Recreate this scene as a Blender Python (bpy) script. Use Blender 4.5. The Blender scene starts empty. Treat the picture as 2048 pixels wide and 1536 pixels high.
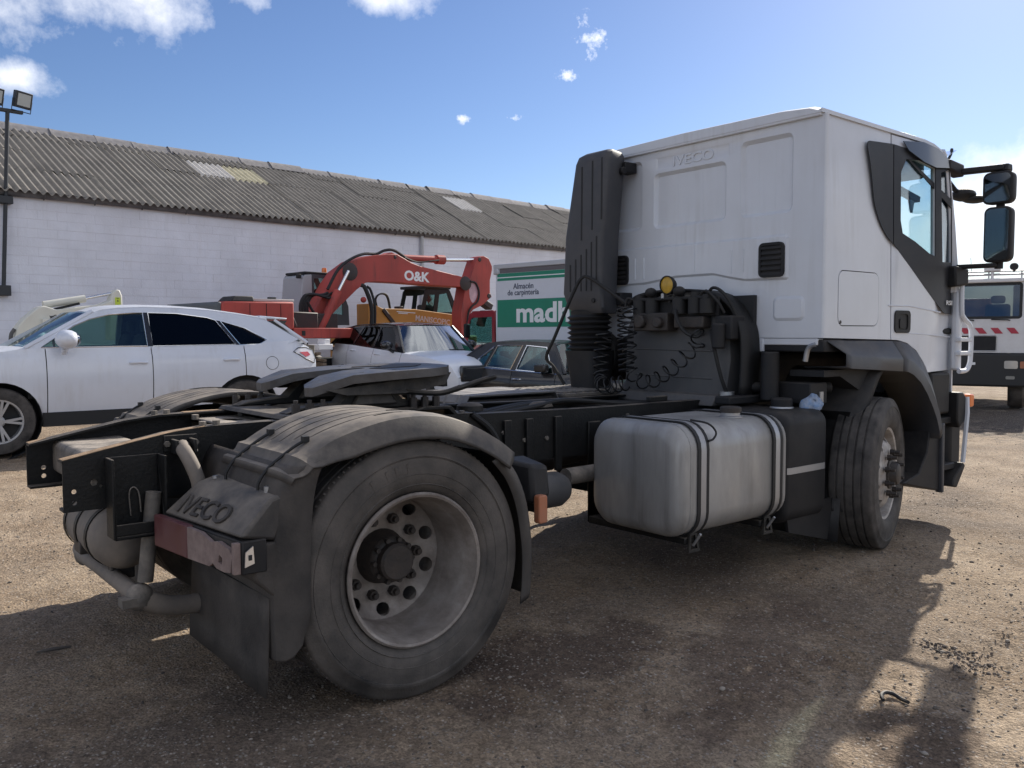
import bpy, bmesh, math, random
from mathutils import Vector, Matrix, noise
from mathutils.geometry import delaunay_2d_cdt
random.seed(7)
scene = bpy.context.scene
col = scene.collection

# ------------------------------------------------------------------ camera
cam_d = bpy.data.cameras.new('camera'); cam = bpy.data.objects.new('camera', cam_d); col.objects.link(cam)
cam_d.sensor_width = 36.0; cam_d.lens = 30.14; cam_d.clip_start = 0.05; cam_d.clip_end = 3000
CR = Vector((0.77801, -0.62825, -0.00259)); CU = Vector((0.03862, 0.04371, 0.99830)); CF = Vector((0.62707, 0.77678, -0.05827))
m = Matrix.Identity(4)
for i in range(3):
    m[i][0] = CR[i]; m[i][1] = CU[i]; m[i][2] = -CF[i]
m[0][3], m[1][3], m[2][3] = -1.8616, -4.1338, 1.4821
cam.matrix_world = m
scene.camera = cam

# ------------------------------------------------------------------ sun, sky, exposure
SUN = Vector((1.52, 0.54, 1.0)).normalized()
sun_d = bpy.data.lights.new('sun', 'SUN'); sun_d.energy = 4.6; sun_d.angle = math.radians(0.6); sun_d.color = (1.0, 0.93, 0.82)
sun = bpy.data.objects.new('sun', sun_d); col.objects.link(sun)
sun.rotation_euler = (-SUN).to_track_quat('-Z', 'Y').to_euler(); sun.location = (20, 6, 14)
scene.view_settings.view_transform = 'Standard'; scene.view_settings.look = 'None'
scene.view_settings.gamma = 1.0; scene.view_settings.use_curve_mapping = False
scene.view_settings.exposure = 0.55
scene.cycles.max_bounces = 7; scene.cycles.diffuse_bounces = 3; scene.cycles.glossy_bounces = 3; scene.cycles.transparent_max_bounces = 12

world = bpy.data.worlds.new('World'); scene.world = world; world.use_nodes = True
wn = world.node_tree.nodes; wl = world.node_tree.links; wn.clear()
def wnode(t, **kw):
    n = wn.new(t)
    for k, v in kw.items(): setattr(n, k, v)
    return n
SKY_G, SKY_T = 1.15, (.37, .39, .46, 1)     # clear blue, grading towards the sun
sky = wnode('ShaderNodeTexSky', sky_type='NISHITA', sun_disc=False)
sky.sun_elevation = math.asin(SUN.z); sky.sun_rotation = math.atan2(SUN.x, SUN.y)
sky.altitude = 50; sky.air_density = 1.0; sky.dust_density = 0.3; sky.ozone_density = 2.0
tc = wnode('ShaderNodeTexCoord')
nz = wnode('ShaderNodeTexNoise'); nz.inputs['Scale'].default_value = 13; nz.inputs['Detail'].default_value = 7; nz.inputs['Roughness'].default_value = 0.62
wl.new(tc.outputs['Generated'], nz.inputs['Vector'])
nz2 = wnode('ShaderNodeTexNoise'); nz2.inputs['Scale'].default_value = 3.2; nz2.inputs['Detail'].default_value = 4
wl.new(tc.outputs['Generated'], nz2.inputs['Vector'])
def wmath(op, a, b=None, clamp=False):
    n = wnode('ShaderNodeMath', operation=op, use_clamp=clamp)
    for i, v in enumerate((a, b)):
        if v is None: continue
        if isinstance(v, (int, float)): n.inputs[i].default_value = v
        else: wl.new(v, n.inputs[i])
    return n.outputs[0]
# cumulus clouds, each given by the direction it stands in and its angular half size (across, high)
CLOUDS = [((0.19,0.920,0.346),(0.15,0.054)),((0.265,0.903,0.336),(0.08,0.038)),((0.125,0.945,0.312),(0.08,0.036)),
          ((0.158,0.957,0.247),(0.032,0.018)),((0.36,0.867,0.348),(0.045,0.022)),((0.49,0.796,0.356),(0.05,0.025)),
          ((0.655,0.685,0.319),(0.021,0.019)),((0.647,0.708,0.283),(0.013,0.006)),((0.567,0.789,0.239),(0.013,0.005)),
          ((0.611,0.754,0.240),(0.011,0.005)),((0.932,0.340,0.122),(0.13,0.050)),((0.955,0.27,0.125),(0.10,0.060)),((0.885,0.45,0.105),(0.11,0.032)),((0.55,-0.05,0.82),(0.42,0.25))]  # last cloud is unseen, added to whiten the two-tone SUV's windscreen
nfac = wmath('MULTIPLY', wmath('SUBTRACT', nz.outputs['Fac'], 0.5), 3.4)
nzf = wnode('ShaderNodeTexNoise'); nzf.inputs['Scale'].default_value = 48; nzf.inputs['Detail'].default_value = 6; nzf.inputs['Roughness'].default_value = 0.7
wl.new(tc.outputs['Generated'], nzf.inputs['Vector'])
nfine = wmath('MULTIPLY', wmath('SUBTRACT', nzf.outputs['Fac'], 0.52), 5.0)
mask = None
for c, (a, b) in CLOUDS:
    c = Vector(c).normalized()
    s = wnode('ShaderNodeVectorMath', operation='SUBTRACT'); wl.new(tc.outputs['Generated'], s.inputs[0]); s.inputs[1].default_value = c
    s2 = wnode('ShaderNodeVectorMath', operation='MULTIPLY'); wl.new(s.outputs[0], s2.inputs[0]); s2.inputs[1].default_value = (1/a, 1/a, 1/b)
    ln = wnode('ShaderNodeVectorMath', operation='LENGTH'); wl.new(s2.outputs[0], ln.inputs[0])
    f = wmath('ADD', wmath('SUBTRACT', (0.8 if a < .03 else (1.35 if c.z < .13 else 0.95)), ln.outputs['Value']), nfac if a > .03 else nfine)
    f = wmath('MULTIPLY', f, 0.75, True)
    env = wmath('MULTIPLY', wmath('SUBTRACT', 2.0, ln.outputs['Value']), 1.2, True)
    f = wmath('MULTIPLY', f, env)
    mask = f if mask is None else wmath('MAXIMUM', mask, f)
# unseen cloud layer added outside the view to lift the fill light
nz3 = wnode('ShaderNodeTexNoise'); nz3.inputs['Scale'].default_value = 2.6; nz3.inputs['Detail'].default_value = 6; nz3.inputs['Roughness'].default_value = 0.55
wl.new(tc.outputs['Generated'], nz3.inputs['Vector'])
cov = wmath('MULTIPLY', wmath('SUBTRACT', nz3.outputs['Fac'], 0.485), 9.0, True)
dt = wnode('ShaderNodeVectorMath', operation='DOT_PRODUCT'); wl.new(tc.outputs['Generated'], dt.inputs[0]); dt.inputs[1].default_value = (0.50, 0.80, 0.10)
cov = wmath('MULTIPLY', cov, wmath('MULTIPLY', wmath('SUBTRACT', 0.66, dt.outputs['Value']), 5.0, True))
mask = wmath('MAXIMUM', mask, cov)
ccol = wnode('ShaderNodeMix', data_type='RGBA'); wl.new(nz2.outputs['Fac'], ccol.inputs['Factor'])
ccol.inputs['A'].default_value = (6.4, 6.5, 6.9, 1); ccol.inputs['B'].default_value = (9.6, 9.5, 9.4, 1)
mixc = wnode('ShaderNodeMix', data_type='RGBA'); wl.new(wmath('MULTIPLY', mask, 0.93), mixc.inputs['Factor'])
gm = wnode('ShaderNodeGamma'); gm.inputs['Gamma'].default_value = SKY_G; wl.new(sky.outputs['Color'], gm.inputs['Color'])
tn = wnode('ShaderNodeMix', data_type='RGBA', blend_type='MULTIPLY'); tn.inputs['Factor'].default_value = 1; tn.inputs['B'].default_value = SKY_T; wl.new(gm.outputs[0], tn.inputs['A'])
wl.new(tn.outputs['Result'], mixc.inputs['A']); wl.new(ccol.outputs['Result'], mixc.inputs['B'])
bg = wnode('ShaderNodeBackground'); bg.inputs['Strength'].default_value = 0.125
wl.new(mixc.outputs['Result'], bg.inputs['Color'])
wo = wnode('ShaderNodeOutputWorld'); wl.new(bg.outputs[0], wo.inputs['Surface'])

# ------------------------------------------------------------------ materials
def srgb(r, g, b):
    f = lambda c: (c/255/12.92 if c/255 <= .04045 else ((c/255+.055)/1.055)**2.4)
    return (f(r), f(g), f(b))
MATS = {}
def mat(name, base, rough=0.5, metal=0.0, var=0.0, vscale=6.0, dust=None, dustamt=0.0, dustup=0.0, dscale=9.0,
        bump=0.0, bscale=60.0, coat=0.0, spec=0.5, stretch=None, world=False, streak=None):
    """principled surface: base colour with noise variation, a dust/dirt coat with its own patchy shape, fine bump"""
    if name in MATS: return MATS[name]
    mt = bpy.data.materials.new(name); mt.use_nodes = True
    N = mt.node_tree.nodes; L = mt.node_tree.links
    p = N['Principled BSDF']
    p.inputs['Roughness'].default_value = rough; p.inputs['Metallic'].default_value = metal
    p.inputs['Coat Weight'].default_value = coat; p.inputs['Specular IOR Level'].default_value = spec
    p.inputs['Base Color'].default_value = (*base, 1)
    tcn = N.new('ShaderNodeTexCoord'); vec = tcn.outputs['Object']
    if world: vec = N.new('ShaderNodeNewGeometry').outputs['Position']
    vec0 = vec
    if stretch:
        mp = N.new('ShaderNodeMapping'); mp.inputs['Scale'].default_value = stretch; L.new(vec, mp.inputs['Vector']); vec = mp.outputs[0]
    colout = None
    if var > 0:
        n = N.new('ShaderNodeTexNoise'); n.inputs['Scale'].default_value = vscale; n.inputs['Detail'].default_value = 5
        L.new(vec, n.inputs['Vector'])
        mr = N.new('ShaderNodeMapRange'); mr.inputs['From Min'].default_value = .3; mr.inputs['From Max'].default_value = .7
        L.new(n.outputs['Fac'], mr.inputs['Value'])
        mx = N.new('ShaderNodeMix'); mx.data_type = 'RGBA'; L.new(mr.outputs[0], mx.inputs['Factor'])
        mx.inputs['A'].default_value = (*[c*(1-var) for c in base], 1); mx.inputs['B'].default_value = (*[min(1, c*(1+var)) for c in base], 1)
        colout = mx.outputs['Result']
    if dust is not None:
        n = N.new('ShaderNodeTexNoise'); n.inputs['Scale'].default_value = dscale; n.inputs['Detail'].default_value = 8; n.inputs['Roughness'].default_value = .65
        L.new(vec, n.inputs['Vector'])
        g = N.new('ShaderNodeNewGeometry'); sx = N.new('ShaderNodeSeparateXYZ'); L.new(g.outputs['Normal'], sx.inputs[0])
        up = N.new('ShaderNodeMath'); up.operation = 'MAXIMUM'; L.new(sx.outputs['Z'], up.inputs[0]); up.inputs[1].default_value = 0
        up2 = N.new('ShaderNodeMath'); up2.operation = 'MULTIPLY'; L.new(up.outputs[0], up2.inputs[0]); up2.inputs[1].default_value = dustup
        ad = N.new('ShaderNodeMath'); ad.operation = 'ADD'; L.new(up2.outputs[0], ad.inputs[0]); ad.inputs[1].default_value = dustamt
        mm = N.new('ShaderNodeMapRange'); mm.inputs['From Min'].default_value = .32; mm.inputs['From Max'].default_value = .66
        mm.inputs['To Min'].default_value = .22; mm.inputs['To Max'].default_value = 1.45; L.new(n.outputs['Fac'], mm.inputs['Value'])
        fm = N.new('ShaderNodeMath'); fm.operation = 'MULTIPLY'; fm.use_clamp = True; L.new(ad.outputs[0], fm.inputs[0]); L.new(mm.outputs[0], fm.inputs[1])
        mx = N.new('ShaderNodeMix'); mx.data_type = 'RGBA'; L.new(fm.outputs[0], mx.inputs['Factor'])
        if colout: L.new(colout, mx.inputs['A'])
        else: mx.inputs['A'].default_value = (*base, 1)
        mx.inputs['B'].default_value = (*dust, 1); colout = mx.outputs['Result']
        rm = N.new('ShaderNodeMapRange'); L.new(fm.outputs[0], rm.inputs['Value']); rm.inputs['To Min'].default_value = rough; rm.inputs['To Max'].default_value = max(rough, .88)
        L.new(rm.outputs[0], p.inputs['Roughness'])
        if metal > 0:
            rm = N.new('ShaderNodeMapRange'); L.new(fm.outputs[0], rm.inputs['Value']); rm.inputs['To Min'].default_value = metal; rm.inputs['To Max'].default_value = metal*.3
            L.new(rm.outputs[0], p.inputs['Metallic'])
    if streak:      # run-down dirt: (colour, strength)
        mp = N.new('ShaderNodeMapping'); mp.inputs['Scale'].default_value = (9, 9, .55); L.new(vec0, mp.inputs['Vector'])
        n = N.new('ShaderNodeTexNoise'); n.inputs['Scale'].default_value = 1.6; n.inputs['Detail'].default_value = 7; n.inputs['Roughness'].default_value = .6; L.new(mp.outputs[0], n.inputs['Vector'])
        n2 = N.new('ShaderNodeTexNoise'); n2.inputs['Scale'].default_value = 1.7; n2.inputs['Detail'].default_value = 4; L.new(vec0, n2.inputs['Vector'])
        a1 = N.new('ShaderNodeMapRange'); a1.inputs['From Min'].default_value = .48; a1.inputs['From Max'].default_value = .72; L.new(n.outputs['Fac'], a1.inputs['Value'])
        a2 = N.new('ShaderNodeMapRange'); a2.inputs['From Min'].default_value = .42; a2.inputs['From Max'].default_value = .68; L.new(n2.outputs['Fac'], a2.inputs['Value'])
        mu = N.new('ShaderNodeMath'); mu.operation = 'MULTIPLY'; L.new(a1.outputs[0], mu.inputs[0]); L.new(a2.outputs[0], mu.inputs[1])
        mu2 = N.new('ShaderNodeMath'); mu2.operation = 'MULTIPLY'; L.new(mu.outputs[0], mu2.inputs[0]); mu2.inputs[1].default_value = streak[1]
        mx = N.new('ShaderNodeMix'); mx.data_type = 'RGBA'; L.new(mu2.outputs[0], mx.inputs['Factor'])
        if colout: L.new(colout, mx.inputs['A'])
        else: mx.inputs['A'].default_value = (*base, 1)
        mx.inputs['B'].default_value = (*streak[0], 1); colout = mx.outputs['Result']
    if colout: L.new(colout, p.inputs['Base Color'])
    if bump > 0:
        n = N.new('ShaderNodeTexNoise'); n.inputs['Scale'].default_value = bscale; n.inputs['Detail'].default_value = 4
        L.new(vec, n.inputs['Vector'])
        b = N.new('ShaderNodeBump'); b.inputs['Strength'].default_value = bump; b.inputs['Distance'].default_value = .01
        L.new(n.outputs['Fac'], b.inputs['Height']); L.new(b.outputs[0], p.inputs['Normal'])
    MATS[name] = mt
    return mt
def glass(name, tint, refl=0.25, rough=0.02):
    if name in MATS: return MATS[name]
    mt = bpy.data.materials.new(name); mt.use_nodes = True
    N = mt.node_tree.nodes; L = mt.node_tree.links; N.clear()
    o = N.new('ShaderNodeOutputMaterial'); mx = N.new('ShaderNodeMixShader')
    t = N.new('ShaderNodeBsdfTransparent'); t.inputs['Color'].default_value = (*tint, 1)
    g = N.new('ShaderNodeBsdfGlossy'); g.inputs['Roughness'].default_value = rough; g.inputs['Color'].default_value = (.9, .95, 1, 1)
    lw0 = N.new('ShaderNodeLayerWeight'); lw0.inputs['Blend'].default_value = .5; lw = N.new('ShaderNodeMath'); lw.operation = 'POWER'; lw.inputs[1].default_value = 4.0; L.new(lw0.outputs['Facing'], lw.inputs[0])
    sc = N.new('ShaderNodeMath'); sc.operation = 'MULTIPLY_ADD'; sc.inputs[1].default_value = .9; sc.inputs[2].default_value = .03+refl*.12; sc.use_clamp = True
    L.new(lw.outputs[0], sc.inputs[0]); L.new(sc.outputs[0], mx.inputs[0]); L.new(t.outputs[0], mx.inputs[1]); L.new(g.outputs[0], mx.inputs[2])
    L.new(mx.outputs[0], o.inputs['Surface'])
    MATS[name] = mt
    return mt
DUST = (.30, .255, .21)
M_white = mat('white_paint', (.63, .66, .72), .38, coat=.25, dust=(.42, .41, .41), dustamt=.14, dustup=.12, dscale=2.2, streak=((.34, .33, .32), .38))
M_blk = mat('black_plastic', (.011, .012, .015), .58, spec=.3, dust=DUST, dustamt=.025, dustup=.10, bump=.12, bscale=160)
M_fend = mat('dusty_fender_plastic', (.021, .021, .023), .5, spec=.4, dust=(.27, .23, .19), dustamt=.12, dustup=.55, dscale=6, bump=.08, bscale=150)
M_guard = mat('dusty_mudguard_rubber', (.018, .018, .019), .65, spec=.3, dust=(.15, .13, .115), dustamt=.32, dustup=.25, dscale=4, bump=.25, bscale=90)
M_chas = mat('chassis_black', (.006, .007, .008), .55, spec=.3, dust=(.28, .235, .19), dustamt=.02, dustup=.40, dscale=8, bump=.25, bscale=70)
M_chasd = mat('dusty_chassis_steel', (.05, .048, .046), .65, dust=(.36, .31, .26), dustamt=.30, dustup=.5, dscale=9, bump=.25, bscale=70)
M_rust = mat('sandy_rust', (.30, .20, .12), .9, var=.35, vscale=30)
M_rub = mat('tyre_rubber', (.016, .016, .017), .62, var=.4, vscale=4, dust=(.20, .172, .15), dustamt=.36, dustup=.1, dscale=4.5, bump=.25, bscale=110)
M_rubf = mat('front_tyre_rubber', (.012, .012, .013), .7, spec=.3, dust=(.21, .19, .175), dustamt=.30, dustup=.1, dscale=7, bump=.2, bscale=140)
M_rim = mat('dirty_steel_rim', (.36, .33, .305), .5, metal=.4, var=.4, vscale=5, dust=(.085, .058, .044), dustamt=.50, dscale=7, bump=.2, bscale=60)
M_rimf = mat('front_steel_rim', (.46, .44, .42), .5, metal=.3, var=.3, vscale=8, dust=(.17, .13, .105), dustamt=.4, dscale=14, bump=.15)
M_hub = mat('greasy_hub', (.018, .017, .017), .55, dust=(.12, .088, .07), dustamt=.22, dscale=14, bump=.3, bscale=60)
M_alu = mat('dull_aluminium', (.41, .405, .40), .42, metal=.6, var=.30, vscale=3.0, dust=(.20, .185, .165), dustamt=.34, dustup=.0, dscale=5.0, bump=.08, bscale=22, stretch=(1, 1.2, .35), streak=((.12, .11, .10), .7))
M_strap = mat('steel_strap', (.42, .43, .45), .4, metal=.8, dust=DUST, dustamt=.2)
M_rubber = mat('black_rubber', (.012, .012, .013), .65)
M_grey = mat('grey_cover', (.062, .065, .072), .6, dust=DUST, dustamt=.06, dustup=.2, dscale=5, bump=.1, bscale=80)
M_arch = mat('slate_arch_plastic', (.034, .039, .050), .5, dust=DUST, dustamt=.05, dustup=.16, bump=.08, bscale=120)
M_tank = mat('dusty_air_tank', (.10, .09, .083), .65, dust=(.28, .235, .195), dustamt=.5, dustup=.1, dscale=5)
M_dark = mat('dark_interior', (.02, .021, .023), .8)
M_seat = mat('seat_cloth', (.035, .037, .043), .9)
M_chrome = mat('chrome', (.75, .76, .78), .18, metal=1.0)
M_orange = mat('orange_lens', (.75, .17, .02), .3, coat=.4)
M_orangd = mat('dusty_orange_lens', (.42, .13, .05), .5, dust=DUST, dustamt=.25)
M_red = mat('dusty_red_lens', (.075, .010, .013), .4, dust=(.16, .085, .085), dustamt=.38, dscale=10)
M_pink = mat('broken_clear_lens', (.27, .205, .19), .5, dust=(.15, .105, .095), dustamt=.6, dscale=18)
M_silver = mat('silver_reflector', (.8, .8, .8), .3, metal=.8)
M_mirror = mat('mirror_glass', (.24, .25, .26), .05, metal=1.0)
M_yellow = mat('amber_lamp_lens', (.50, .30, .03), .35, var=.15, vscale=30)
M_lettr = mat('white_lettering', (.78, .79, .80), .5)
M_blklet = mat('black_lettering', (.03, .03, .035), .5)
M_blue = mat('blue_plastic', (.06, .16, .34), .35, var=.5, vscale=25, dust=(.6, .62, .66), dustamt=.35, dscale=30)
G_cab = glass('cab_glass', (.76, .87, .88), .15)
G_dark = glass('tinted_glass', (.10, .115, .12), .0)
G_clear = glass('car_glass', (.66, .77, .73), .4)
G_merc = glass('green_glass', (.42, .62, .60), .5)
G_scr = glass('windscreen_glass', (.50, .54, .50), 2.2)

# ------------------------------------------------------------------ mesh helpers
def inside(p, poly):
    x, y = p; c = False; n = len(poly)
    for i in range(n):
        (x0, y0), (x1, y1) = poly[i], poly[i-1]
        if (y0 > y) != (y1 > y) and x < (x1-x0)*(y-y0)/(y1-y0)+x0: c = not c
    return c
def triangulate(loops):
    """triangles of an outline with holes, as indices into the joined loops"""
    pts = [Vector((q[0], q[1])) for l in loops for q in l]; ed = []; o = 0
    for l in loops:
        k = len(l); ed += [(o+i, o+(i+1) % k) for i in range(k)]; o += k
    vs, _, fs, ov, _, _ = delaunay_2d_cdt(pts, ed, [], 1, 1e-6)
    back = [a[0] if a else 0 for a in ov]; out = []
    for f in fs:
        c = ((vs[f[0]].x+vs[f[1]].x+vs[f[2]].x)/3, (vs[f[0]].y+vs[f[1]].y+vs[f[2]].y)/3)
        if inside(c, loops[0]) and not any(inside(c, h) for h in loops[1:]): out.append(tuple(back[i] for i in f))
    return out
class MB:
    def __init__(s): s.v = []; s.f = []
    def add(s, vs, fs):
        o = len(s.v); s.v += [tuple(p) for p in vs]; s.f += [tuple(i+o for i in f) for f in fs]; return s
    def box(s, x0, x1, y0, y1, z0, z1):
        return s.add([(x0,y0,z0),(x1,y0,z0),(x1,y1,z0),(x0,y1,z0),(x0,y0,z1),(x1,y0,z1),(x1,y1,z1),(x0,y1,z1)],
                     [(0,3,2,1),(4,5,6,7),(0,1,5,4),(1,2,6,5),(2,3,7,6),(3,0,4,7)])
    def hexa(s, p):   # 8 corners: bottom ring then top ring
        return s.add(p, [(0,3,2,1),(4,5,6,7),(0,1,5,4),(1,2,6,5),(2,3,7,6),(3,0,4,7)])
    def bar(s, a, b, w, h, up=(0,0,1)):
        a = Vector(a); b = Vector(b); d = (b-a).normalized(); r = d.cross(Vector(up))
        if r.length < 1e-4: r = d.cross(Vector((1,0,0)))
        r.normalize(); u = r.cross(d).normalized(); r *= w/2; u *= h/2
        return s.hexa([a-r-u, a+r-u, b+r-u, b-r-u, a-r+u, a+r+u, b+r+u, b-r+u])
    def prism(s, poly, axis, a, b):
        def P(q, t):
            return (t, q[0], q[1]) if axis == 'x' else ((q[0], t, q[1]) if axis == 'y' else (q[0], q[1], t))
        n = len(poly); vs = [P(q, a) for q in poly] + [P(q, b) for q in poly]
        return s.add(vs, [tuple(range(n))[::-1], tuple(range(n, 2*n))] + [(i, (i+1) % n, n+(i+1) % n, n+i) for i in range(n)])
    def plate(s, outer, holes, fn, th):
        """flat sheet with holes: outline and holes in (u,v); fn(u,v,d) places a point, d runs 0..th"""
        loops = [outer] + list(holes)
        flat = [q for l in loops for q in l]
        tri = triangulate(loops)
        n = len(flat); vs = [fn(q[0], q[1], 0) for q in flat] + [fn(q[0], q[1], th) for q in flat]
        fs = [tuple(t) for t in tri] + [tuple(n+i for i in t[::-1]) for t in tri]
        o = 0
        for l in loops:
            k = len(l); fs += [(o+i, o+(i+1) % k, n+o+(i+1) % k, n+o+i) for i in range(k)]; o += k
        return s.add(vs, fs)
    def tube(s, pts, r, n=8, cap=True, closed=False):
        P = [Vector(q) for q in pts]; m_ = len(P)
        R = r if isinstance(r, (list, tuple)) else [r]*m_
        t0 = (P[1]-P[0]).normalized(); ref = Vector((0,0,1)) if abs(t0.z) < .9 else Vector((1,0,0))
        u = t0.cross(ref).normalized(); vs = []; fs = []
        for i in range(m_):
            if closed: t = (P[(i+1) % m_]-P[i-1]).normalized()
            else: t = ((P[min(i+1, m_-1)]-P[max(i-1, 0)])).normalized()
            u = (u - t*u.dot(t)).normalized(); w = t.cross(u)
            for k in range(n):
                a = 2*math.pi*k/n; vs.append(P[i]+(u*math.cos(a)+w*math.sin(a))*R[i])
        for i in range(m_ if closed else m_-1):
            j = (i+1) % m_
            for k in range(n): fs.append((i*n+k, i*n+(k+1) % n, j*n+(k+1) % n, j*n+k))
        if cap and not closed: fs += [tuple(range(n))[::-1], tuple(range((m_-1)*n, m_*n))]
        return s.add(vs, fs)
    def cyl(s, a, b, r, r2=None, n=16):
        return s.tube([a, b], [r, r if r2 is None else r2], n)
    def lathe(s, prof, c, ax, n=32, a0=0.0, a1=None):
        """prof: (radius, distance along axis)"""
        c = Vector(c); ax = Vector(ax).normalized(); ref = Vector((0,0,1)) if abs(ax.z) < .9 else Vector((1,0,0))
        u = ax.cross(ref).normalized(); w = ax.cross(u); vs = []; fs = []; full = a1 is None; m_ = len(prof)
        steps = n if full else n+1
        for k in range(steps):
            a = a0+(2*math.pi if full else a1-a0)*k/n
            for r, d in prof: vs.append(c+ax*d+(u*math.cos(a)+w*math.sin(a))*r)
        for k in range(n):
            j = (k+1) % steps
            for i in range(m_-1):
                fs.append((k*m_+i, k*m_+i+1, j*m_+i+1, j*m_+i))
        return s.add(vs, fs)
    def grid(s, rows, th=None, closeu=False):
        """open sheet from rows of points; th gives a second skin offset by vector th"""
        a = len(rows); b = len(rows[0]); vs = [Vector(q) for r in rows for q in r]; fs = []
        for i in range(a-1):
            for j in range(b-1): fs.append((i*b+j, i*b+j+1, (i+1)*b+j+1, (i+1)*b+j))
            if closeu: fs.append((i*b+b-1, i*b, (i+1)*b, (i+1)*b+b-1))
        if th is not None:
            n = len(vs); vs += [q+Vector(th) for q in vs]; fs += [tuple(n+k for k in f[::-1]) for f in fs]
            rim = [i*b for i in range(a)] + [(a-1)*b+j for j in range(1, b)] + [i*b+b-1 for i in range(a-2, -1, -1)] + [j for j in range(b-2, 0, -1)]
            for q in range(len(rim)): fs.append((rim[q], rim[(q+1) % len(rim)], n+rim[(q+1) % len(rim)], n+rim[q]))
        return s.add(vs, fs)
    def loft(s, rings, cap=True):
        n = len(rings[0]); vs = [q for r in rings for q in r]; fs = []
        for i in range(len(rings)-1):
            for k in range(n): fs.append((i*n+k, i*n+(k+1) % n, (i+1)*n+(k+1) % n, (i+1)*n+k))
        if cap: fs += [tuple(range(n))[::-1], tuple(range((len(rings)-1)*n, len(rings)*n))]
        return s.add(vs, fs)
    def ball(s, c, r, n=10, k=6, sc=(1,1,1)):
        c = Vector(c); vs = []; fs = []
        for i in range(k+1):
            th = math.pi*i/k
            for j in range(n):
                a = 2*math.pi*j/n; vs.append(c+Vector((r*sc[0]*math.sin(th)*math.cos(a), r*sc[1]*math.sin(th)*math.sin(a), r*sc[2]*math.cos(th))))
        for i in range(k):
            for j in range(n): fs.append((i*n+j, (i+1)*n+j, (i+1)*n+(j+1) % n, i*n+(j+1) % n))
        return s.add(vs, fs)
    def xf(s, fn): s.v = [tuple(fn(Vector(q))) for q in s.v]; return s
    def build(s, name, mt, parent=None, smooth=38, bevel=0.0, seg=2, label=None, solid=0.0):
        me = bpy.data.meshes.new(name); me.from_pydata(s.v, [], s.f); 
        bm = bmesh.new(); bm.from_mesh(me); bmesh.ops.remove_doubles(bm, verts=bm.verts, dist=1e-5)
        bmesh.ops.recalc_face_normals(bm, faces=bm.faces)
        if smooth:
            lim = math.radians(smooth)
            for f in bm.faces: f.smooth = True
            for e in bm.edges:
                if len(e.link_faces) == 2 and e.calc_face_angle(0) > lim: e.smooth = False
        bm.to_mesh(me); bm.free()
        o = bpy.data.objects.new(name, me); col.objects.link(o); me.materials.append(mt)
        if parent is not None: o.parent = parent
        if solid:
            md = o.modifiers.new('thickness', 'SOLIDIFY'); md.thickness = solid; md.offset = 0
        if bevel > 0:
            md = o.modifiers.new('edges', 'BEVEL'); md.width = bevel; md.segments = seg; md.limit_method = 'ANGLE'; md.angle_limit = math.radians(40)
        if label: o['label'] = label
        return o
def thing(name, label, cat, loc=(0,0,0), rz=0.0, group=None, sc=1.0):
    o = bpy.data.objects.new(name, None); col.objects.link(o); o.location = loc; o.rotation_euler = (0, 0, rz); o.empty_display_size = .3
    o.scale = (sc, sc, sc)
    o['label'] = label; o['category'] = cat
    if group: o['group'] = group
    return o
def part(name, parent):   # a part that is only a carrier of sub-parts
    o = bpy.data.objects.new(name, None); col.objects.link(o); o.parent = parent; o.empty_display_size = .1
    return o
def tag(o, label=None, cat=None, group=None, kind=None):
    for k, v in (('label', label), ('category', cat), ('group', group), ('kind', kind)):
        if v: o[k] = v
    return o
def copy_tree(o, parent=None, dx=None):
    c = o.copy(); col.objects.link(c); c.parent = parent
    for ch in list(o.children): copy_tree(ch, c)
    return c
def text(name, s, mt, parent, org, ux, uy, w, h, depth=.004, bold=.0):
    """lettering as a mesh: org = lower left, ux/uy = unit axes, fitted to w x h"""
    cu = bpy.data.curves.new(name, 'FONT'); cu.body = s; cu.size = 1; cu.extrude = .5; cu.offset = bold; cu.resolution_u = 3
    ob = bpy.data.objects.new(name, cu); col.objects.link(ob)
    dg = bpy.context.evaluated_depsgraph_get(); me = bpy.data.meshes.new_from_object(ob.evaluated_get(dg))
    bpy.data.objects.remove(ob); bpy.data.curves.remove(cu)
    xs = [v.co.x for v in me.vertices]; ys = [v.co.y for v in me.vertices]
    x0, x1, y0, y1 = min(xs), max(xs), min(ys), max(ys)
    ux = Vector(ux).normalized(); uy = Vector(uy).normalized(); uz = ux.cross(uy); org = Vector(org)
    for v in me.vertices:
        c = v.co.copy(); v.co = org + ux*((c.x-x0)/(x1-x0)*w) + uy*((c.y-y0)/(y1-y0)*h) + uz*(c.z*depth)
    me.materials.clear(); me.materials.append(mt)
    o = bpy.data.objects.new(name, me); col.objects.link(o); o.parent = parent
    return o
def rrect(u0, u1, v0, v1, r, k=4):
    pts = []
    for cx, cy, a in ((u1-r, v1-r, 0), (u0+r, v1-r, 90), (u0+r, v0+r, 180), (u1-r, v0+r, 270)):
        for i in range(k+1):
            t = math.radians(a+90*i/k); pts.append((cx+r*math.cos(t), cy+r*math.sin(t)))
    return pts
def circ(u, v, r, n=14, rv=None):
    return [(u+r*math.cos(2*math.pi*i/n), v+(rv or r)*math.sin(2*math.pi*i/n)) for i in range(n)]
def interp(tab, x):
    if x <= tab[0][0]: return tab[0][1]
    for (a, b), (c, d) in zip(tab, tab[1:]):
        if x <= c:
            return b+(d-b)*(x-a)/(c-a)
    return tab[-1][1]
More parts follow.
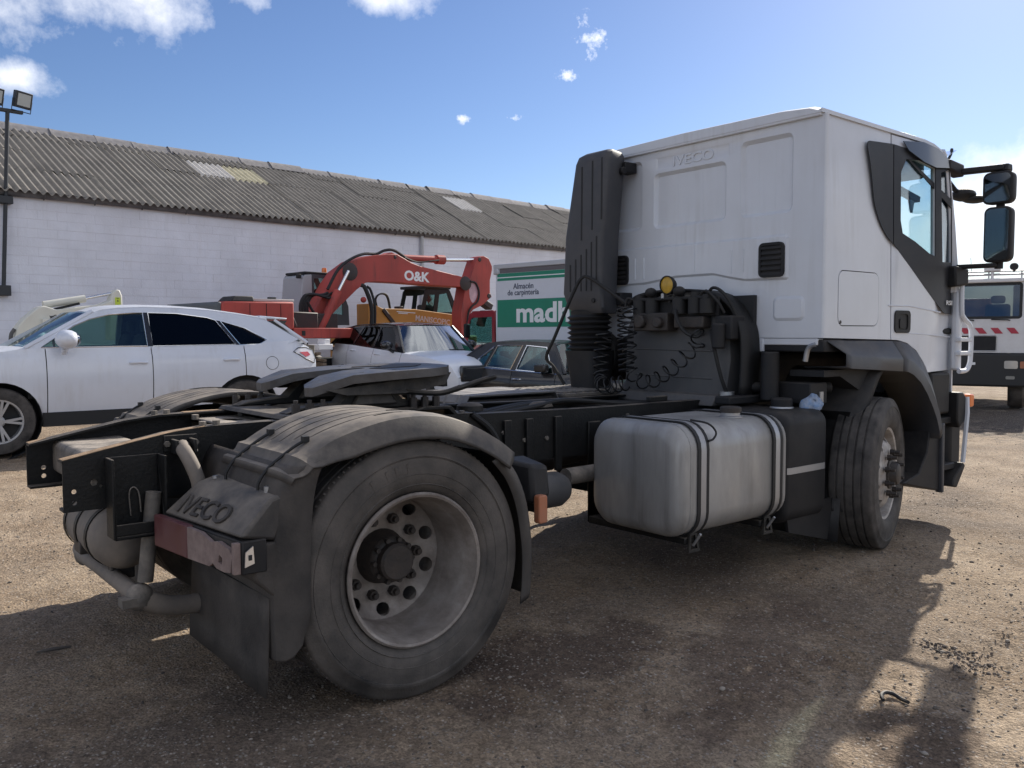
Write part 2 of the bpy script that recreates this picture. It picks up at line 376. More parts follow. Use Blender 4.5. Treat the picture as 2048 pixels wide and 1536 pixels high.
def smooth_pts(P, k=6):
    """Catmull-Rom through the points"""
    P = [Vector(p) for p in P]; Q = [P[0]*2-P[1]]+P+[P[-1]*2-P[-2]]; o = []
    for i in range(1, len(Q)-2):
        for j in range(k):
            t = j/k; a, b, c, d = Q[i-1], Q[i], Q[i+1], Q[i+2]
            o.append(.5*((2*b)+(c-a)*t+(2*a-5*b+4*c-d)*t*t+(3*b-a-3*c+d)*t*t*t))
    return o+[P[-1]]
def sm2(tab, k=5): return [(p[0], p[1]) for p in smooth_pts([(a, b, 0) for a, b in tab], k)]
def inset(poly, d):
    n = len(poly); cx = sum(p[0] for p in poly)/n; cy = sum(p[1] for p in poly)/n
    area = sum(poly[i][0]*poly[(i+1) % n][1]-poly[(i+1) % n][0]*poly[i][1] for i in range(n)); s = 1 if area > 0 else -1
    out = []
    for i in range(n):
        a = Vector(poly[i-1]); b = Vector(poly[i]); c = Vector(poly[(i+1) % n])
        e1 = (b-a).normalized(); e2 = (c-b).normalized()
        n1 = Vector((-e1.y, e1.x))*s; n2 = Vector((-e2.y, e2.x))*s; nn = (n1+n2)
        if nn.length < 1e-6: nn = n1
        nn.normalize(); k = d/max(.5, nn.dot(n1)); out.append((b.x+nn.x*k, b.y+nn.y*k))
    return out
# ================================================================== THE SETTING
def ground_z(x, y):
    """the yard: level round the tractor, a little higher towards the white car"""
    d = math.hypot((x+1.2)/5.0, (y-8.5)/4.2)
    z = .17*math.exp(-d*d) if d < 3 else 0
    return z
def yard_material():
    mt = bpy.data.materials.new('yard_gravel'); mt.use_nodes = True; N = mt.node_tree.nodes; L = mt.node_tree.links
    p = N['Principled BSDF']; p.inputs['Roughness'].default_value = .93; p.inputs['Specular IOR Level'].default_value = .25
    tcn = N.new('ShaderNodeTexCoord'); V = tcn.outputs['Object']
    def nse(sc, det=6, ro=.6):
        n = N.new('ShaderNodeTexNoise'); n.inputs['Scale'].default_value = sc; n.inputs['Detail'].default_value = det; n.inputs['Roughness'].default_value = ro
        L.new(V, n.inputs['Vector']); return n.outputs['Fac']
    def mr(v, a, b, c=0., d=1.):
        n = N.new('ShaderNodeMapRange'); L.new(v, n.inputs['Value'])
        for k, q in zip(('From Min', 'From Max', 'To Min', 'To Max'), (a, b, c, d)): n.inputs[k].default_value = q
        return n.outputs[0]
    def mix(f, A, B):
        n = N.new('ShaderNodeMix'); n.data_type = 'RGBA'; L.new(f, n.inputs['Factor'])
        for k, q in (('A', A), ('B', B)):
            if isinstance(q, tuple): n.inputs[k].default_value = (*q, 1)
            else: L.new(q, n.inputs[k])
        return n.outputs['Result']
    c = mix(mr(nse(2.2), .36, .64), (.245, .180, .122), (.385, .300, .215))        # dry sandy soil
    c = mix(mr(nse(.55, 5), .50, .66, 0, .80), c, (.115, .086, .066))              # damp and oily patches
    c = mix(mr(nse(11, 6, .7), .54, .74, 0, .65), c, (.12, .092, .07))
    def spot(cx, cy, ra, rb, rot, cl, amt):       # one spill, damp or painted-shade area with a ragged edge
        nonlocal c
        mp = N.new('ShaderNodeMapping'); mp.vector_type = 'TEXTURE'; mp.inputs['Location'].default_value = (cx, cy, 0); mp.inputs['Rotation'].default_value = (0, 0, rot); mp.inputs['Scale'].default_value = (ra, rb, 1)
        L.new(V, mp.inputs['Vector']); ln = N.new('ShaderNodeVectorMath'); ln.operation = 'LENGTH'; L.new(mp.outputs[0], ln.inputs[0])
        ad = N.new('ShaderNodeMath'); ad.operation = 'ADD'; L.new(ln.outputs['Value'], ad.inputs[0]); L.new(mr(nse(3.5, 7, .7), .3, .7, -.55, .55), ad.inputs[1])
        c = mix(mr(ad.outputs[0], .55, 1.05, amt, 0.), c, cl)
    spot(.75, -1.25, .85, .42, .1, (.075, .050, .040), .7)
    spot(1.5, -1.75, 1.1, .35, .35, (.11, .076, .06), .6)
    spot(14.5, 2.3, 4.2, 2.0, .55, (.065, .052, .044), .9)  # damp soil with the service lorry's shadow painted in
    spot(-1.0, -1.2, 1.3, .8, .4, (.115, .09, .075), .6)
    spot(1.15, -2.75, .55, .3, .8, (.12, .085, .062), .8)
    vo = N.new('ShaderNodeTexVoronoi'); vo.inputs['Scale'].default_value = 75; L.new(V, vo.inputs['Vector'])
    sp = N.new('ShaderNodeSeparateColor'); L.new(vo.outputs['Color'], sp.inputs[0])
    st = N.new('ShaderNodeMath'); st.operation = 'GREATER_THAN'; L.new(sp.outputs[0], st.inputs[0]); st.inputs[1].default_value = .86
    md = N.new('ShaderNodeMath'); md.operation = 'LESS_THAN'; L.new(vo.outputs['Distance'], md.inputs[0]); md.inputs[1].default_value = .42
    mu = N.new('ShaderNodeMath'); mu.operation = 'MULTIPLY'; L.new(st.outputs[0], mu.inputs[0]); L.new(md.outputs[0], mu.inputs[1])
    c = mix(mu.outputs[0], c, (.36, .315, .27))                                       # pale grit
    for sc_, lo_, hi_ in ((52, .80, 1.20), (135, .70, 1.30)):        # every grain its own tone
        vg = N.new('ShaderNodeTexVoronoi'); vg.inputs['Scale'].default_value = sc_; L.new(V, vg.inputs['Vector'])
        sg = N.new('ShaderNodeSeparateColor'); L.new(vg.outputs['Color'], sg.inputs[0])
        vm = N.new('ShaderNodeVectorMath'); vm.operation = 'SCALE'; L.new(c, vm.inputs[0]); L.new(mr(sg.outputs[1], 0, 1, lo_, hi_), vm.inputs['Scale']); c = vm.outputs[0]
    L.new(c, p.inputs['Base Color'])
    b1 = N.new('ShaderNodeBump'); b1.inputs['Strength'].default_value = .75; b1.inputs['Distance'].default_value = .03; L.new(nse(26, 8, .72), b1.inputs['Height'])
    b2 = N.new('ShaderNodeBump'); b2.inputs['Strength'].default_value = .6; b2.inputs['Distance'].default_value = .012; L.new(vo.outputs['Distance'], b2.inputs['Height']); L.new(b1.outputs[0], b2.inputs['Normal'])
    L.new(b2.outputs[0], p.inputs['Normal'])
    return mt
def spread(lo, hi, step, far, g=1.16):
    a = []; x = lo
    while x <= hi: a.append(x); x += step
    d = step; x = a[-1]; up = []
    while x < far: d *= g; x += d; up.append(x)
    d = step; x = a[0]; dn = []
    while x > -far: d *= g; x -= d; dn.append(x)
    return dn[::-1]+a+up
def small_relief(x, y):
    if abs(x) > 30 or abs(y) > 40: return 0
    v = Vector((x, y, 0)); z = .030*noise.noise(v*.8)+.016*noise.noise(v*2.6)+.010*noise.noise(v*7)+.006*noise.noise(v*17)
    # tread prints of lorries that passed beside the tractor
    for ox, oy, dx, dy, wd in ((1.0, -1.95, .93, -.36, .16), (.4, -2.35, .98, -.2, .15), (2.0, -3.1, .55, .83, .17), (-1.6, .6, .9, .44, .15), (6.5, -2.2, .8, .6, .3)):
        u = (x-ox)*dx+(y-oy)*dy; w = abs(-(x-ox)*dy+(y-oy)*dx)
        if w < wd*1.25 and abs(u) < 2.6+4*noise.noise(Vector((ox, oy, 1))):
            f = max(0, min(1, (wd*1.25-w)/(wd*.25)))*max(0, min(1, .55+1.4*noise.noise(v*1.7+Vector((ox, 0, 5)))))
            z += f*(-.010+.010*math.sin(2*math.pi*(u+.7*w)/.15))
    # flatter where the wheels stand
    for wx, wy in ((0, -1.0), (3.83, -1.05), (0, 1.0), (3.83, 1.05)):
        d = math.hypot(wx-x, wy-y)
        if d < .6: z *= d/.6
    return z
gx = spread(-2.6, 6.0, .036, 900, 1.13); gy = spread(-4.0, 3.2, .036, 900, 1.13)
gv = [(x, y, ground_z(x, y)+small_relief(x, y)-.008) for y in gy for x in gx]
nx = len(gx)
gf = [(j*nx+i, j*nx+i+1, (j+1)*nx+i+1, (j+1)*nx+i) for j in range(len(gy)-1) for i in range(nx-1)]
gme = bpy.data.meshes.new('ground'); gme.from_pydata(gv, [], gf); gme.polygons.foreach_set('use_smooth', [True]*len(gf))
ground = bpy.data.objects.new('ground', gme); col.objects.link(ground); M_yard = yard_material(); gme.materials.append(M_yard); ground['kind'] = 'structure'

# loose stones and clods lying on the yard
def island_mat(name, a, b, rough=.9):
    mt = bpy.data.materials.new(name); mt.use_nodes = True; N = mt.node_tree.nodes; L = mt.node_tree.links; p = N['Principled BSDF']; p.inputs['Roughness'].default_value = rough
    g = N.new('ShaderNodeNewGeometry'); mx = N.new('ShaderNodeMix'); mx.data_type = 'RGBA'; L.new(g.outputs['Random Per Island'], mx.inputs['Factor'])
    mx.inputs['A'].default_value = (*a, 1); mx.inputs['B'].default_value = (*b, 1); L.new(mx.outputs['Result'], p.inputs['Base Color'])
    return mt
ICO_V = []; ph = (1+5**.5)/2
for p_ in ((-1, ph, 0), (1, ph, 0), (-1, -ph, 0), (1, -ph, 0), (0, -1, ph), (0, 1, ph), (0, -1, -ph), (0, 1, -ph), (ph, 0, -1), (ph, 0, 1), (-ph, 0, -1), (-ph, 0, 1)): ICO_V.append(Vector(p_).normalized())
ICO_F = [(0,11,5),(0,5,1),(0,1,7),(0,7,10),(0,10,11),(1,5,9),(5,11,4),(11,10,2),(10,7,6),(7,1,8),(3,9,4),(3,4,2),(3,2,6),(3,6,8),(3,8,9),(4,9,5),(2,4,11),(6,2,10),(8,6,7),(9,8,1)]
def stones(name, spots, mt, smooth=True, jit=.72):
    """irregular pebbles, each a dented twelve-cornered lump pressed into the soil"""
    v = []; f = []
    for x, y, r, h in spots:
        a = random.random()*6.28; c, s = math.cos(a), math.sin(a); z = ground_z(x, y)+small_relief(x, y)-.008
        e = random.uniform(.5, .95); o = len(v)
        for q in ICO_V:
            j = random.uniform(jit, 1.15); px, py, pz = q.x*r*j, q.y*r*e*j, q.z*h*random.uniform(.7, 1.1)
            v.append((x+c*px-s*py, y+s*px+c*py, z+h*.35+pz))
        f += [(o+i, o+j, o+k) for i, j, k in ICO_F]
    me = bpy.data.meshes.new(name); me.from_pydata(v, [], f); me.polygons.foreach_set('use_smooth', [smooth]*len(f))
    o = bpy.data.objects.new(name, me); col.objects.link(o); me.materials.append(mt)
    return o
CX, CY = -1.8616, -4.1338
def in_view(x, y, pad=.06):
    dx, dy = x-CX, y-CY; fz = dx*.628+dy*.778; rx = dx*.778-dy*.628
    return fz > .8 and abs(rx/fz) < .60+pad
spots = []
while len(spots) < 15000:
    fz = 1.5+13*random.random()**1.7; rx = random.uniform(-.65, .65)*fz
    x = CX+.628*fz+.778*rx; y = CY+.778*fz-.628*rx
    if noise.noise(Vector((x, y, 3))*1.1)+random.uniform(-.4, .4) < -.12: continue
    r = random.choice((.004, .005, .006, .007, .009)) if random.random() < .975 else random.uniform(.010, .018)
    spots.append((x, y, r, r*random.uniform(.35, .6)))
tag(stones('gravel_stones', spots, island_mat('loose_gravel', (.09, .075, .062), (.33, .29, .245))), 'loose pale and brown gravel scattered over the yard', 'gravel', kind='stuff')
spots = []
for i in range(330):   # a kicked-up ring of dark clods right of the shadow
    a = random.uniform(-2.6, 1.2); rr_ = abs(random.gauss(.24, .09)); x = 2.13+rr_*.62*math.cos(a); y = -2.38+rr_*.62*math.sin(a)
    r = .003+.011*random.random()**2.2; spots.append((x, y, r, r*.7))
for i in range(900):
    x = random.uniform(-2, 8); y = random.uniform(-3.6, 5); r = random.uniform(.004, .013)
    if in_view(x, y): spots.append((x, y, r, r*.6))
tag(stones('dirt_clods', spots, island_mat('dark_clods', (.045, .038, .034), (.19, .155, .13)), False, .45), 'dark kicked up dirt clods right of the tractor shadow', 'dirt', kind='stuff')
hk = MB(); P = [(1.41, -2.45), (1.445, -2.425), (1.485, -2.42), (1.51, -2.44), (1.50, -2.48), (1.475, -2.52)]
hk.tube(smooth_pts([(x, y, .004+small_relief(x, y)+(.01 if i in (1, 2) else 0)) for i, (x, y) in enumerate(P)], 4), .008, 6)
tag(hk.build('hose_scrap', M_rubber), 'short bent black hose scrap on the sunny ground', 'hose')
st = MB().tube([(-1.13, .30, .01), (-1.06, .27, .018), (-.99, .27, .012)], [.004, .009, .005], 6)
tag(st.build('wood_splinter', M_guard), 'dark splinter of wood lying behind the tractor tail', 'wood')

# ================================================================== WAREHOUSE
YA = math.atan2(2.25, 21.09)
wh = thing('warehouse', 'long white painted block warehouse with corrugated grey roof', 'building', (1.15, 16.95, 0), YA)
M_block = mat('painted_block', (.74, .77, .86), .75, var=.07, vscale=1.3, world=True, dust=(.52, .51, .52), dustamt=.16, dscale=1.6, bump=.35, bscale=28, streak=((.50, .49, .49), .22))
M_mort = mat('painted_mortar', (.66, .67, .73), .85, bump=.3, bscale=40)
X0, X1, EH = -7.0, 36.0, 4.58
b = MB(); b.box(X0, X1, .006, .30, -.3, EH); wall = b.build('wall', M_mort, wh, smooth=0)
b = MB(); b.box(X0, X0+.3, .30, 9.0, -.3, EH); b.box(X1-.3, X1, .30, 9.0, -.3, EH); b.box(X0, X1, 9.0, 9.3, -.3, EH); b.build('side_wall', M_mort, wh, smooth=0)
bl = MB(); bl.box(-.1994, .1994, 0, .05, -.0955, .0955); bme = bl.build('block', M_block, wall, smooth=0)
blocks = []
rows = int(EH/.2)
for r in range(rows):
    zc = .1+.2*r
    for c in range(int((X1-X0)/.4)-1):
        blocks.append((X0+.4+.4*c+(.2 if r % 2 else 0), zc))
def wall_key(q):
    x, z_ = q
    vis = 0 if (x > -.2 and z_ > 1.75+.03*x) else 1
    return (vis, math.hypot(x+10.5, 0)+abs(z_-3.2)*.2)
blocks.sort(key=wall_key)
stuffb = MB(); first = True
for i, (x, z_) in enumerate(blocks):
    dy = random.uniform(-.0025, .0025)
    if i < 300:
        o = bme if first else bme.copy()
        if not first: col.objects.link(o)
        first = False; o.location = (x, dy, z_+random.uniform(-.002, .002)); o.rotation_euler = (random.uniform(-.008, .008), 0, random.uniform(-.006, .006)); o.parent = wall
    else:
        e = random.uniform(-.004, .004)
        stuffb.hexa([(x-.1994,dy,z_-.0955),(x+.1994,dy+e,z_-.0955),(x+.1994,.05,z_-.0955),(x-.1994,.05,z_-.0955),(x-.1994,dy+e,z_+.0955),(x+.1994,dy,z_+.0955),(x+.1994,.05,z_+.0955),(x-.1994,.05,z_+.0955)])
tag(stuffb.build('block_courses', M_block, wall, smooth=0), kind='stuff')
# corrugated fibre-cement roof, sheet by sheet
M_sheet = mat('weathered_fibre_cement', (.29, .265, .23), .9, var=.16, vscale=2.2, world=True, dust=(.085, .074, .064), dustamt=.26, dscale=20, bump=.4, bscale=50)
M_ridge = mat('ridge_tile', (.17, .165, .175), .9, var=.2, vscale=8, bump=.3)
M_trans = mat('translucent_sheet', (.60, .57, .53), .6, var=.1, vscale=6)
M_trany = mat('yellowed_sheet', (.58, .53, .37), .6, var=.15, vscale=5)
ROWY = [-.16, 1.17, 2.34, 3.38, 4.05]; SL = (6.77-4.66)/4.0
def rz(y): return 4.66+SL*y
roof = part('roof', wh)
WP = .177; NW = 6; SW = WP*NW
def sheet_mesh(y0, y1, mt, nm):
    g = []
    for q in range(3):
        y = (y0-.07)+(y1-y0+.07)*q/2; row = []
        for k in range(NW*8+3):
            x = k*WP/8; row.append((x, y, rz(y)+.037*math.cos(2*math.pi*x/WP)+(.012 if q == 0 else 0)))
        g.append(row)
    o = MB().grid(g, th=(0, 0, -.008)).build(nm, mt, roof, smooth=60); return o
for r in range(4):
    o0 = sheet_mesh(ROWY[r], ROWY[r+1], M_sheet, 'roof_sheet'); first = True
    n = int((X1-X0)/SW)+1
    for c in range(n):
        x = X0-.2+c*SW; m_ = None
        if r == 2 and 5.2 < x < 6.5: m_ = M_trans
        elif r == 2 and 6.5 <= x < 7.3: m_ = M_trany
        elif r == 2 and 14.2 < x < 16.0: m_ = M_trany if x < 15 else M_trans
        if m_: o = sheet_mesh(ROWY[r], ROWY[r+1], m_, 'translucent_sheet')
        else:
            o = o0 if first else o0.copy()
            if not first: col.objects.link(o)
            first = False; o.parent = roof
        o.location = (x, 0, random.uniform(-.006, .006)); o.rotation_euler = (random.uniform(-.003, .003), random.uniform(-.003, .003), 0)
rc = MB()
sec = [(-.30, -.20), (-.16, -.06), (-.06, .02), (0, .04), (.06, .02), (.16, -.06), (.30, -.20)]
rc.grid([[(t, 4.05+a, 6.84+b_+(.014 if t == 0 else 0)) for a, b_ in sec] for t in (0, .06, 1.12)], th=(0, 0, -.015))
rc0 = rc.build('ridge_cap', M_ridge, roof)
for c in range(int((X1-X0)/1.06)+1):
    o = rc0 if c == 0 else rc0.copy()
    if c: col.objects.link(o); o.parent = roof
    o.location = (X0-.2+c*1.06, random.uniform(-.02, .02), random.uniform(-.018, .018)); o.rotation_euler = (0, random.uniform(-.012, .012), 0)
bs = MB(); bs.grid([[(x, 4.05, 6.80), (x, 9.3, 4.6)] for x in (X0, X1)], th=(0, 0, -.05)); bs.build('rear_slope', M_sheet, roof)
ga = MB(); ga.prism([(0.3, 4.5), (9.0, 4.5), (4.05, 6.74)], 'x', X0, X0+.3); ga.prism([(0.3, 4.5), (9.0, 4.5), (4.05, 6.74)], 'x', X1-.3, X1); ga.build('gable', M_mort, wh, smooth=0)
M_gut = mat('grey_gutter', (.11, .11, .12), .6, var=.3, vscale=5)
gu = MB(); gs = [(-.005, .07), (-.02, -.01), (-.06, -.05), (-.11, -.04), (-.145, .0), (-.15, .07)]
gu.grid([[(x, a, 4.49+b_+.012*math.sin(x*.7)) for a, b_ in gs] for x in [X0+i*.6 for i in range(int((X1-X0)/.6)+1)]], th=(0, 0, -.006)); gu.build('gutter', M_gut, wh)
gb = MB(); gb.tube([(0, 0, 4.57), (0, -.02, 4.47), (0, -.06, 4.425), (0, -.12, 4.435), (0, -.162, 4.49), (0, -.162, 4.575)], .012, 6); gb0 = gb.build('gutter_bracket', M_gut, wh)
for c in range(36):
    o = gb0 if c == 0 else gb0.copy()
    if c: col.objects.link(o); o.parent = wh
    o.location = (X0+.5+c*1.06, 0, 0)
dp = MB().tube([(11.47, -.08, 4.46), (11.47, -.08, 4.3), (11.47, -.075, 0)], .055, 12).build('downpipe', mat('grey_downpipe', (.42, .43, .45), .6), wh)

# floodlight mast on the warehouse wall
fm = thing('floodlight_mast', 'dark floodlight mast with two lamps fixed to the warehouse wall', 'floodlight', (1.15, 16.95, 0), YA)
M_iron = mat('dark_iron', (.022, .026, .033), .5)
MB().tube([(.06, -.13, 2.40), (.26, -.13, 6.25)], .042, 12).build('pole', M_iron, fm)
for z_, x in ((2.45, .06), (4.33, .16)):
    MB().box(x-.13, x+.13, -.20, 0, z_-.07 if z_ > 3 else z_-.13, z_+.09).build('wall_bracket', M_iron, fm, bevel=.01)
MB().box(-.55, .55, -.17, -.08, 6.18, 6.25).build('cross_bar', M_iron, fm, bevel=.008)
for x in (-.02, .52):
    l = MB(); c = Vector((x, -.14, 6.48)); hd = l.box(-.18, .18, -.12, .0, -.17, .17).build('lamp', M_iron, fm, bevel=.012)
    hd.location = c; hd.rotation_euler = (math.radians(12), math.radians(3), math.radians(14))
    MB().box(-.135, .135, -.130, -.121, -.125, .125).build('glass', mat('lamp_glass', (.42, .46, .46), .2, coat=.6), hd)
    MB().tube([(-.20, -.06, 0), (-.20, -.06, -.24), (.20, -.06, -.24), (.20, -.06, 0)], .012, 6).build('yoke', M_iron, hd)
# ================================================================== THE TRACTOR UNIT
T = thing('tractor_truck', 'white two axle tractor truck seen from behind, dusty black fenders and open fifth wheel', 'truck')

# ---- frame
TOP = [(-1.13, .98), (-.95, 1.017), (-.72, 1.062), (-.55, 1.080), (-.3, 1.083), (.05, 1.080), (.85, 1.045), (1.8, 1.028), (5.0, 1.02)]
BOT = [(-1.13, .776), (-.95, .776), (-.6, .80), (0, .79), (.8, .765), (1.8, .75), (5.0, .75)]
HR = [(-1.09, .855, .010), (-1.09, .81, .010), (-1.015, .885, .014), (-.99, .868, .007), (-.60, .98, .008), (-.45, .93, .009)]
for s, hl in ((-1, HR), (1, [(-1.06, .86, .011), (-1.06, .82, .011), (-.98, .895, .017), (-.955, .915, .008), (-.955, .875, .007)])):
    rail = MB()
    rail.plate([(x, z) for x, z in TOP]+[(x, z) for x, z in BOT[::-1]], [circ(x, z, r, 10) for x, z, r in hl], lambda u, v, d, s=s: (u, s*(.385-d), v), .009)
    o = rail.build('frame_rail', M_chas, T, smooth=20)
    fl = MB(); xs = sorted(set([x for x, _ in TOP]+[.4, 1.2, 2.5, 3.5]))
    fl.grid([[(x, s*.3845, interp(TOP, x)+.002), (x, s*.305, interp(TOP, x)+.002)] for x in xs], th=(0, 0, -.010)); fl.build('top_flange', M_chas, o)
    fl = MB(); xs = [x for x, _ in BOT]
    fl.grid([[(x, s*.3845, interp(BOT, x)-.002), (x, s*.305, interp(BOT, x)-.002)] for x in xs], th=(0, 0, .010)); fl.build('bottom_flange', M_chas, o)
    dr = MB(); xs = [-1.128, -1.0, -.86, -.70, -.56] if s < 0 else [-1.128, -1.05]
    dr.grid([[(x, s*.382, interp(TOP, x)+.0045), (x, s*(.335+.02*math.sin(x*40)), interp(TOP, x)+.0045)] for x in xs], th=(0, 0, -.002)); dr.build('sand_crust', M_rust, o)
    if s > 0:
        dr = MB(); xs = [-.42, -.3, -.1, .05]
        dr.grid([[(x, .384, interp(TOP, x)+.0045), (x, .33, interp(TOP, x)+.0045)] for x in xs], th=(0, 0, -.002)); dr.build('sand_crust', M_rust, o)
    for x in (-.86, -.80, -.35, -.2, .95, 1.1, 1.25, 1.42, 1.9, 2.1):     # bolt heads along the web
        MB().cyl((x, s*.384, interp(TOP, x)-.06-.05*(int(x*50) % 3)), (x, s*.396, interp(TOP, x)-.06-.05*(int(x*50) % 3)), .013, n=6).build('bolt', M_chasd, o)
    for x in (-.56, -.5, .78, .84):
        MB().cyl((x, s*.35, interp(TOP, x)+.002), (x, s*.35, interp(TOP, x)+.022), .016, n=6).build('bolt', M_chasd, o)
# cross members
b = MB(); b.prism(rrect(-1.02, -.70, .83, .985, .03), 'y', -.375, .375); b.build('cross_member', M_chasd, T)
b = MB(); b.plate([(-.37, -.36), (-.12, -.36), (-.12, .36), (-.37, .36)], [circ(-.24, -.12, .05, 16, .09), circ(-.24, .13, .05, 16, .09)], lambda u, v, d: (u, v, 1.055-d), .012)
b.box(-.37, -.358, -.36, .36, .90, 1.043); b.box(-.132, -.12, -.36, .36, .90, 1.043); b.build('cross_member', M_chasd, T, smooth=20, bevel=.006)
b = MB(); b.bar((-.62, -.30, .93), (-.34, .10, 1.03), .09, .02); b.build('cross_brace', M_chasd, T, bevel=.004)
for x in (.62, 1.45, 2.35): MB().box(x-.05, x+.05, -.375, .375, .82, 1.0).build('cross_member', M_chas, T, bevel=.01)
for x in (-.40, -.16):
    for y in (-.28, .28): MB().cyl((x+.02, y, 1.05), (x+.02, y, 1.075), .018, n=6).build('bolt', M_chasd, T)
# hanging bracket on the tail, loop of wire
b = MB(); b.box(-.975, -.965, -.50, -.396, .66, .985); b.box(-.772, -.762, -.50, -.396, .66, .985); b.box(-.965, -.772, -.50, -.396, .66, .672); b.box(-.965, -.772, -.406, -.397, .673, .985)
b.box(-.965, -.772, -.50, -.492, .673, .72); b.build('towing_bracket', M_chas, T, smooth=0, bevel=.003)
MB().tube(smooth_pts([(-.89, -.43, .74), (-.893, -.425, .83), (-.875, -.42, .855), (-.855, -.422, .83), (-.85, -.43, .75)], 4), .0028, 6).build('wire_loop', M_chasd, T)
# air reservoir across the tail
b = MB(); r = .135; pr = [(0, 0), (.05, .006), (.10, .03), (.128, .07), (r, .11), (r, .58), (.128, .62), (.10, .66), (.05, .684), (0, .69)]
b.lathe(pr, (-.86, -.30, .60), (0, 1, 0), 28); at = b.build('air_reservoir', M_tank, T)
for y in (-.13, .06, .27):
    MB().lathe([(r+.002, 0), (r+.006, 0), (r+.006, .035), (r+.002, .035), (r+.002, 0)], (-.86, y, .60), (0, 1, 0), 28).build('strap', M_chas, at)
b = MB(); b.box(-.90, -.80, -.13, -.07, .40, .47); b.box(-.99, -.93, .02, .14, .50, .56); b.box(-.88, -.82, -.15, -.11, .45, .50); b.build('drain_valve', M_hub, at, bevel=.006)
MB().box(-.92, -.80, -.16, .30, .735, .79).build('bracket', M_chas, at)
# anti-roll bar and its links
b = MB(); b.tube(smooth_pts([(-.55, .80, .42), (-.80, .72, .40), (-.88, .52, .40), (-.885, .1, .41), (-.88, -.42, .41)], 5), .036, 12)
b.tube(smooth_pts([(-.86, -.46, .39), (-.76, -.455, .345), (-.62, -.44, .325), (-.40, -.45, .34)], 5), .042, 12); b.build('anti_roll_bar', M_tank, T)
b = MB(); b.tube([(-.80, -.44, .83), (-.845, -.445, .46)], .032, 12); b.ball((-.87, -.45, .40), .058, 10, 6); b.box(-.95, -.86, -.50, -.43, .375, .41); b.build('anti_roll_link', M_chasd, T)
b = MB(); b.tube([(-.80, .44, .83), (-.845, .445, .46)], .032, 12); b.ball((-.87, .45, .40), .058, 10, 6); b.build('anti_roll_link', M_chasd, T)
# mudguard support pipe with its forked bracket
b = MB(); b.tube(smooth_pts([(-.665, -.40, 1.005), (-.685, -.47, 1.0), (-.675, -.53, .95), (-.655, -.56, .87), (-.655, -.565, .80)], 5), .030, 12); b.build('mudguard_pipe', M_tank, T)
b = MB(); b.box(-.74, -.60, -.398, -.387, .985, 1.055); b.box(-.715, -.700, -.47, -.398, .98, 1.04); b.box(-.640, -.625, -.47, -.398, .98, 1.04); b.build('pipe_bracket', M_chas, T, bevel=.003)
for x in (-.73, -.61): MB().cyl((x, -.398, 1.02), (x, -.412, 1.02), .013, n=6).build('bolt', M_chasd, T)
# rear axle, differential, air bellows
b = MB(); b.tube([(0, -1.0, .52), (0, -.35, .52), (0, -.2, .52), (0, .2, .52), (0, .35, .52), (0, 1.0, .52)], [.085, .085, .20, .20, .085, .085], 16); b.ball((.05, 0, .54), .25, 14, 8, (1, .75, 1)); b.tube([(.2, 0, .56), (2.6, 0, .72)], .055, 12)
b.build('rear_axle', M_hub, T)
for s in (-1, 1):
    MB().lathe([(0, 0), (.11, .0), (.13, .03), (.115, .07), (.135, .11), (.12, .15), (.10, .17), (0, .17)], (-.42, s*.42, .58), (0, 0, 1), 18).build('air_bellows', M_rubber, T)
    MB().bar((-.55, s*.42, .50), (.75, s*.42, .60), .09, .07).build('trailing_arm', M_chas, T, bevel=.01)

for s in (-1, 1):   # hidden blocks and chambers added to stop sun between frame and inner tyre
    b = MB(); b.prism([(-.30, .72), (.05, .60), (.55, .62), (.78, .80), (.78, 1.0), (-.30, 1.0)], 'y', s*.402, s*.50); b.build('sun_blocker', M_chas, T, bevel=.012)
    MB().lathe([(0, 0), (.10, .0), (.115, .02), (.115, .06), (.10, .08), (.10, .12), (.06, .15), (0, .15)], (.30, s*.50, .70), (-1, 0, .15), 18).build('blocker_chamber', M_hub, T)
# ---- wheels
def tyre_profile(R, w, ri):
    """closed section (radius, across): outer face at +w/2"""
    h = w/2
    half = [(ri, h*.62), (ri+.012, h*.80), (ri+.045, h*.96), (ri+.085, h*1.0), (R*.80, h*.995), (R*.87, h*.965), (R*.875, h*.985), (R*.90, h*.975), (R*.905, h*.955), (R*.965, h*.90), (R*.985, h*.86), (R*.992, h*.80)]
    tread = []
    for g in (.52, .18): tread += [(R*(.996 if g > .3 else 1), h*(g+.045)), (R*.974, h*(g+.03)), (R*.974, h*(g-.03)), (R, h*(g-.045))]
    p = half+tread; q = [(r, -a) for r, a in reversed(p)]
    return p+q+[p[0]]
def tyre_mesh(R, w, ri, n=72):
    return MB().lathe(tyre_profile(R, w, ri), (0, 0, 0), (0, -1, 0), n)
def disc_plate(fn, ro, ri, holes, th, nh=10, hr=.235, ha=.031, hb=.040, bolt_r=.1675):
    hs = []
    for i in range(nh):
        a = 2*math.pi*(i+.5)/nh
        e = [((hr+hb*math.sin(t))*math.cos(a)-ha*math.cos(t)*math.sin(a), (hr+hb*math.sin(t))*math.sin(a)+ha*math.cos(t)*math.cos(a)) for t in [2*math.pi*k/12 for k in range(12)]]
        hs.append(e)
    b = MB(); b.plate(circ(0, 0, ro, 60), hs+[circ(0, 0, ri, 30)], lambda u, v, d: (u, fn(math.hypot(u, v))+d, v), th)
    return b
def nut(b, c, r=.021, h=.03):
    b.cyl(c, (c[0], c[1]-h, c[2]), r, n=6); b.cyl((c[0], c[1]-h, c[2]), (c[0], c[1]-h-.018, c[2]), r*.55, n=8)
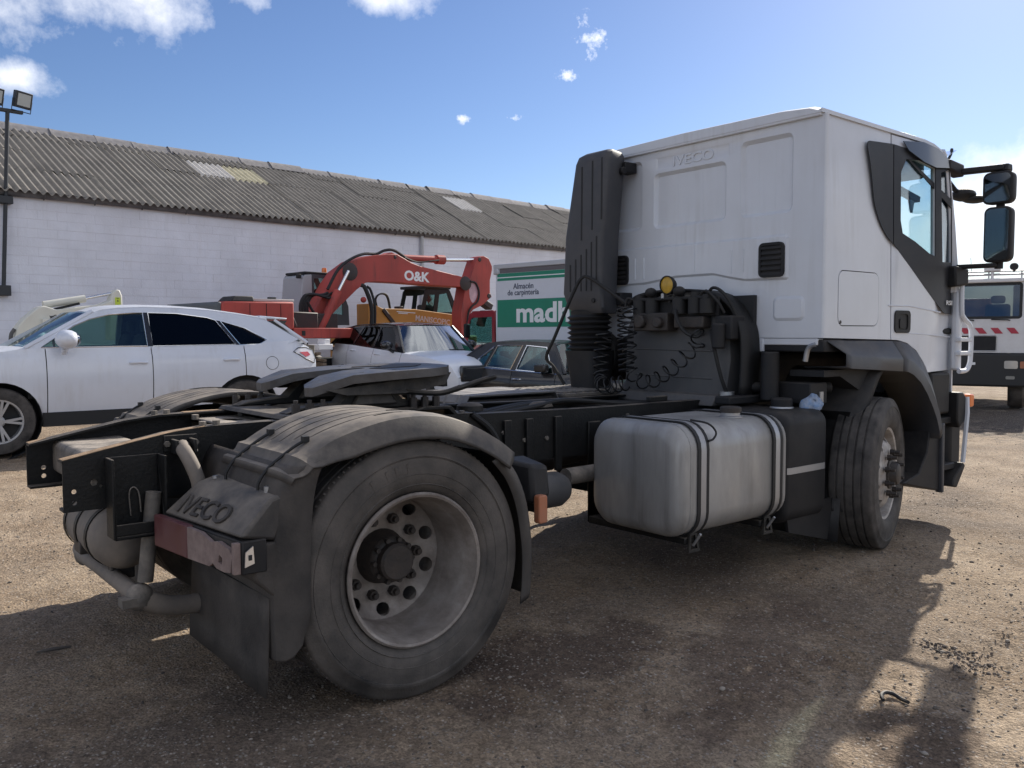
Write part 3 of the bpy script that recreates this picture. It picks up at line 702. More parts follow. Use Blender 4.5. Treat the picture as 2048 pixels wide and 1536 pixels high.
# rear wheel (outer of the pair): local frame, outer side towards -y, origin at wheel centre plane
def rear_wheel(parent, loc, flip, outer=True, mt=None):
    w = part('rear_wheel', parent); w.location = loc; w.rotation_euler = (0, 0, math.pi if flip else 0)
    ty = tyre_mesh(.533, .305, .300).build('tyre', M_rub, w, smooth=50)
    if outer and not flip:
        lg = MB()
        for i in range(120):
            a = 2*math.pi*i/120; c_, s_ = math.cos(a), math.sin(a)
            lg.bar((.514*c_, -.126, .514*s_), (.5295*c_, -.108, .5295*s_), .015, .008, (-s_, 0, c_))
        tag(lg.build('tread_lugs', M_rub, ty, smooth=0), kind='stuff')
        lt = bpy.data.curves.new('letters', 'FONT'); lt.body = 'LIU'; lt.extrude = .5; lt.resolution_u = 2; lt.offset = .01; lt.space_character = 1.3
        lo_ = bpy.data.objects.new('letters', lt); col.objects.link(lo_); lm_ = bpy.data.meshes.new_from_object(lo_.evaluated_get(bpy.context.evaluated_depsgraph_get())); bpy.data.objects.remove(lo_)
        x1_ = max(v_.co.x for v_ in lm_.vertices); y1_ = max(v_.co.y for v_ in lm_.vertices); a0_, a1_ = math.radians(121), math.radians(95)
        for v_ in lm_.vertices:      # worn raised letters bent round the sidewall
            t_ = a0_+(a1_-a0_)*v_.co.x/x1_; rr__ = .392+.05*v_.co.y/y1_; v_.co = (rr__*math.cos(t_), -.1512-.0022*(v_.co.z+.5), rr__*math.sin(t_))
        lm_.materials.clear(); lm_.materials.append(M_rub); lo_ = bpy.data.objects.new('sidewall_lettering', lm_); col.objects.link(lo_); lo_.parent = ty
        for r_, y_ in ((.352, -.1495), (.395, -.1525), (.462, -.1480), (.474, -.1475)):
            MB().lathe([(r_-.003, -y_-.002), (r_, -y_+.0022), (r_+.003, -y_-.002)], (0, 0, 0), (0, -1, 0), 72).build('sidewall_ridge', M_rub, ty)
    rm = MB(); prof = [(.306, -.120), (.318, -.132), (.319, -.142), (.310, -.150), (.300, -.146), (.296, -.128), (.288, -.112), (.286, -.03), (.268, .01), (.266, .115), (.258, .150), (.275, .150), (.276, .02), (.294, -.02), (.306, -.120)]
    rm.lathe([(r, -d) for r, d in prof], (0, 0, 0), (0, -1, 0), 60); rim = rm.build('rim', M_rim, w, smooth=40)
    if outer:
        disc_plate(lambda r: .150-.035*max(0, (r-.195)/.07)**2, .266, .118, None, .012, hr=.231, ha=.033, hb=.027).build('wheel_disc', M_rim, w, smooth=40)
        hb = MB(); hb.lathe([(0, -.005), (.070, -.005), (.080, -.015), (.080, -.05), (.098, -.06), (.104, -.075), (.110, -.13), (.120, -.15), (.122, -.22)], (0, 0, 0), (0, -1, 0), 24)
        hub = hb.build('hub', M_hub, w, smooth=40)
        for i in range(10):
            a = 2*math.pi*i/10; MB().cyl((.092*math.cos(a), .07, .092*math.sin(a)), (.092*math.cos(a), .038, .092*math.sin(a)), .011, n=6).build('hub_bolt', M_hub, w)
        for i in range(10):
            a = 2*math.pi*(i+.0)/10; b_ = MB(); nut(b_, (.1675*math.cos(a), .152, .1675*math.sin(a)), .023, .034); b_.build('wheel_nut', M_hub, w, smooth=30)
        MB().lathe([(.0, -.24), (.24, -.24), (.26, -.26)], (0, 0, 0), (0, -1, 0), 30).build('brake_drum', M_dark, w)
    return w
def front_wheel(parent, loc, rot):
    w = part('front_wheel', parent); w.location = loc; w.rotation_euler = (0, 0, rot)
    tyre_mesh(.525, .30, .300).build('tyre', M_rubf, w, smooth=50)
    rm = MB(); rm.lathe([(.262, 0), (.30, .02), (.297, .10), (.302, .118), (.318, .124), (.322, .112), (.31, .10), (.31, 0), (.262, -.02)], (0, 0, 0), (0, -1, 0), 60); rm.build('rim', M_rimf, w, smooth=40)
    fn = lambda r: -(.142-.085*max(0, min(1, (r-.18)/.10))**1.15)
    b_ = MB(); hs = []
    disc_plate(fn, .282, .09, None, .012, hr=.236, ha=.026, hb=.027).build('wheel_disc', M_rimf, w, smooth=45)
    hb = MB(); hb.lathe([(0, .205), (.055, .205), (.07, .198), (.078, .18), (.085, .155), (.105, .15), (.105, .10)], (0, 0, 0), (0, -1, 0), 24); hb.build('hub', M_hub, w)
    for i in range(10):
        a = 2*math.pi*(i+.5)/10; b_ = MB(); b_.cyl((.15*math.cos(a), -.142, .15*math.sin(a)), (.15*math.cos(a), -.172, .15*math.sin(a)), .021, n=6); b_.cyl((.15*math.cos(a), -.172, .15*math.sin(a)), (.15*math.cos(a), -.205, .15*math.sin(a)), .013, .011, n=8)
        b_.build('wheel_nut', M_hub, w, smooth=30)
    return w
rear_wheel(T, (0, -1.07, .523), False); rear_wheel(T, (0, -.735, .523), False, False)
rear_wheel(T, (0, 1.07, .523), True); rear_wheel(T, (0, .735, .523), True, False)
front_wheel(T, (3.813, -1.067, .515), .273); front_wheel(T, (3.83, 1.03, .515), math.pi+.23)
MB().tube([(3.83, -.95, .52), (3.83, -.6, .45), (3.83, .6, .45), (3.83, .95, .52)], .07, 12).build('front_axle', M_hub, T)

# ---- rear fenders
CREST = sm2([(-.575, .955), (-.47, 1.035), (-.33, 1.105), (-.12, 1.152), (.10, 1.150), (.28, 1.105), (.43, 1.035), (.53, .965)], 5)
def fender(s):
    """crown of the mudguard, s = -1 right, +1 left; ribs and the two tears are in the sheet"""
    ys = [.60, .612, .66]
    for gy in (.74, .82, .90, .98, 1.06): ys += [gy-.008, gy-.004, gy+.004, gy+.008]
    ys += [1.12, 1.165, 1.20, 1.228, 1.243, 1.248]
    rows = []
    for x, z in CREST:
        nx_ = x*.95; nz_ = z-.50; l = math.hypot(nx_, nz_); nx_ /= l; nz_ /= l; row = []
        for y in ys:
            d = 0.0
            if y < .615: d = -.02 if y < .605 else 0
            for i, gy in enumerate((.74, .82, .90, .98, 1.06)):
                if abs(y-gy) < .0045 and (-.46+.02*i) < x < (.16-.03*i): d = -.012
            if y > 1.12: d = -(.012*((y-1.12)/.08)**2)
            if y > 1.2: d = -.012-(.085 if x > -.35 else .085*max(.15, min(1, (x+.60)/.25)))*((y-1.2)/.048)**1.5
            d += .006*noise.noise(Vector((x*3, y*3, s)))
            if abs(x+.50) < .012 or abs(x+.555) < .012: d += .012
            row.append((x+nx_*d, s*(y if y < 1.2 else y), z+nz_*d))
        rows.append(row)
    b = MB(); b.grid(rows); f = b.build('fender_cover', M_fend, T, smooth=28, solid=.007)
    # split in the top, opened to the tyre: dark rag of rubber hanging in a hole
    for (x, y, a, w_) in ((.16, 1.02, .06, .030), (-.02, 1.10, .10, .008), (.05, .98, .05, .009)):
        z = interp(CREST, x); h = MB(); n = 9
        ring = [(x+a*math.cos(t)*(1+.3*math.sin(3*t)), s*(y+w_*math.sin(t)*(1+.35*math.cos(2*t))), 0) for t in [2*math.pi*k/n for k in range(n)]]
        up = [(p[0], p[1], interp(CREST, p[0])+.0065) for p in ring]; h.add(up+[(x, s*y, z-.02)], [(i, (i+1) % n, n) for i in range(n)]); h.build('tear', M_rubber, f, smooth=0)
    return f
fr = fender(-1); fl_ = fender(1)
for s, f in ((-1, fr), (1, fl_)):
    for y in (.76, 1.085):   # rubber straps that hold the crown down
        b = MB(); b.tube(smooth_pts([(-.425, s*y, 1.075), (-.47, s*(y-.005), 1.052), (-.56, s*(y-.02), .985), (-.60, s*(y-.025), .93), (-.605, s*(y-.025), .90)], 4), .006, 6); b.box(-.435, -.41, s*y-.012, s*y+.012, 1.068, 1.092); b.build('rubber_strap', M_rubber, f)
# front lower strip of the right mudguard
for s in (-1, 1):
    b = MB(); path = sm2([(.45, .955), (.53, .86), (.585, .73), (.615, .55), (.615, .40), (.605, .30)], 4)
    b.grid([[(x-.02, s*.62, z), (x, s*1.16, z), (x-.002, s*1.20, z), (x-.03, s*1.222, z-.005), (x-.075, s*1.226, z-.02)] for x, z in path]); b.build('mudguard_front', M_fend, T, solid=.007)
# rear guard, mud flap
for s in (-1, 1):
    b = MB(); path = sm2([(-.535, 1.0), (-.575, .93), (-.60, .82), (-.612, .65), (-.615, .48), (-.612, .33), (-.61, .29)], 4)
    rows = []
    for i, (x, z) in enumerate(path):
        k = 1-.35*max(0, (.42-z)/.13)
        rows.append([(x, s*.40, z+.004), (x, s*.8, z), (x, s*1.17, z), (x+.006, s*1.205, z), (x+.03, s*1.226, z), (x+.06*k+.02, s*1.230, z+.01), (x+.115*k+.02, s*1.228, z+.03 if z > .35 else z+.045)])
    b.grid(rows); b.build('mudguard_rear', M_guard, T, solid=.007)
    b = MB(); rows = []
    for z in (.52, .42, .32, .24, .165):
        rows.append([(-.622-.012*((.52-z)/.35)+.004*math.sin(y*9+z*8), s*y, z-(.02*(y-.4) if z < .2 else 0)) for y in (.36, .5, .65, .8, .95, 1.08, 1.18)])
    b.grid(rows); b.build('mud_flap', M_guard, T, solid=.009)
# tail light housings (right one embossed), lamps
def tail_light(s):
    Y = lambda y: s*y
    p = [(-.60, Y(.58), .735), (-.60, Y(1.21), .735), (-.735, Y(1.215), .765), (-.800, Y(.545), .755),
         (-.56, Y(.59), .912), (-.53, Y(1.225), .925), (-.612, Y(1.19), .885), (-.675, Y(.60), .880)]
    b = MB(); b.hexa([p[0], p[1], p[2], p[3], p[4], p[5], p[6], p[7]])
    hz = b.build('tail_light_housing', M_fend, T, bevel=.014, seg=3)
    b = MB(); b.hexa([(-.60, Y(.62), .56), (-.58, Y(1.21), .50), (-.68, Y(1.205), .60), (-.755, Y(.60), .62), (-.60, Y(.62), .734), (-.58, Y(1.21), .734), (-.70, Y(1.21), .734), (-.76, Y(.60), .734)])
    b.build('lower_housing', M_guard, hz, bevel=.01)
    for y, x in ((.66, -.62), (1.10, -.585)): MB().cyl((x, Y(y), .895), (x, Y(y), .906+.012*(y > 1)), .012, n=6).build('bolt', M_strap, hz)
    def lp(t, z, d=0.0):   # along the lamp face, t 0 (inner) .. 1 (outer)
        return Vector((-.803+.075*t-d, Y(.545+.67*t), z))
    lm = part('tail_lamp', T)
    def slab(t0, t1, z0, z1, d0, d1, nm, mt_, bev=.005):
        b = MB(); b.hexa([lp(t0, z0, d1), lp(t1, z0, d1), lp(t1, z0, d0), lp(t0, z0, d0), lp(t0, z1, d1), lp(t1, z1, d1), lp(t1, z1, d0), lp(t0, z1, d0)]); return b.build(nm, mt_, lm, bevel=bev)
    slab(0, 1.0, .632, .752, -.09, .001, 'lamp_body', M_blk)
    slab(.0, .44, .628, .756, .0015, .030, 'red_lens', M_red)
    if s > 0: slab(.445, .99, .630, .752, .0015, .028, 'amber_lens', M_orangd)
    else:
        b = MB(); out = [(.445, .630), (.70, .632), (.74, .648), (.78, .634), (.86, .630), (.93, .636), (.95, .70), (.92, .72), (.80, .735), (.72, .725), (.60, .748), (.445, .751)]
        b.plate(out, [[(.80, .66), (.84, .655), (.845, .68), (.81, .69)]], lambda u, v, d: tuple(lp(u, v, .006+d+.012*(1-u))), .016); b.build('broken_lens', M_pink, lm, smooth=0)
        slab(.46, .96, .640, .742, .0012, .004, 'reflector_back', M_guard, 0)
        slab(.955, .985, .635, .748, .0015, .026, 'lens_edge', M_pink, .002)
        MB().hexa([(-.725, Y(1.222), .662), (-.690, Y(1.222), .672), (-.690, Y(1.228), .672), (-.725, Y(1.228), .662), (-.722, Y(1.222), .715), (-.694, Y(1.222), .735), (-.694, Y(1.228), .735), (-.722, Y(1.228), .715)]).build('silver_socket', M_silver, lm)
        MB().box(-.712, -.700, -1.231, -1.2285, .686, .705).build('socket_slot', M_dark, lm, smooth=0)
    return hz
hzr = tail_light(-1); tail_light(1)
# raised maker's name on the right housing's sloping face
a0 = Vector((-.800, -.545, .755)); a1 = Vector((-.735, -1.215, .765)); tp = Vector((-.675, -.60, .880))
ux = (a1-a0).normalized(); nrm = ux.cross((tp-a0)).normalized(); uy = nrm.cross(ux).normalized()
if uy.z < 0: uy = -uy
text('raised_name', 'IVECO', M_guard, hzr, a0+ux*.10+uy*.026+ux.cross(uy)*.001, ux, uy, .40, .085, .014, .012)
# side markers
for s in (-1, 1):
    b = MB(); b.hexa([(.60, s*.95, .70), (.78, s*.95, .70), (.79, s*1.14, .72), (.66, s*1.16, .70), (.62, s*.95, .90), (.78, s*.95, .90), (.79, s*1.12, .865), (.67, s*1.14, .88)]); b.build('side_box', M_blk, T, bevel=.02)
    b = MB(); b.prism(rrect(.660, .712, .615, .745, .012), 'y', s*1.165, s*1.205); b.build('side_marker', M_orangd, T, bevel=.006)
    MB().box(.675, .70, min(s*1.10, s*1.17), max(s*1.10, s*1.17), .66, .70).build('marker_bracket', M_chas, T)
    b = MB(); b.prism(rrect(3.335, 3.36, .40, .50, .008), 'y', s*1.175, s*1.20); b.build('side_marker', M_orangd, T, bevel=.004)

# ---- fifth wheel
fw = part('fifth_wheel', T); fw.location = (.40, 0, 1.248); fw.rotation_euler = (0, math.radians(-2.2), 0)
PL = [(u_, v_*.94) for u_, v_ in [(-.40, .40), (-.43, .36), (-.435, .28), (-.41, .22), (-.30, .16), (-.12, .075), (.0, .05), (.035, .03), (.045, 0), (.035, -.03), (.0, -.05), (-.12, -.075), (-.30, -.16), (-.41, -.22), (-.435, -.28), (-.43, -.36), (-.40, -.40),
      (-.25, -.445), (0, -.46), (.20, -.455), (.33, -.40), (.42, -.28), (.455, -.12), (.46, 0), (.455, .12), (.42, .28), (.33, .40), (.20, .455), (0, .46), (-.25, .445)]]
M_fifth = mat('worn_greasy_steel', (.085, .085, .09), .30, metal=.6, var=.4, vscale=6, dust=(.11, .09, .075), dustamt=.30, dscale=7, bump=.25, bscale=40)
def bend(u, v, d):   # horns droop to the rear
    return (u, v, -d-.9*max(0, -u-.18)**2)
pl = MB(); hol = [circ(x, y, .013, 8) for x, y in ((.22, .25), (.22, -.25), (.05, .30), (.05, -.30), (-.15, .32), (-.15, -.32), (.33, .1), (.33, -.1))]
pl.plate(PL, hol, lambda u, v, d: (u, v, .05-d*(1 if abs(v) > .1 else .6)-.9*max(0, -u-.18)**2), .042); plo = pl.build('top_plate', M_fifth, fw, smooth=25)
sk = MB()
for s in (-1, 1):
    prf = [(-.38, -.018), (.38, -.018), (.34, -.08), (.05, -.10), (-.28, -.075)]
    o1 = [(u, s*(.405 if u < .3 else .34), .021+v-.9*max(0, -u-.18)**2+.012) for u, v in prf]; o2 = [(u, y-s*.02, z) for u, y, z in o1]
    n = len(o1); sk.add(o1+o2, [tuple(range(n)), tuple(range(n, 2*n))[::-1]]+[(i, (i+1) % n, n+(i+1) % n, n+i) for i in range(n)])
sk.box(.33, .36, -.33, .33, -.06, -.007); sk.build('skirt', M_chas, fw, smooth=20)
lk = MB(); lk.box(-.02, .30, -.16, .16, -.10, .018); lk.cyl((.10, 0, -.10), (.10, 0, .03), .055, n=18); lk.build('lock', M_hub, fw)
gr = MB(); gr.plate([(.06, -.16), (.25, -.19), (.36, -.08), (.36, .08), (.25, .19), (.06, .16), (.02, .10), (.12, .06), (.14, 0), (.12, -.06), (.02, -.10)], [], lambda u, v, d: (u, v, .0535-d+.001*math.sin(u*60)), .003); gr.build('grease', M_hub, fw, smooth=0)
MB().tube(smooth_pts([(.05, -.30, -.06), (.15, -.52, -.07), (.23, -.56, -.06), (.42, -.57, -.02), (.50, -.57, -.01)], 4), .014, 8).build('release_handle', M_chas, fw)
for s in (-1, 1):
    b = MB(); b.prism([(-.17, 1.108), (.70, 1.108), (.66, 1.13), (.47, 1.15), (.39, 1.235), (.20, 1.235), (.11, 1.15), (-.11, 1.13)], 'y', s*.30-.05, s*.30+.05); b.build('pedestal', M_chas, T, bevel=.008)
    b = MB(); b.hexa([(.17, s*.30-.09, 1.13), (.42, s*.30-.09, 1.13), (.42, s*.30+.09, 1.13), (.17, s*.30+.09, 1.13), (.24, s*.30-.055, 1.24), (.35, s*.30-.055, 1.24), (.35, s*.30+.055, 1.24), (.24, s*.30+.055, 1.24)]); b.build('pivot_block', M_chas, T, bevel=.01)
    for x in (-.13, -.06, .01, .52, .59, .66):
        b = MB(); b.cyl((x, s*.37, 1.09), (x, s*.37, 1.155), .020, n=6); b.cyl((x, s*.37, 1.155), (x, s*.37, 1.172), .012, n=8); b.build('mounting_bolt', M_hub, T)
b = MB(); prf = [(-.22, 1.088), (-.20, 1.106), (-.02, 1.106), (.02, 1.096), (.06, 1.106), (.50, 1.106), (.54, 1.096), (.58, 1.106), (.74, 1.102), (.78, 1.06), (.90, 1.056), (.90, 1.048), (.76, 1.052), (.72, 1.086)]
b.prism(prf, 'y', -.40, .40); b.build('mounting_plate', M_chas, T, bevel=.004)
for s in (-1, 1):
    b = MB(); b.prism([(-.26, 1.086), (.86, 1.052), (.80, .94), (-.20, .95)], 'y', s*.388, s*.400); b.build('mounting_angle', M_chas, T)

# ---- fuel tank, right side
def rr_section(x, y0, y1, z0, z1, r, k=6): return [(x, u, v) for u, v in rrect(y0, y1, z0, z1, r, k)]
b = MB(); rings = []
for x, i in ((1.620, .075), (1.628, .045), (1.645, .018), (1.672, .0), (2.57, .0), (2.597, .018), (2.614, .045), (2.622, .075)):
    rings.append(rr_section(x, -1.225+i, -.535-i, .385+i, .995-i, .14-i*.5))
b.loft(rings); tank = b.build('fuel_tank', M_alu, T, smooth=50)
for x in (1.70, 2.545):
    MB().tube([(x, u, v) for u, v in rrect(-1.2255, -.5345, .3845, .9955, .1405, 8)], .0032, 5, closed=True).build('weld_seam', M_alu, tank)
for x in (1.80, 2.48):
    b = MB(); b.tube([(x, u, v) for u, v in rrect(-1.230, -.530, .380, 1.0, .145, 6)], .004, 4, closed=True)
    ring = rrect(-1.232, -.528, .378, 1.002, .146, 6)
    for dx0, dx1, off, nm, mt_ in ((-.026, .026, .002, 'strap', M_strap), (-.050, -.024, .004, 'strap_edging', M_rubber), (.024, .044, .004, 'strap_edging', M_rubber)):
        b = MB(); o1 = rrect(-1.226-off, -.534+off, .384-off, .996+off, .142, 6); o2 = rrect(-1.231-off, -.529+off, .379-off, 1.001+off, .145, 6); n = len(o1)
        vs = [(x+dx0, *q) for q in o1]+[(x+dx1, *q) for q in o1]+[(x+dx0, *q) for q in o2]+[(x+dx1, *q) for q in o2]; fs = []
        for i in range(n):
            j = (i+1) % n; fs += [(2*n+i, 2*n+j, 3*n+j, 3*n+i), (i, j, 2*n+j, 2*n+i), (n+i, n+j, 3*n+j, 3*n+i)]
        b.add(vs, fs); b.build(nm, mt_, tank, smooth=40)
    b = MB(); b.box(x-.05, x+.05, -1.15, -.40, .335, .375); b.box(x-.05, x+.05, -.40, -.388, .335, .95); b.build('tank_bracket', M_chas, T, bevel=.006)
    b = MB(); b.plate([(-.045, .335), (.045, .335), (.035, .44), (-.025, .44)], [[(-.028, .35), (.028, .35), (.018, .425), (-.012, .425)]], lambda u, v, d, x=x: (x+u, -1.150-d-(.44-v)*.12+.0, v-.04), .012); b.build('strap_hook', M_chas, T)
    MB().cyl((x, -1.215, .40), (x, -1.165, .33), .008, n=8).build('strap_bolt', M_strap, T)
b = MB(); b.tube(smooth_pts([(1.82, -1.12, 1.012), (1.87, -1.20, .995), (1.90, -1.232, .95), (1.875, -1.236, .915), (1.835, -1.234, .905)], 4), .006, 6); b.build('strap_tail', M_rubber, tank)
b = MB(); b.lathe([(0, .062), (.055, .062), (.062, .055), (.062, .03), (.05, .028), (.05, 0)], (2.27, -1.05, .994), (0, 0, 1), 20); b.build('filler_cap', M_hub, tank)
b = MB(); b.lathe([(.054, .028), (.054, .012), (.066, .006), (.066, 0)], (2.27, -1.05, .993), (0, 0, 1), 20); b.build('filler_neck', M_strap, tank)

# ---- black plastic tank in front of it
b = MB(); rings = []
for x, i in ((2.70, .03), (2.715, .008), (2.74, 0), (3.13, 0), (3.155, .008), (3.17, .03)): rings.append(rr_section(x, -1.14+i, -.60-i, .30+i, 1.0-i, .09))
b.loft(rings); bt_ = b.build('plastic_tank', M_blk, T, smooth=45)
b = MB(); o1 = rrect(2.695, 3.175, -1.145, -.595, .06, 4); o2 = rrect(2.699, 3.171, -1.141, -.599, .06, 4); n = len(o1)
b.add([(u, v, .615) for u, v in o1]+[(u, v, .655) for u, v in o1]+[(u, v, .615) for u, v in o2]+[(u, v, .655) for u, v in o2], [f for i in range(n) for f in ((i, (i+1) % n, n+(i+1) % n, n+i), (n+i, n+(i+1) % n, 3*n+(i+1) % n, 3*n+i), (i, (i+1) % n, 2*n+(i+1) % n, 2*n+i))]); b.build('strap', M_strap, bt_)
MB().lathe([(0, .07), (.06, .07), (.068, .06), (.068, 0)], (2.98, -.92, .995), (0, 0, 1), 18).build('filler_cap', M_blk, bt_)
MB().lathe([(.072, .012), (.076, .006), (.076, -.004)], (2.98, -.92, .998), (0, 0, 1), 18).build('filler_neck', M_strap, bt_)
# twin reservoir, battery box and pipes behind
MB().box(2.72, 3.20, -.58, -.40, .45, .92).build('battery_box', M_blk, T, bevel=.02)
MB().lathe([(0, 0), (.075, .02), (.10, .07), (.10, .38), (.075, .43), (0, .45)], (1.00, -.52, .60), (1, 0, 0), 24).build('air_cylinder', M_grey, T)
MB().lathe([(0, 0), (.09, .02), (.12, .08), (.12, .40), (.09, .46), (0, .48)], (1.02, .60, .60), (1, 0, 0), 24).build('air_cylinder', M_grey, T)
b = MB(); b.tube([(1.45, -.52, .66), (1.8, -.5, .66), (2.6, -.5, .72)], .05, 12); b.build('exhaust_pipe', M_chasd, T)
for x in (1.12, 1.28, 1.50): MB().box(x-.025, x+.025, -.41, -.39, .68, 1.0).build('web_bracket', M_chas, T, bevel=.004)
b = MB(); b.tube(smooth_pts([(.88, -.39, 1.05), (1.0, -.41, .95), (1.10, -.44, .75), (1.22, -.50, .55), (1.3, -.5, .48)], 5), .018, 8); b.build('air_hose', M_rubber, T)
b = MB(); b.lathe([(0, .05), (.05, .045), (.075, .03), (.08, 0)], (1.02, -.18, 1.045), (0, 0, 1), 16); b.build('mushroom_vent', M_chas, T)
for i in range(4):   # hoses lying in the frame
    y = -.30+.05*i; MB().tube(smooth_pts([(.9, y, 1.0), (1.4, y+.05*math.sin(i), 1.055), (1.75, y+.08, 1.07-.01*i), (2.2, y, 1.03), (2.8, y+.05, 1.0)], 5), .014, 7).build('frame_hose', M_rubber, T)
MB().ball((1.50, -.24, 1.045), .06, 8, 6, (1.6, 1, .6)).build('hose_coupling', M_chas, T)
MB().box(2.30, 2.47, -.40, -.36, 1.04, 1.075).build('cable_clamp', M_chas, T, bevel=.006)

# ---- left side: battery cover with ribbed lid, tread plate catwalk
M_lid = mat('dusty_grey_lid', (.10, .10, .105), .5, dust=(.36, .33, .31), dustamt=.15, dustup=.45, dscale=5)
b = MB(); sec = []
for y in [.44+.01*i for i in range(70)]:
    sec.append((y, 1.075-(.018 if (i := int((y-.44)*100)) % 13 in (11, 12) else 0)-(.035 if y > 1.10 else 0)))
b.grid([[(x, y, z-(.05 if x in (1.44, 2.26) else 0)) for y, z in sec] for x in (1.44, 1.47, 1.9, 2.23, 2.26)], th=(0, 0, -.01)); b.build('battery_cover', M_lid, T, smooth=20)
MB().box(1.46, 2.24, .45, 1.12, .50, 1.04).build('battery_box', M_blk, T, bevel=.02)
b = MB(); b.box(2.28, 3.0, .40, 1.14, 1.03, 1.05)
for i in range(11):
    for j in range(2): b.box(2.31+i*.062, 2.345+i*.062, .44+.34*j, .74+.34*j, 1.05, 1.062)
b.build('tread_plate', M_chasd, T, smooth=0)
MB().box(2.3, 2.98, .45, 1.10, .50, 1.02).build('left_tank', M_blk, T, bevel=.03)
# ================================================================== CAB
cab = part('cab', T)
M_trim = mat('satin_black_trim', (.015, .017, .023), .55, spec=.35, dust=DUST, dustamt=.03)
YR, YL, XB = -1.14, 1.06, 3.09
def embossed(outer, panels, cut, fn, name, mt_, parent, th=.006):
    """sheet with pressed panels: (outline, depth, width of the sloping edge); depth>0 goes in"""
    b = MB(); loops = [outer]+[p for p, _, _ in panels]+cut
    b.add([fn(u, v, 0) for l in loops for u, v in l], triangulate(loops))
    for p, d, w in panels:
        q = inset(p, w*.55); q2 = inset(p, w); n = len(p)
        r0 = [fn(u, v, 0) for u, v in p]; r1 = [fn(u, v, d*.55) for u, v in q]; r2 = [fn(u, v, d) for u, v in q2]
        b.add(r0+r1+r2, [f for i in range(n) for f in ((i, (i+1) % n, n+(i+1) % n, n+i), (n+i, n+(i+1) % n, 2*n+(i+1) % n, 2*n+i))])
        b.add(r2, triangulate([q2]))
    return b.build(name, mt_, parent, smooth=25)
RW = lambda u, v, d: (XB+d, u, v)
vr = rrect(-.864, -.672, 1.853, 2.082, .035); vl = rrect(.525, .715, 1.863, 2.092, .035)
low = [(.95, 1.855), (.95, 2.135), (.93, 2.147), (-.865, 2.13), (-.885, 2.11), (-.885, 1.845), (-.87, 1.832), (-.55, 1.838), (-.42, 1.862), (-.28, 1.893), (-.06, 1.893), (.06, 1.893), (.20, 1.875), (.37, 1.857)]
low = low[::-1]
outer = [(YR+.015, 1.452), (YL-.015, 1.452), (YL-.015, 2.86), (YR+.015, 2.86)]
panels = [(rrect(-.905, -.497, 2.268, 2.783, .045), .026, .024), (rrect(-.378, .288, 2.27, 2.682, .045), .026, .024),
          (rrect(.407, .82, 2.278, 2.80, .045), .026, .024), (rrect(-.408, .27, 2.705, 2.80, .018), .006, .014),
          (rrect(-1.006, -.768, 1.562, 1.725, .04), -.010, .02)]
# the lower band is a shallow raised field that carries the two vents
b = MB(); wallr = embossed(outer, panels+[(low, -.016, .016)], [], RW, 'rear_wall', M_white, cab)
for y in (-.76, -.63): MB().tube([(XB+.027, y, 2.30), (XB+.027, y, 2.76)], .0025, 4).build('panel_bead', M_white, wallr)
for y in (-.16, .06): MB().tube([(XB+.027, y, 2.30), (XB+.027, y, 2.66)], .0025, 4).build('panel_bead', M_white, wallr)
for y in (.46, .37, -.44, -.54): MB().tube([(XB-.017, y, 1.90), (XB-.017, y, 2.06)], .006, 6).build('panel_bead', M_white, wallr)
MB().tube([(XB-.017, -.12, 1.93), (XB-.017, -.12, 2.12)], .004, 6).build('panel_bead', M_white, wallr)
text('raised_name', 'IVECO', M_white, wallr, (XB+.004, .105, 2.713), (0, -1, 0), (0, 0, 1), .37, .072, .012, .012)
for vv in (vr, vl):
    us = [q[0] for q in vv]; u0, u1 = min(us), max(us); z0 = min(q[1] for q in vv); z1 = max(q[1] for q in vv)
    v = MB(); v.plate(vv, [inset(vv, .018)], lambda u, w, d: (XB-.034+d, u, w), .020); vo_ = v.build('vent', M_blk, wallr, smooth=30)
    v = MB(); v.plate(inset(vv, .017), [], lambda u, w, d: (XB-.020+d, u, w), .003); v.build('vent_back', M_dark, vo_, smooth=0)
    for i in range(6):
        z = z0+.030+i*(z1-z0-.05)/5.2
        MB().hexa([(XB-.022, u0+.02, z-.008), (XB-.022, u1-.02, z-.008), (XB-.036, u1-.02, z-.016), (XB-.036, u0+.02, z-.016), (XB-.022, u0+.02, z+.012), (XB-.022, u1-.02, z+.012), (XB-.034, u1-.02, z-.004), (XB-.034, u0+.02, z-.004)]).build('vent_slat', M_blk, vo_, smooth=0)
# rounded rear corner posts
for y, s in ((YR, -1), (YL, 1)):
    b = MB(); ring = lambda z: [(XB+.001, y-s*.016, z), (XB+.004, y-s*.006, z), (XB+.012, y-s*.001, z), (XB+.024, y, z), (XB+.024, y-s*.012, z), (XB+.010, y-s*.016, z)]
    b.loft([ring(1.452), ring(2.86)]); b.build('corner_post', M_white, cab, smooth=60)
# bottom rail, stub bracket and drain hose under the cab
b = MB(); b.box(XB+.004, XB+.07, -1.10, -.62, 1.405, 1.450); b.box(XB-.005, XB+.09, -.70, -.595, 1.36, 1.448); b.build('sill_rail', M_white, cab, bevel=.006)
MB().cyl((XB-.006, -.66, 1.405), (XB-.012, -.66, 1.405), .014, n=10).build('sill_hole', M_dark, cab)
b = MB(); b.tube(smooth_pts([(3.10, -1.085, 1.41), (3.10, -1.05, 1.40), (3.10, -1.025, 1.37), (3.10, -1.01, 1.30)], 4), .017, 8); b.build('drain_hose', M_strap, cab)
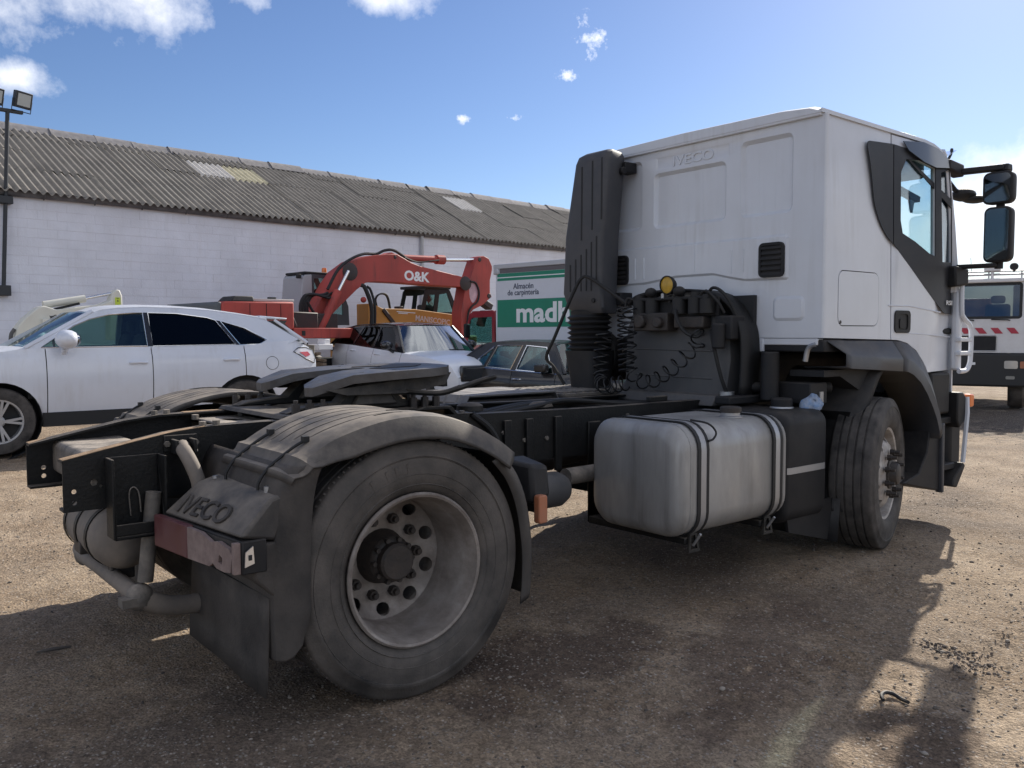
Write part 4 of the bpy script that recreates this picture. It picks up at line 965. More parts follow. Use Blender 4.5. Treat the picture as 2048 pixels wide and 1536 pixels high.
# --- side walls with door; everything drawn in (x, z)
def yside(s, z, d=0.0, x=4.0):
    y = 1.14 if s < 0 else 1.06
    k = max(0, z-2.62)**2*.55
    f = max(0, x-4.72)**2*.9
    return s*(y-k-f-d)
ARCHW = [(4.05, 1.432), (4.18, 1.41), (4.32, 1.355), (4.43, 1.27), (4.50, 1.192)]
DOORX = 3.945
win = [(4.025, 2.60), (4.105, 2.70), (4.30, 2.715), (4.545, 2.685), (4.572, 2.04), (4.48, 2.055), (4.25, 2.13), (4.07, 2.175), (4.035, 2.265)]
qwin = [(4.622, 2.665), (4.72, 2.69), (4.775, 2.69), (4.84, 2.42), (4.90, 2.015), (4.68, 2.005)]
apil = [(5.045, 1.192), (5.035, 1.5), (5.01, 1.735), (4.962, 2.0), (4.90, 2.30), (4.852, 2.484), (4.79, 2.70), (4.75, 2.79), (4.69, 2.842)]
trim_a = sm2([(3.59, 2.735), (3.588, 2.70), (3.613, 2.62), (3.645, 2.50), (3.675, 2.37), (3.715, 2.29), (3.78, 2.205), (3.86, 2.14)], 3)
for s in (-1, 1):
    SW_ = lambda u, v, d, s=s: (u, yside(s, v, d, u), v)
    q = [(XB+.022, 1.452), (DOORX-.006, 1.436), (DOORX-.006, 2.86), (XB+.022, 2.86)]
    hatch = rrect(3.252, 3.767, 1.527, 1.89, .06)
    qp = MB(); qp.plate(q, [hatch], SW_, .012); quarter = qp.build('quarter_panel', M_white, cab, smooth=40)
    h = MB(); h.plate(inset(hatch, .006), [], lambda u, v, d, s=s: (u, yside(s, v, d-.002), v), .012); ho = h.build('locker_hatch', M_white, cab, smooth=30)
    h = MB(); h.plate(inset(hatch, -.002), [], lambda u, v, d, s=s: (u, yside(s, v, d+.014), v), .003); h.build('hatch_gap', M_dark, ho, smooth=0)
    MB().cyl((3.285, yside(s, 1.56, -.004), 1.553), (3.285, yside(s, 1.56, .004), 1.553), .012, n=10).build('hatch_lock', M_hub, ho)
    # black trim on the quarter panel
    tp_ = [(DOORX-.006, 2.78), (3.62, 2.758), (3.600, 2.75)]+trim_a+[(DOORX-.006, 2.098)]
    t_ = MB(); t_.plate(tp_, [], lambda u, v, d, s=s: (u, yside(s, v, d-.004), v), .006); t_.build('black_trim', M_trim, quarter, smooth=30)
    # door
    dp_ = [(DOORX+.006, 1.436), (4.0, 1.434)]+ARCHW+apil+[(4.6, 2.848), (DOORX+.006, 2.848)]
    door = MB(); door.plate(dp_, [win, qwin], SW_, .035); door = door.build('door', M_white, cab, smooth=30)
    blk_out = [(DOORX+.006, 2.78), (4.10, 2.775), (4.60, 2.80), (4.70, 2.79), (4.765, 2.70), (4.83, 2.484), (4.878, 2.30), (4.94, 2.0), (4.985, 1.735), (4.993, 1.64), (4.985, 1.625), (4.74, 1.628), (4.70, 1.645), (4.45, 1.795), (4.2, 1.95), (DOORX+.006, 2.098)]
    t_ = MB(); t_.plate(blk_out, [inset(win, .004), inset(qwin, .004)], lambda u, v, d, s=s: (u, yside(s, v, d-.004, u), v), .006); t_.build('black_trim', M_trim, door, smooth=30)
    g = MB(); g.plate(inset(win, -.004), [], lambda u, v, d, s=s: (u, yside(s, v, d+.015, u), v), .004); g.build('window', G_cab, door, smooth=30)
    g = MB(); g.plate(inset(qwin, -.004), [], lambda u, v, d, s=s: (u, yside(s, v, d+.015, u), v), .004); g.build('quarter_window', glass('dusty_cab_glass', (.30, .38, .42), .5, .12), door, smooth=30)
    h = MB(); h.plate(rrect(3.985, 4.205, 1.482, 1.640, .035), [rrect(4.03, 4.17, 1.505, 1.615, .025)], lambda u, v, d, s=s: (u, yside(s, v, d-.010), v), .014); ho = h.build('door_handle', M_blk, door, smooth=30)
    h = MB(); h.plate(rrect(4.03, 4.17, 1.505, 1.615, .025), [], lambda u, v, d, s=s: (u, yside(s, v, d-.002), v), .006); h.build('handle_well', M_rubber, ho, smooth=0)
    h = MB(); h.prism(rrect(4.05, 4.13, 1.515, 1.58, .012), 'y', yside(s, 1.6, -.012), yside(s, 1.6, -.002)); h.build('handle_paddle', M_blk, ho)
    # swage lines
    MB().tube([(3.98, yside(s, 1.48, .001), 1.487), (4.5, yside(s, 1.46, .001), 1.468), (4.95, yside(s, 1.45, .001, 4.95), 1.450)], .004, 6).build('swage_line', M_white, door)
    MB().tube([(3.90, yside(s, 1.7, .002), 1.672), (4.2, yside(s, 1.7, .002), 1.672), (4.68, yside(s, 1.6, .002), 1.635)], .006, 6).build('swage_line', M_white, door)
    # wind deflector over the window
    dfl = [(4.06, 2.815), (4.33, 2.842), (4.56, 2.825), (4.72, 2.775), (4.73, 2.705), (4.60, 2.69), (4.476, 2.675), (4.30, 2.695), (4.114, 2.755)]
    d_ = MB(); d_.plate(dfl, [], lambda u, v, d, s=s: (u, yside(s, v, d-.016-.03*max(0, 1-abs(u-4.4)/.4), u), v), .006); d_.build('wind_deflector', mat('smoked_deflector', (.05, .055, .06), .3, coat=.3), door, smooth=40)
text('door_sticker', 'RSI', M_lettr, cab, (4.775, yside(-1, 1.7, -.0045, 4.8)-.000, 1.692), (1, 0.03, 0), (0, 0, 1), .10, .034, .002, .01)
# --- roof, with its turned rear edge
def roof_ring(x):
    top = interp([(3.06, 2.905), (3.12, 2.925), (4.2, 2.922), (4.5, 2.905), (4.66, 2.872), (4.76, 2.825)], x); lo = interp([(3.06, 2.862), (4.5, 2.852), (4.76, 2.79)], x)
    yr, yl = yside(-1, 2.85, -.012), yside(1, 2.85, -.012)
    return [(x, yl, lo), (x, yl, lo+.025), (x, yl-.03, top-.028), (x, yl-.09, top-.006), (x, yl-.3, top+.012), (x, 0, top+.022), (x, yr+.3, top+.012), (x, yr+.09, top-.006), (x, yr+.03, top-.028), (x, yr, lo+.025), (x, yr, lo), (x, 0, lo)]
b = MB(); b.loft([roof_ring(x) for x in (3.06, 3.075, 3.12, 3.6, 4.2, 4.4, 4.55, 4.66, 4.72, 4.76)]); roof_c = b.build('roof', M_white, cab, smooth=42)
b = MB(); b.box(3.95, 4.45, -.86, -.83, 2.925, 2.955); b.build('roof_strip', M_blk, roof_c, bevel=.006)
MB().box(3.80, 3.95, -.92, -.80, 2.918, 2.945).build('roof_mount', M_white, roof_c, bevel=.01)
MB().box(3.6, 4.2, -.35, .35, 2.93, 2.965).build('roof_hatch', M_white, roof_c, bevel=.015)
b = MB(); b.box(3.064, 3.092, YR+.03, YL-.03, 2.845, 2.868); b.build('roof_seam', M_white, cab, bevel=.005)
# --- front
FX = [(1.192, 5.045), (1.5, 5.035), (1.735, 5.01), (2.0, 4.962), (2.3, 4.90), (2.484, 4.852), (2.70, 4.79), (2.79, 4.75)]
def front_pt(y, z, d=0):
    yc = (YR+YL)/2; k = (y-yc)/1.1
    return (interp(FX, z)+.16*(1-k*k)-.02-d, y, z)
ysf = [YR+.06+i*(YL-YR-.12)/12 for i in range(13)]
b = MB(); b.grid([[front_pt(y, z) for y in ysf] for z in (.75, 1.0, 1.192, 1.4, 1.6, 1.80)], th=(-.02, 0, 0)); b.build('front_panel', M_white, cab)
b = MB(); b.grid([[front_pt(y, z) for y in ysf] for z in (1.80, 2.0, 2.3, 2.5, 2.70, 2.78)]); b.build('windscreen', glass('front_glass', (.86, .90, .90), .15), cab)
for s, y in ((-1, YR), (1, YL)):
    b = MB(); b.tube([front_pt(y-s*.05, 1.80), front_pt(y-s*.05, 2.0), front_pt(y-s*.05, 2.3), front_pt(y-s*.05, 2.5), front_pt(y-s*.05, 2.72), (4.70, y-s*.05, 2.83)], .045, 8); b.build('pillar', M_white, cab)
    b = MB(); b.tube([front_pt(y-s*.09, 1.80, -.012), front_pt(y-s*.09, 2.3, -.012), front_pt(y-s*.09, 2.74, -.012)], .022, 6); b.build('windscreen_seal', M_rubber, cab)
    b = MB(); b.box(4.98, 5.06, min(y-s*.06, y+s*.002), max(y-s*.06, y+s*.002), 1.192, 1.83); b.build('corner_panel', M_white, cab, bevel=.02)
b = MB(); b.box(5.05, 5.30, -1.06, .98, .30, .98); b.build('bumper', M_blk, cab, bevel=.06)
MB().tube([(5.02, -1.0, 2.80), (5.13, -.98, 2.88), (5.15, -.98, 2.93)], .012, 6).build('visor_stay', M_blk, cab)
b = MB(); b.grid([[(4.90, y, 2.84), (5.02, y, 2.865), (5.14, y, 2.915)] for y in (-1.02, -.5, 0, .5, .95)], th=(0, 0, -.008)); b.build('sun_visor', glass('blue_visor', (.72, .80, .86), .6), cab)
# --- cab inside: floor, dash, seats, wheel, bunk wall, pennants
b = MB(); b.box(3.16, 5.02, -1.08, 1.0, 1.47, 1.52); b.box(4.72, 5.05, -1.05, .97, 1.52, 1.93); b.box(3.13, 3.60, -1.08, 1.0, 1.52, 1.85); b.build('interior', M_dark, cab, bevel=.02)
MB().box(3.12, 3.15, -1.08, 1.0, 1.5, 2.84).build('inner_rear_wall', M_seat, cab)
for y in (-.62, .55):
    b = MB(); b.box(3.72, 4.22, y-.26, y+.26, 1.72, 1.88); b.hexa([(3.70, y-.25, 1.86), (3.86, y-.25, 1.86), (3.86, y+.25, 1.86), (3.70, y+.25, 1.86), (3.58, y-.22, 2.42), (3.70, y-.22, 2.42), (3.70, y+.22, 2.42), (3.58, y+.22, 2.42)]); b.box(3.56, 3.68, y-.14, y+.14, 2.43, 2.60); b.box(3.8, 4.15, y-.2, y+.2, 1.5, 1.74); b.build('seat', M_seat, cab, bevel=.05, seg=3)
b = MB(); b.hexa([(4.10, -1.09, 1.98), (4.62, -1.09, 1.90), (4.62, -1.02, 1.90), (4.10, -1.02, 1.98), (4.12, -1.09, 2.16), (4.45, -1.09, 2.08), (4.45, -1.02, 2.08), (4.12, -1.02, 2.16)]); b.build('armrest', M_seat, cab, bevel=.04)
sw = MB(); sw.tube([(4.52+.10*math.sin(a), .55+.22*math.cos(a), 1.98+.19*math.sin(a)) for a in [2*math.pi*i/20 for i in range(20)]], .016, 6, closed=True); sw.tube([(4.52, .55, 1.98), (4.80, .55, 1.80)], .03, 8); sw.build('steering_wheel', M_rubber, cab)
b = MB(); b.box(4.45, 4.78, -.95, .9, 2.66, 2.80); b.build('overhead_shelf', mat('grey_headliner', (.22, .25, .27), .9), cab, bevel=.02)
b = MB(); b.bar((4.30, -.98, 2.53), (4.60, -.98, 2.48), .05, .04); b.build('visor_flap', M_seat, cab)
b = MB(); b.add([(4.50, -.98, 2.47), (4.57, -.98, 2.49), (4.54, -.98, 2.38), (4.50, -.96, 2.47), (4.57, -.96, 2.49), (4.54, -.96, 2.38)], [(0, 1, 2), (3, 5, 4), (0, 3, 4, 1), (1, 4, 5, 2), (2, 5, 3, 0)]); b.build('pennant', M_blue, cab)
MB().box(3.16, 4.7, -1.05, .97, 2.80, 2.845).build('headliner', MATS['grey_headliner'], cab)
# --- wheel arch mouldings
for s in (-1, 1):
    yo = s*(1.215 if s < 0 else 1.135); yi = s*(1.142 if s < 0 else 1.062)
    up = [(3.13, 1.432), (3.30, 1.432), (3.6, 1.430), (3.96, 1.426), (4.08, 1.420), (4.20, 1.395), (4.33, 1.335), (4.45, 1.235), (4.55, 1.115), (4.62, .99), (4.655, .87), (4.665, .80)]
    md = [(3.24, 1.345), (3.31, 1.330), (3.6, 1.318), (3.98, 1.302), (4.06, 1.295), (4.15, 1.265), (4.27, 1.200), (4.38, 1.105), (4.47, 1.0), (4.54, .895), (4.58, .80), (4.59, .74)]
    lo = [(3.24, 1.268), (3.31, 1.255), (3.6, 1.240), (3.98, 1.218), (4.05, 1.212), (4.13, 1.188), (4.24, 1.130), (4.34, 1.045), (4.43, .945), (4.50, .85), (4.545, .76), (4.555, .70)]
    b = MB(); b.grid([[(a[0], yi, a[1]), (c[0], yo-s*.004, c[1]+.006), (c[0], yo, c[1]-.004), (d[0], yo, d[1]), (d[0], yo-s*.30, d[1]-.01)] for a, c, d in zip(up[:4], md[:4], lo[:4])]); b.build('arch_moulding', M_arch, cab, smooth=25, solid=.005)
    b = MB(); b.grid([[(a[0]+.006, yi, a[1]), (c[0]+.006, yo-s*.004, c[1]+.006), (c[0]+.006, yo, c[1]-.004), (d[0]+.006, yo, d[1]), (d[0], yo-s*.30, d[1]-.01)] for a, c, d in zip(up[3:], md[3:], lo[3:])]); b.build('arch_moulding', M_arch, cab, smooth=25, solid=.005)
    MB().box(3.10, 3.34, min(yi, yi-s*.5), max(yi, yi-s*.5), 1.36, 1.44).build('under_floor', M_blk, cab, bevel=.01)
    # liner behind the wheel, lower step panel in front of it
    b = MB(); pth = sm2([(3.86, 1.235), (3.78, 1.20), (3.70, 1.10), (3.60, .95), (3.50, .76), (3.43, .56), (3.395, .38), (3.385, .31)], 3)
    ys_ = s*(1.165 if s < 0 else 1.09)
    b.grid([[(x-.25 if z > .9 else x-.10, s*.62, z+.015), (x-.10, ys_-s*.06, z+.004), (x-.05, ys_-s*.01, z), (x, ys_, z)] for x, z in pth]); b.build('wheel_liner', M_blk, cab, solid=.006)
    b = MB(); b.prism([(3.15, 1.24), (3.84, 1.245), (3.72, 1.17), (3.58, 1.10), (3.34, 1.20), (3.15, 1.20)], 'y', ys_-s*.3, ys_-s*.05); b.build('liner_top', M_blk, cab)
    b = MB(); b.grid([[(3.30, s*.55, .40), (3.31, ys_-s*.01, .40)], [(3.285, s*.55, .25), (3.29, ys_-s*.01, .25)], [(3.27, s*.55, .12), (3.28, ys_-s*.01, .115)]]); b.build('mud_flap', M_blk, cab, solid=.012)
    b = MB(); b.prism([(2.76, .40), (3.28, .40), (3.28, .30), (3.24, .13), (2.80, .24)], 'y', ys_-s*.08, ys_-s*.06); b.build('side_flap', M_blk, cab)
    b = MB(); b.prism([(4.56, .80), (4.66, .82), (4.70, .78), (4.735, .70), (4.745, .30), (4.70, .285), (4.16, .40), (4.40, .45), (4.52, .60)], 'y', ys_-s*.02, ys_-s*.30); b.build('step_panel', M_blk, cab, bevel=.01)
    b = MB(); b.prism([(4.70, .80), (4.745, .80), (4.755, .27), (4.72, .27)], 'y', ys_+s*.004, ys_-s*.05); b.build('step_edge', M_arch, cab, bevel=.008)
    b = MB(); b.box(4.76, 5.02, min(ys_-s*.28, ys_-s*.04), max(ys_-s*.28, ys_-s*.04), .42, .47); b.box(4.70, 5.02, min(ys_-s*.35, ys_-s*.06), max(ys_-s*.35, ys_-s*.06), .78, .83); b.box(4.62, 4.98, min(ys_-s*.42, ys_-s*.32), max(ys_-s*.42, ys_-s*.32), .3, 1.19); b.build('entry_step', M_blk, cab, bevel=.008)
    MB().box(4.62, 4.93, min(ys_-s*.31, ys_-s*.05), max(ys_-s*.31, ys_-s*.05), .86, 1.18).build('step_well', M_blk, cab, bevel=.02)
    b = MB(); b.prism([(4.90, .30), (4.98, .28), (5.12, .44), (5.08, .47), (4.93, .36)], 'y', ys_, ys_-s*.2); b.build('bumper_corner', M_blk, cab, bevel=.01)
    b = MB(); b.prism([(4.98, 1.02), (5.07, 1.02), (5.12, .98), (5.12, .80), (5.02, .74), (4.98, .80)], 'y', ys_-s*.01, ys_-s*.16); b.build('lamp_corner', M_blk, cab, bevel=.012)
    b = MB(); b.tube([(5.135, ys_-s*.01, .98), (5.125, ys_-s*.0, .86), (5.085, ys_, .60), (5.065, ys_, .47)], .018, 6); b.build('bumper_edge', M_white, cab)
    b = MB(); b.prism(rrect(5.14, 5.22, .90, 1.0, .02), 'y', ys_+s*.01, ys_-s*.05); b.build('indicator', M_orange, cab, bevel=.01)
    # grab handle with two rungs on the front corner
    yh = s*(1.155 if s < 0 else 1.075)
    b = MB(); b.tube(smooth_pts([(4.99, yh, 1.90), (5.0, yh, 1.66), (5.03, yh, 1.60), (5.14, yh, 1.545), (5.175, yh, 1.47), (5.175, yh, 1.32), (5.16, yh, 1.24), (5.10, yh, 1.19), (4.98, yh, 1.185)], 4), .019, 8)
    b.build('grab_handle', M_white, cab)
    for z in (1.432, 1.325): MB().box(4.97, 5.17, min(yh-s*.03, yh+s*.012), max(yh-s*.03, yh+s*.012), z-.018, z+.012).build('handle_rung', M_white, cab, bevel=.006)
    # mirrors
    ym = s*(1.40 if s < 0 else 1.32); yk = s*(1.10 if s < 0 else 1.02)
    mr_ = part('mirror', cab)
    b = MB(); b.hexa([(4.72, yk-s*.02, 2.70), (4.95, yk-s*.02, 2.66), (4.95, yk+s*.07, 2.66), (4.72, yk+s*.06, 2.70), (4.74, yk-s*.02, 2.775), (4.95, yk-s*.02, 2.755), (4.95, yk+s*.07, 2.755), (4.74, yk+s*.06, 2.775)]); b.build('arm_root', M_blk, mr_, bevel=.014)
    b = MB(); b.bar((4.93, yk+s*.05, 2.70), (5.02, ym+s*.02, 2.705), .07, .045); b.build('upper_arm', M_blk, mr_, bevel=.012)
    b = MB(); b.bar((4.95, yk+s*.03, 1.985), (5.0, ym, 1.985), .06, .035); b.build('lower_arm', M_blk, mr_, bevel=.012)
    b = MB(); b.hexa([(4.86, yk-s*.03, 1.83), (5.02, yk-s*.03, 1.83), (5.03, yk+s*.09, 1.85), (4.86, yk+s*.07, 1.83), (4.84, yk-s*.03, 1.99), (5.02, yk-s*.03, 1.99), (5.03, yk+s*.09, 1.97), (4.84, yk+s*.07, 1.99)]); b.build('arm_foot', M_blk, mr_, bevel=.014)
    def housing(y0, y1, z0, z1, nm, yb):
        def ring(x, i): return [(x, u, v) for u, v in rrect(min(y0, y1)+i, max(y0, y1)-i, z0+i, z1-i, .045)]
        b = MB(); b.loft([ring(4.965, .006), ring(4.972, 0), ring(5.04, .002), ring(5.09, .02), ring(5.115, .045)]); h_ = b.build(nm, M_blk, mr_, smooth=50)
        g = MB(); g.plate(rrect(min(y0, y1)+.014, max(y0, y1)-.014, z0+.016, z1-.016, .035), [], lambda u, v, d: (4.9635-d, u, v), .003); g.build('mirror_glass', M_mirror, h_)
        for o in (h_,): pass
        return h_
    h1 = housing(ym-s*.105, ym+s*.105, 2.435, 2.672, 'wide_mirror', 0); h2 = housing(ym-s*.09, ym+s*.10, 2.005, 2.415, 'main_mirror', 0)
    MB().cyl((5.03, ym, 1.96), (5.03, ym, 2.70), .03, n=10).build('mirror_stem', M_blk, mr_)
    MB().prism([(5.0, 2.68), (5.11, 2.68), (5.10, 2.735), (5.02, 2.735)], 'y', ym-s*.08, ym+s*.05).build('mirror_cap', M_blk, mr_, bevel=.012)
# kerb and ramp mirrors ahead of the right pillar
b = MB(); b.ball((5.10, -1.10, 2.55), .09, 14, 8, (1.1, 1.0, .55)); b.ball((5.16, -1.16, 2.515), .10, 14, 8, (1.0, .9, .30)); b.tube([(4.92, -1.05, 2.66), (5.0, -1.08, 2.58), (5.1, -1.1, 2.55)], .018, 8); b.build('kerb_mirror', M_blk, cab)

# ================================================================== BEHIND THE CAB
# air intake tower on the left
def tower_ring(z, y0, y1, x0, x1, r=.05):
    return [(u, v, z) for u, v in rrect(x0, x1, y0, y1, r, 4)]
def shear_ring(z, y0, y1, x0, x1):
    return [(x, y+(.30*(x-x0) if y < (y0+y1)/2 else .55*(x-x0)), z) for x, y, z in tower_ring(z, y0, y1, x0, x1, .045)]
tw = MB(); lev = [(1.64, .50, .84, 2.78, 2.99), (1.68, .48, .885, 2.75, 3.01), (1.80, .50, .935, 2.745, 3.02), (2.24, .48, .91, 2.745, 3.02), (2.79, .43, .80, 2.75, 3.03), (2.84, .435, .785, 2.765, 3.02), (2.865, .46, .75, 2.80, 3.0)]
tw.loft([shear_ring(*l) for l in lev]); tower = tw.build('intake_tower', mat('tower_plastic', (.040, .043, .051), .55, dust=DUST, dustamt=.05, dustup=.1, bump=.1, bscale=140), T, smooth=40)
def tower_x(z): return interp([(l[0], l[3]) for l in lev], z)
def slot(y, z0, z1):
    b = MB(); k = 6; w = .0065
    pts = [z0+(z1-z0)*i/k for i in range(k+1)]
    b.grid([[(tower_x(z)-.003, y-w, z), (tower_x(z)-.003, y+w, z)] for z in pts], th=(.004, 0, 0)); return b.build('intake_slot', M_rubber, tower, smooth=0)
for y, z0, z1 in ((.715, 2.20, 2.76), (.60, 2.27, 2.79), (.50, 2.34, 2.80), (.55, 1.86, 2.22), (.605, 1.81, 2.18), (.66, 1.81, 2.13), (.72, 1.81, 2.09), (.78, 1.81, 2.06), (.84, 1.81, 2.02)): slot(y, z0, z1)
MB().cyl((2.765, .58, 1.735), (2.735, .58, 1.735), .018, n=12).build('tower_plug', M_rubber, tower)
b = MB(); b.box(2.96, 3.09, .46, .56, 2.71, 2.79); b.cyl((2.95, .56, 2.72), (2.95, .46, 2.72), .03, n=12); b.build('tower_bracket', M_blk, tower, bevel=.008)
b = MB(); b.box(2.96, 3.09, .50, .58, 1.70, 1.80); b.build('tower_bracket', M_blk, tower, bevel=.008)
bw = MB(); pr = []
z = 1.35
for i in range(7):
    pr += [(.165+.012*(i == 6), z), (.205, z+.020)]; z += .040
pr += [(.170, z), (.175, 1.66)]
bw.lathe(pr, (2.87, .755, 0), (0, 0, 1), 28); bw.xf(lambda q: Vector((2.87+(q.x-2.87)*.72, q.y, q.z))); bw.build('bellows', M_rubber, T, smooth=25)
b = MB(); b.loft([tower_ring(1.05, .59, .88, 2.76, 2.98, .06), tower_ring(1.20, .575, .90, 2.75, 2.99, .06), tower_ring(1.35, .57, .94, 2.74, 3.0, .07)]); b.build('intake_duct', M_blk, T)
b = MB(); b.lathe([(0, 0), (.17, 0), (.20, .03), (.20, .30), (.17, .33), (0, .33)], (2.98, .80, 1.30), (1, 0, 0), 24); b.build('air_filter', M_blk, T)
# grey engine cover under the valve panel
b = MB(); ring = lambda x, i: [(x, u, v) for u, v in [(-.52+i, 1.02), (-.56+i, 1.30), (-.55+i, 1.46), (-.47+i, 1.60), (-.34, 1.68-i), (.20, 1.70-i), (.33-i, 1.64), (.385-i, 1.52), (.40-i, 1.30), (.41-i, 1.02)]]
b.loft([ring(2.905, .02), ring(2.92, 0), ring(3.25, 0)]); ec = b.build('engine_cover', M_grey, T, smooth=40)
for z in (1.17, 1.36): MB().tube([(2.905, -.42, z), (2.905, .30, z+.01)], .006, 6).build('cover_bead', M_grey, ec)
MB().hexa([(2.80, -.50, .99), (2.93, -.50, .99), (2.93, .42, .99), (2.80, .42, .99), (2.84, -.50, 1.06), (2.93, -.50, 1.07), (2.93, .42, 1.07), (2.84, .42, 1.06)]).build('cover_lip', M_grey, ec, bevel=.01)
# black rubber arch that frames the cover
b = MB(); pth = smooth_pts([(2.99, -.66, 1.08), (2.99, -.668, 1.36), (2.99, -.64, 1.54), (2.99, -.545, 1.68), (2.99, -.36, 1.765), (2.99, -.05, 1.79), (2.99, .25, 1.765), (2.99, .37, 1.70)], 5)
b.grid([[(p[0]-.10, p[1], p[2]), (p[0]+.09, p[1], p[2])] for p in pth]); b.build('rubber_arch', M_rubber, T, solid=.02)
MB().box(3.05, 3.085, -.645, .40, 1.06, 1.74).build('firewall', M_dark, T)
# valve and coupling panel
vp = part('coupling_panel', T)
b = MB(); b.box(2.86, 2.885, -.50, .26, 1.60, 1.735); b.box(2.80, 2.86, -.46, .22, 1.715, 1.74); b.build('panel', M_blk, vp, bevel=.008)
for y, h in ((.18, .10), (.06, .13), (-.19, .12), (-.33, .12), (-.43, .07)):
    b = MB(); b.cyl((2.83, y, 1.62), (2.83, y, 1.70+h*.25), .052, n=14); b.cyl((2.83, y, 1.70+h*.25), (2.83, y, 1.72+h*.4), .035, n=12); b.build('coupling', M_rubber, vp)
for y in (.05, -.21):
    MB().ball((2.80, y, 1.775), .045, 10, 6, (1, 1, .8)).build('coupling_cap', M_blk, vp)
b = MB(); b.box(2.78, 2.89, -.12, .20, 1.50, 1.63); b.box(2.80, 2.89, -.42, -.16, 1.52, 1.60); b.cyl((2.80, -.05, 1.56), (2.74, -.05, 1.56), .04, n=12); b.cyl((2.80, .12, 1.57), (2.74, .12, 1.57), .05, n=14); b.build('valve_block', M_hub, vp, bevel=.01)
b = MB(); b.box(2.82, 2.97, -.64, -.50, 1.44, 1.60); b.cyl((2.80, -.55, 1.55), (2.80, -.55, 1.38), .045, n=12); b.build('air_dryer', M_blk, vp, bevel=.012)
for pts_, r_ in (([(2.86, -.40, 1.73), (2.84, -.47, 1.79), (2.85, -.56, 1.74), (2.90, -.62, 1.60), (2.93, -.66, 1.40), (2.95, -.655, 1.15), (2.95, -.64, 1.03)], .011), ([(2.80, -.19, 1.66), (2.76, -.22, 1.60), (2.77, -.28, 1.50), (2.80, -.36, 1.46), (2.84, -.38, 1.49)], .013),
                 ([(2.82, -.36, 1.72), (2.80, -.44, 1.77), (2.82, -.52, 1.70), (2.86, -.55, 1.62)], .010), ([(2.85, -.45, 1.50), (2.80, -.50, 1.44), (2.84, -.54, 1.2), (2.9, -.56, 1.05)], .013),
                 ([(2.83, .22, 1.72), (2.80, .28, 1.74), (2.80, .30, 1.66)], .010)):
    MB().tube(smooth_pts(pts_, 5), r_, 7).build('air_line', M_rubber, vp)
# round amber work lamp
wlp = part('work_lamp', T)
b = MB(); b.lathe([(0, -.06), (.042, -.05), (.060, -.02), (.066, .0), (.066, .012), (.059, .014), (.059, .004)], (2.80, -.105, 1.823), (-1, 0, -.03), 24); b.build('lamp_shell', M_blk, wlp)
b = MB(); b.lathe([(0, .016), (.03, .013), (.059, .004)], (2.80, -.105, 1.823), (-1, 0, -.03), 24); b.build('lamp_lens', M_yellow, wlp)
MB().tube([(2.82, -.105, 1.75), (2.83, -.105, 1.70)], .016, 8).build('lamp_stem', M_blk, wlp)
MB().box(2.80, 2.83, -.07, -.045, 1.725, 1.765).build('lamp_nut', M_strap, wlp)
# coiled air lines
def coil(path, r, turns, rr_=.008, n=12):
    P = [Vector(p) for p in path]; L_ = [0]
    for a, c in zip(P, P[1:]): L_.append(L_[-1]+(c-a).length)
    def at(t):
        d = t*L_[-1]
        for i in range(len(P)-1):
            if d <= L_[i+1]: 
                k = (d-L_[i])/(L_[i+1]-L_[i]+1e-9); return P[i].lerp(P[i+1], k), (P[i+1]-P[i]).normalized()
        return P[-1], (P[-1]-P[-2]).normalized()
    pts = []; u = Vector((1, 0, 0))
    for k in range(int(turns*n)+1):
        t = k/(turns*n); p_, tg = at(t); u = (u-tg*u.dot(tg)).normalized(); w = tg.cross(u); a = 2*math.pi*turns*t
        pts.append(p_+(u*math.cos(a)+w*math.sin(a))*r)
    return MB().tube(pts, rr_, 6)
M_coil = mat('black_coil_hose', (.010, .010, .011), .38)
coil(smooth_pts([(2.76, .27, 1.68), (2.75, .25, 1.45), (2.75, .24, 1.20)], 4), .056, 13, .0065).build('coiled_hose', M_coil, T)
coil(smooth_pts([(2.76, .22, 1.68), (2.74, .20, 1.40), (2.74, .19, 1.22), (2.75, .10, 1.14), (2.76, -.02, 1.15), (2.77, -.18, 1.24), (2.78, -.30, 1.34), (2.80, -.38, 1.42), (2.84, -.33, 1.50)], 5), .050, 14, .0062).build('coiled_hose', M_coil, T)
coil(smooth_pts([(2.74, .46, 1.50), (2.72, .47, 1.30), (2.70, .44, 1.14), (2.62, .32, 1.10), (2.66, .16, 1.13)], 5), .058, 12, .0062).build('coiled_hose', M_coil, T)
b = MB(); b.tube(smooth_pts([(2.82, .30, 1.70), (2.75, .42, 1.80), (2.68, .55, 1.90), (2.66, .62, 1.905), (2.64, .69, 1.80), (2.60, .86, 1.46), (2.60, .96, 1.30), (2.66, .94, 1.22), (2.72, .88, 1.08)], 5), .013, 8); b.build('looped_cable', M_rubber, T)
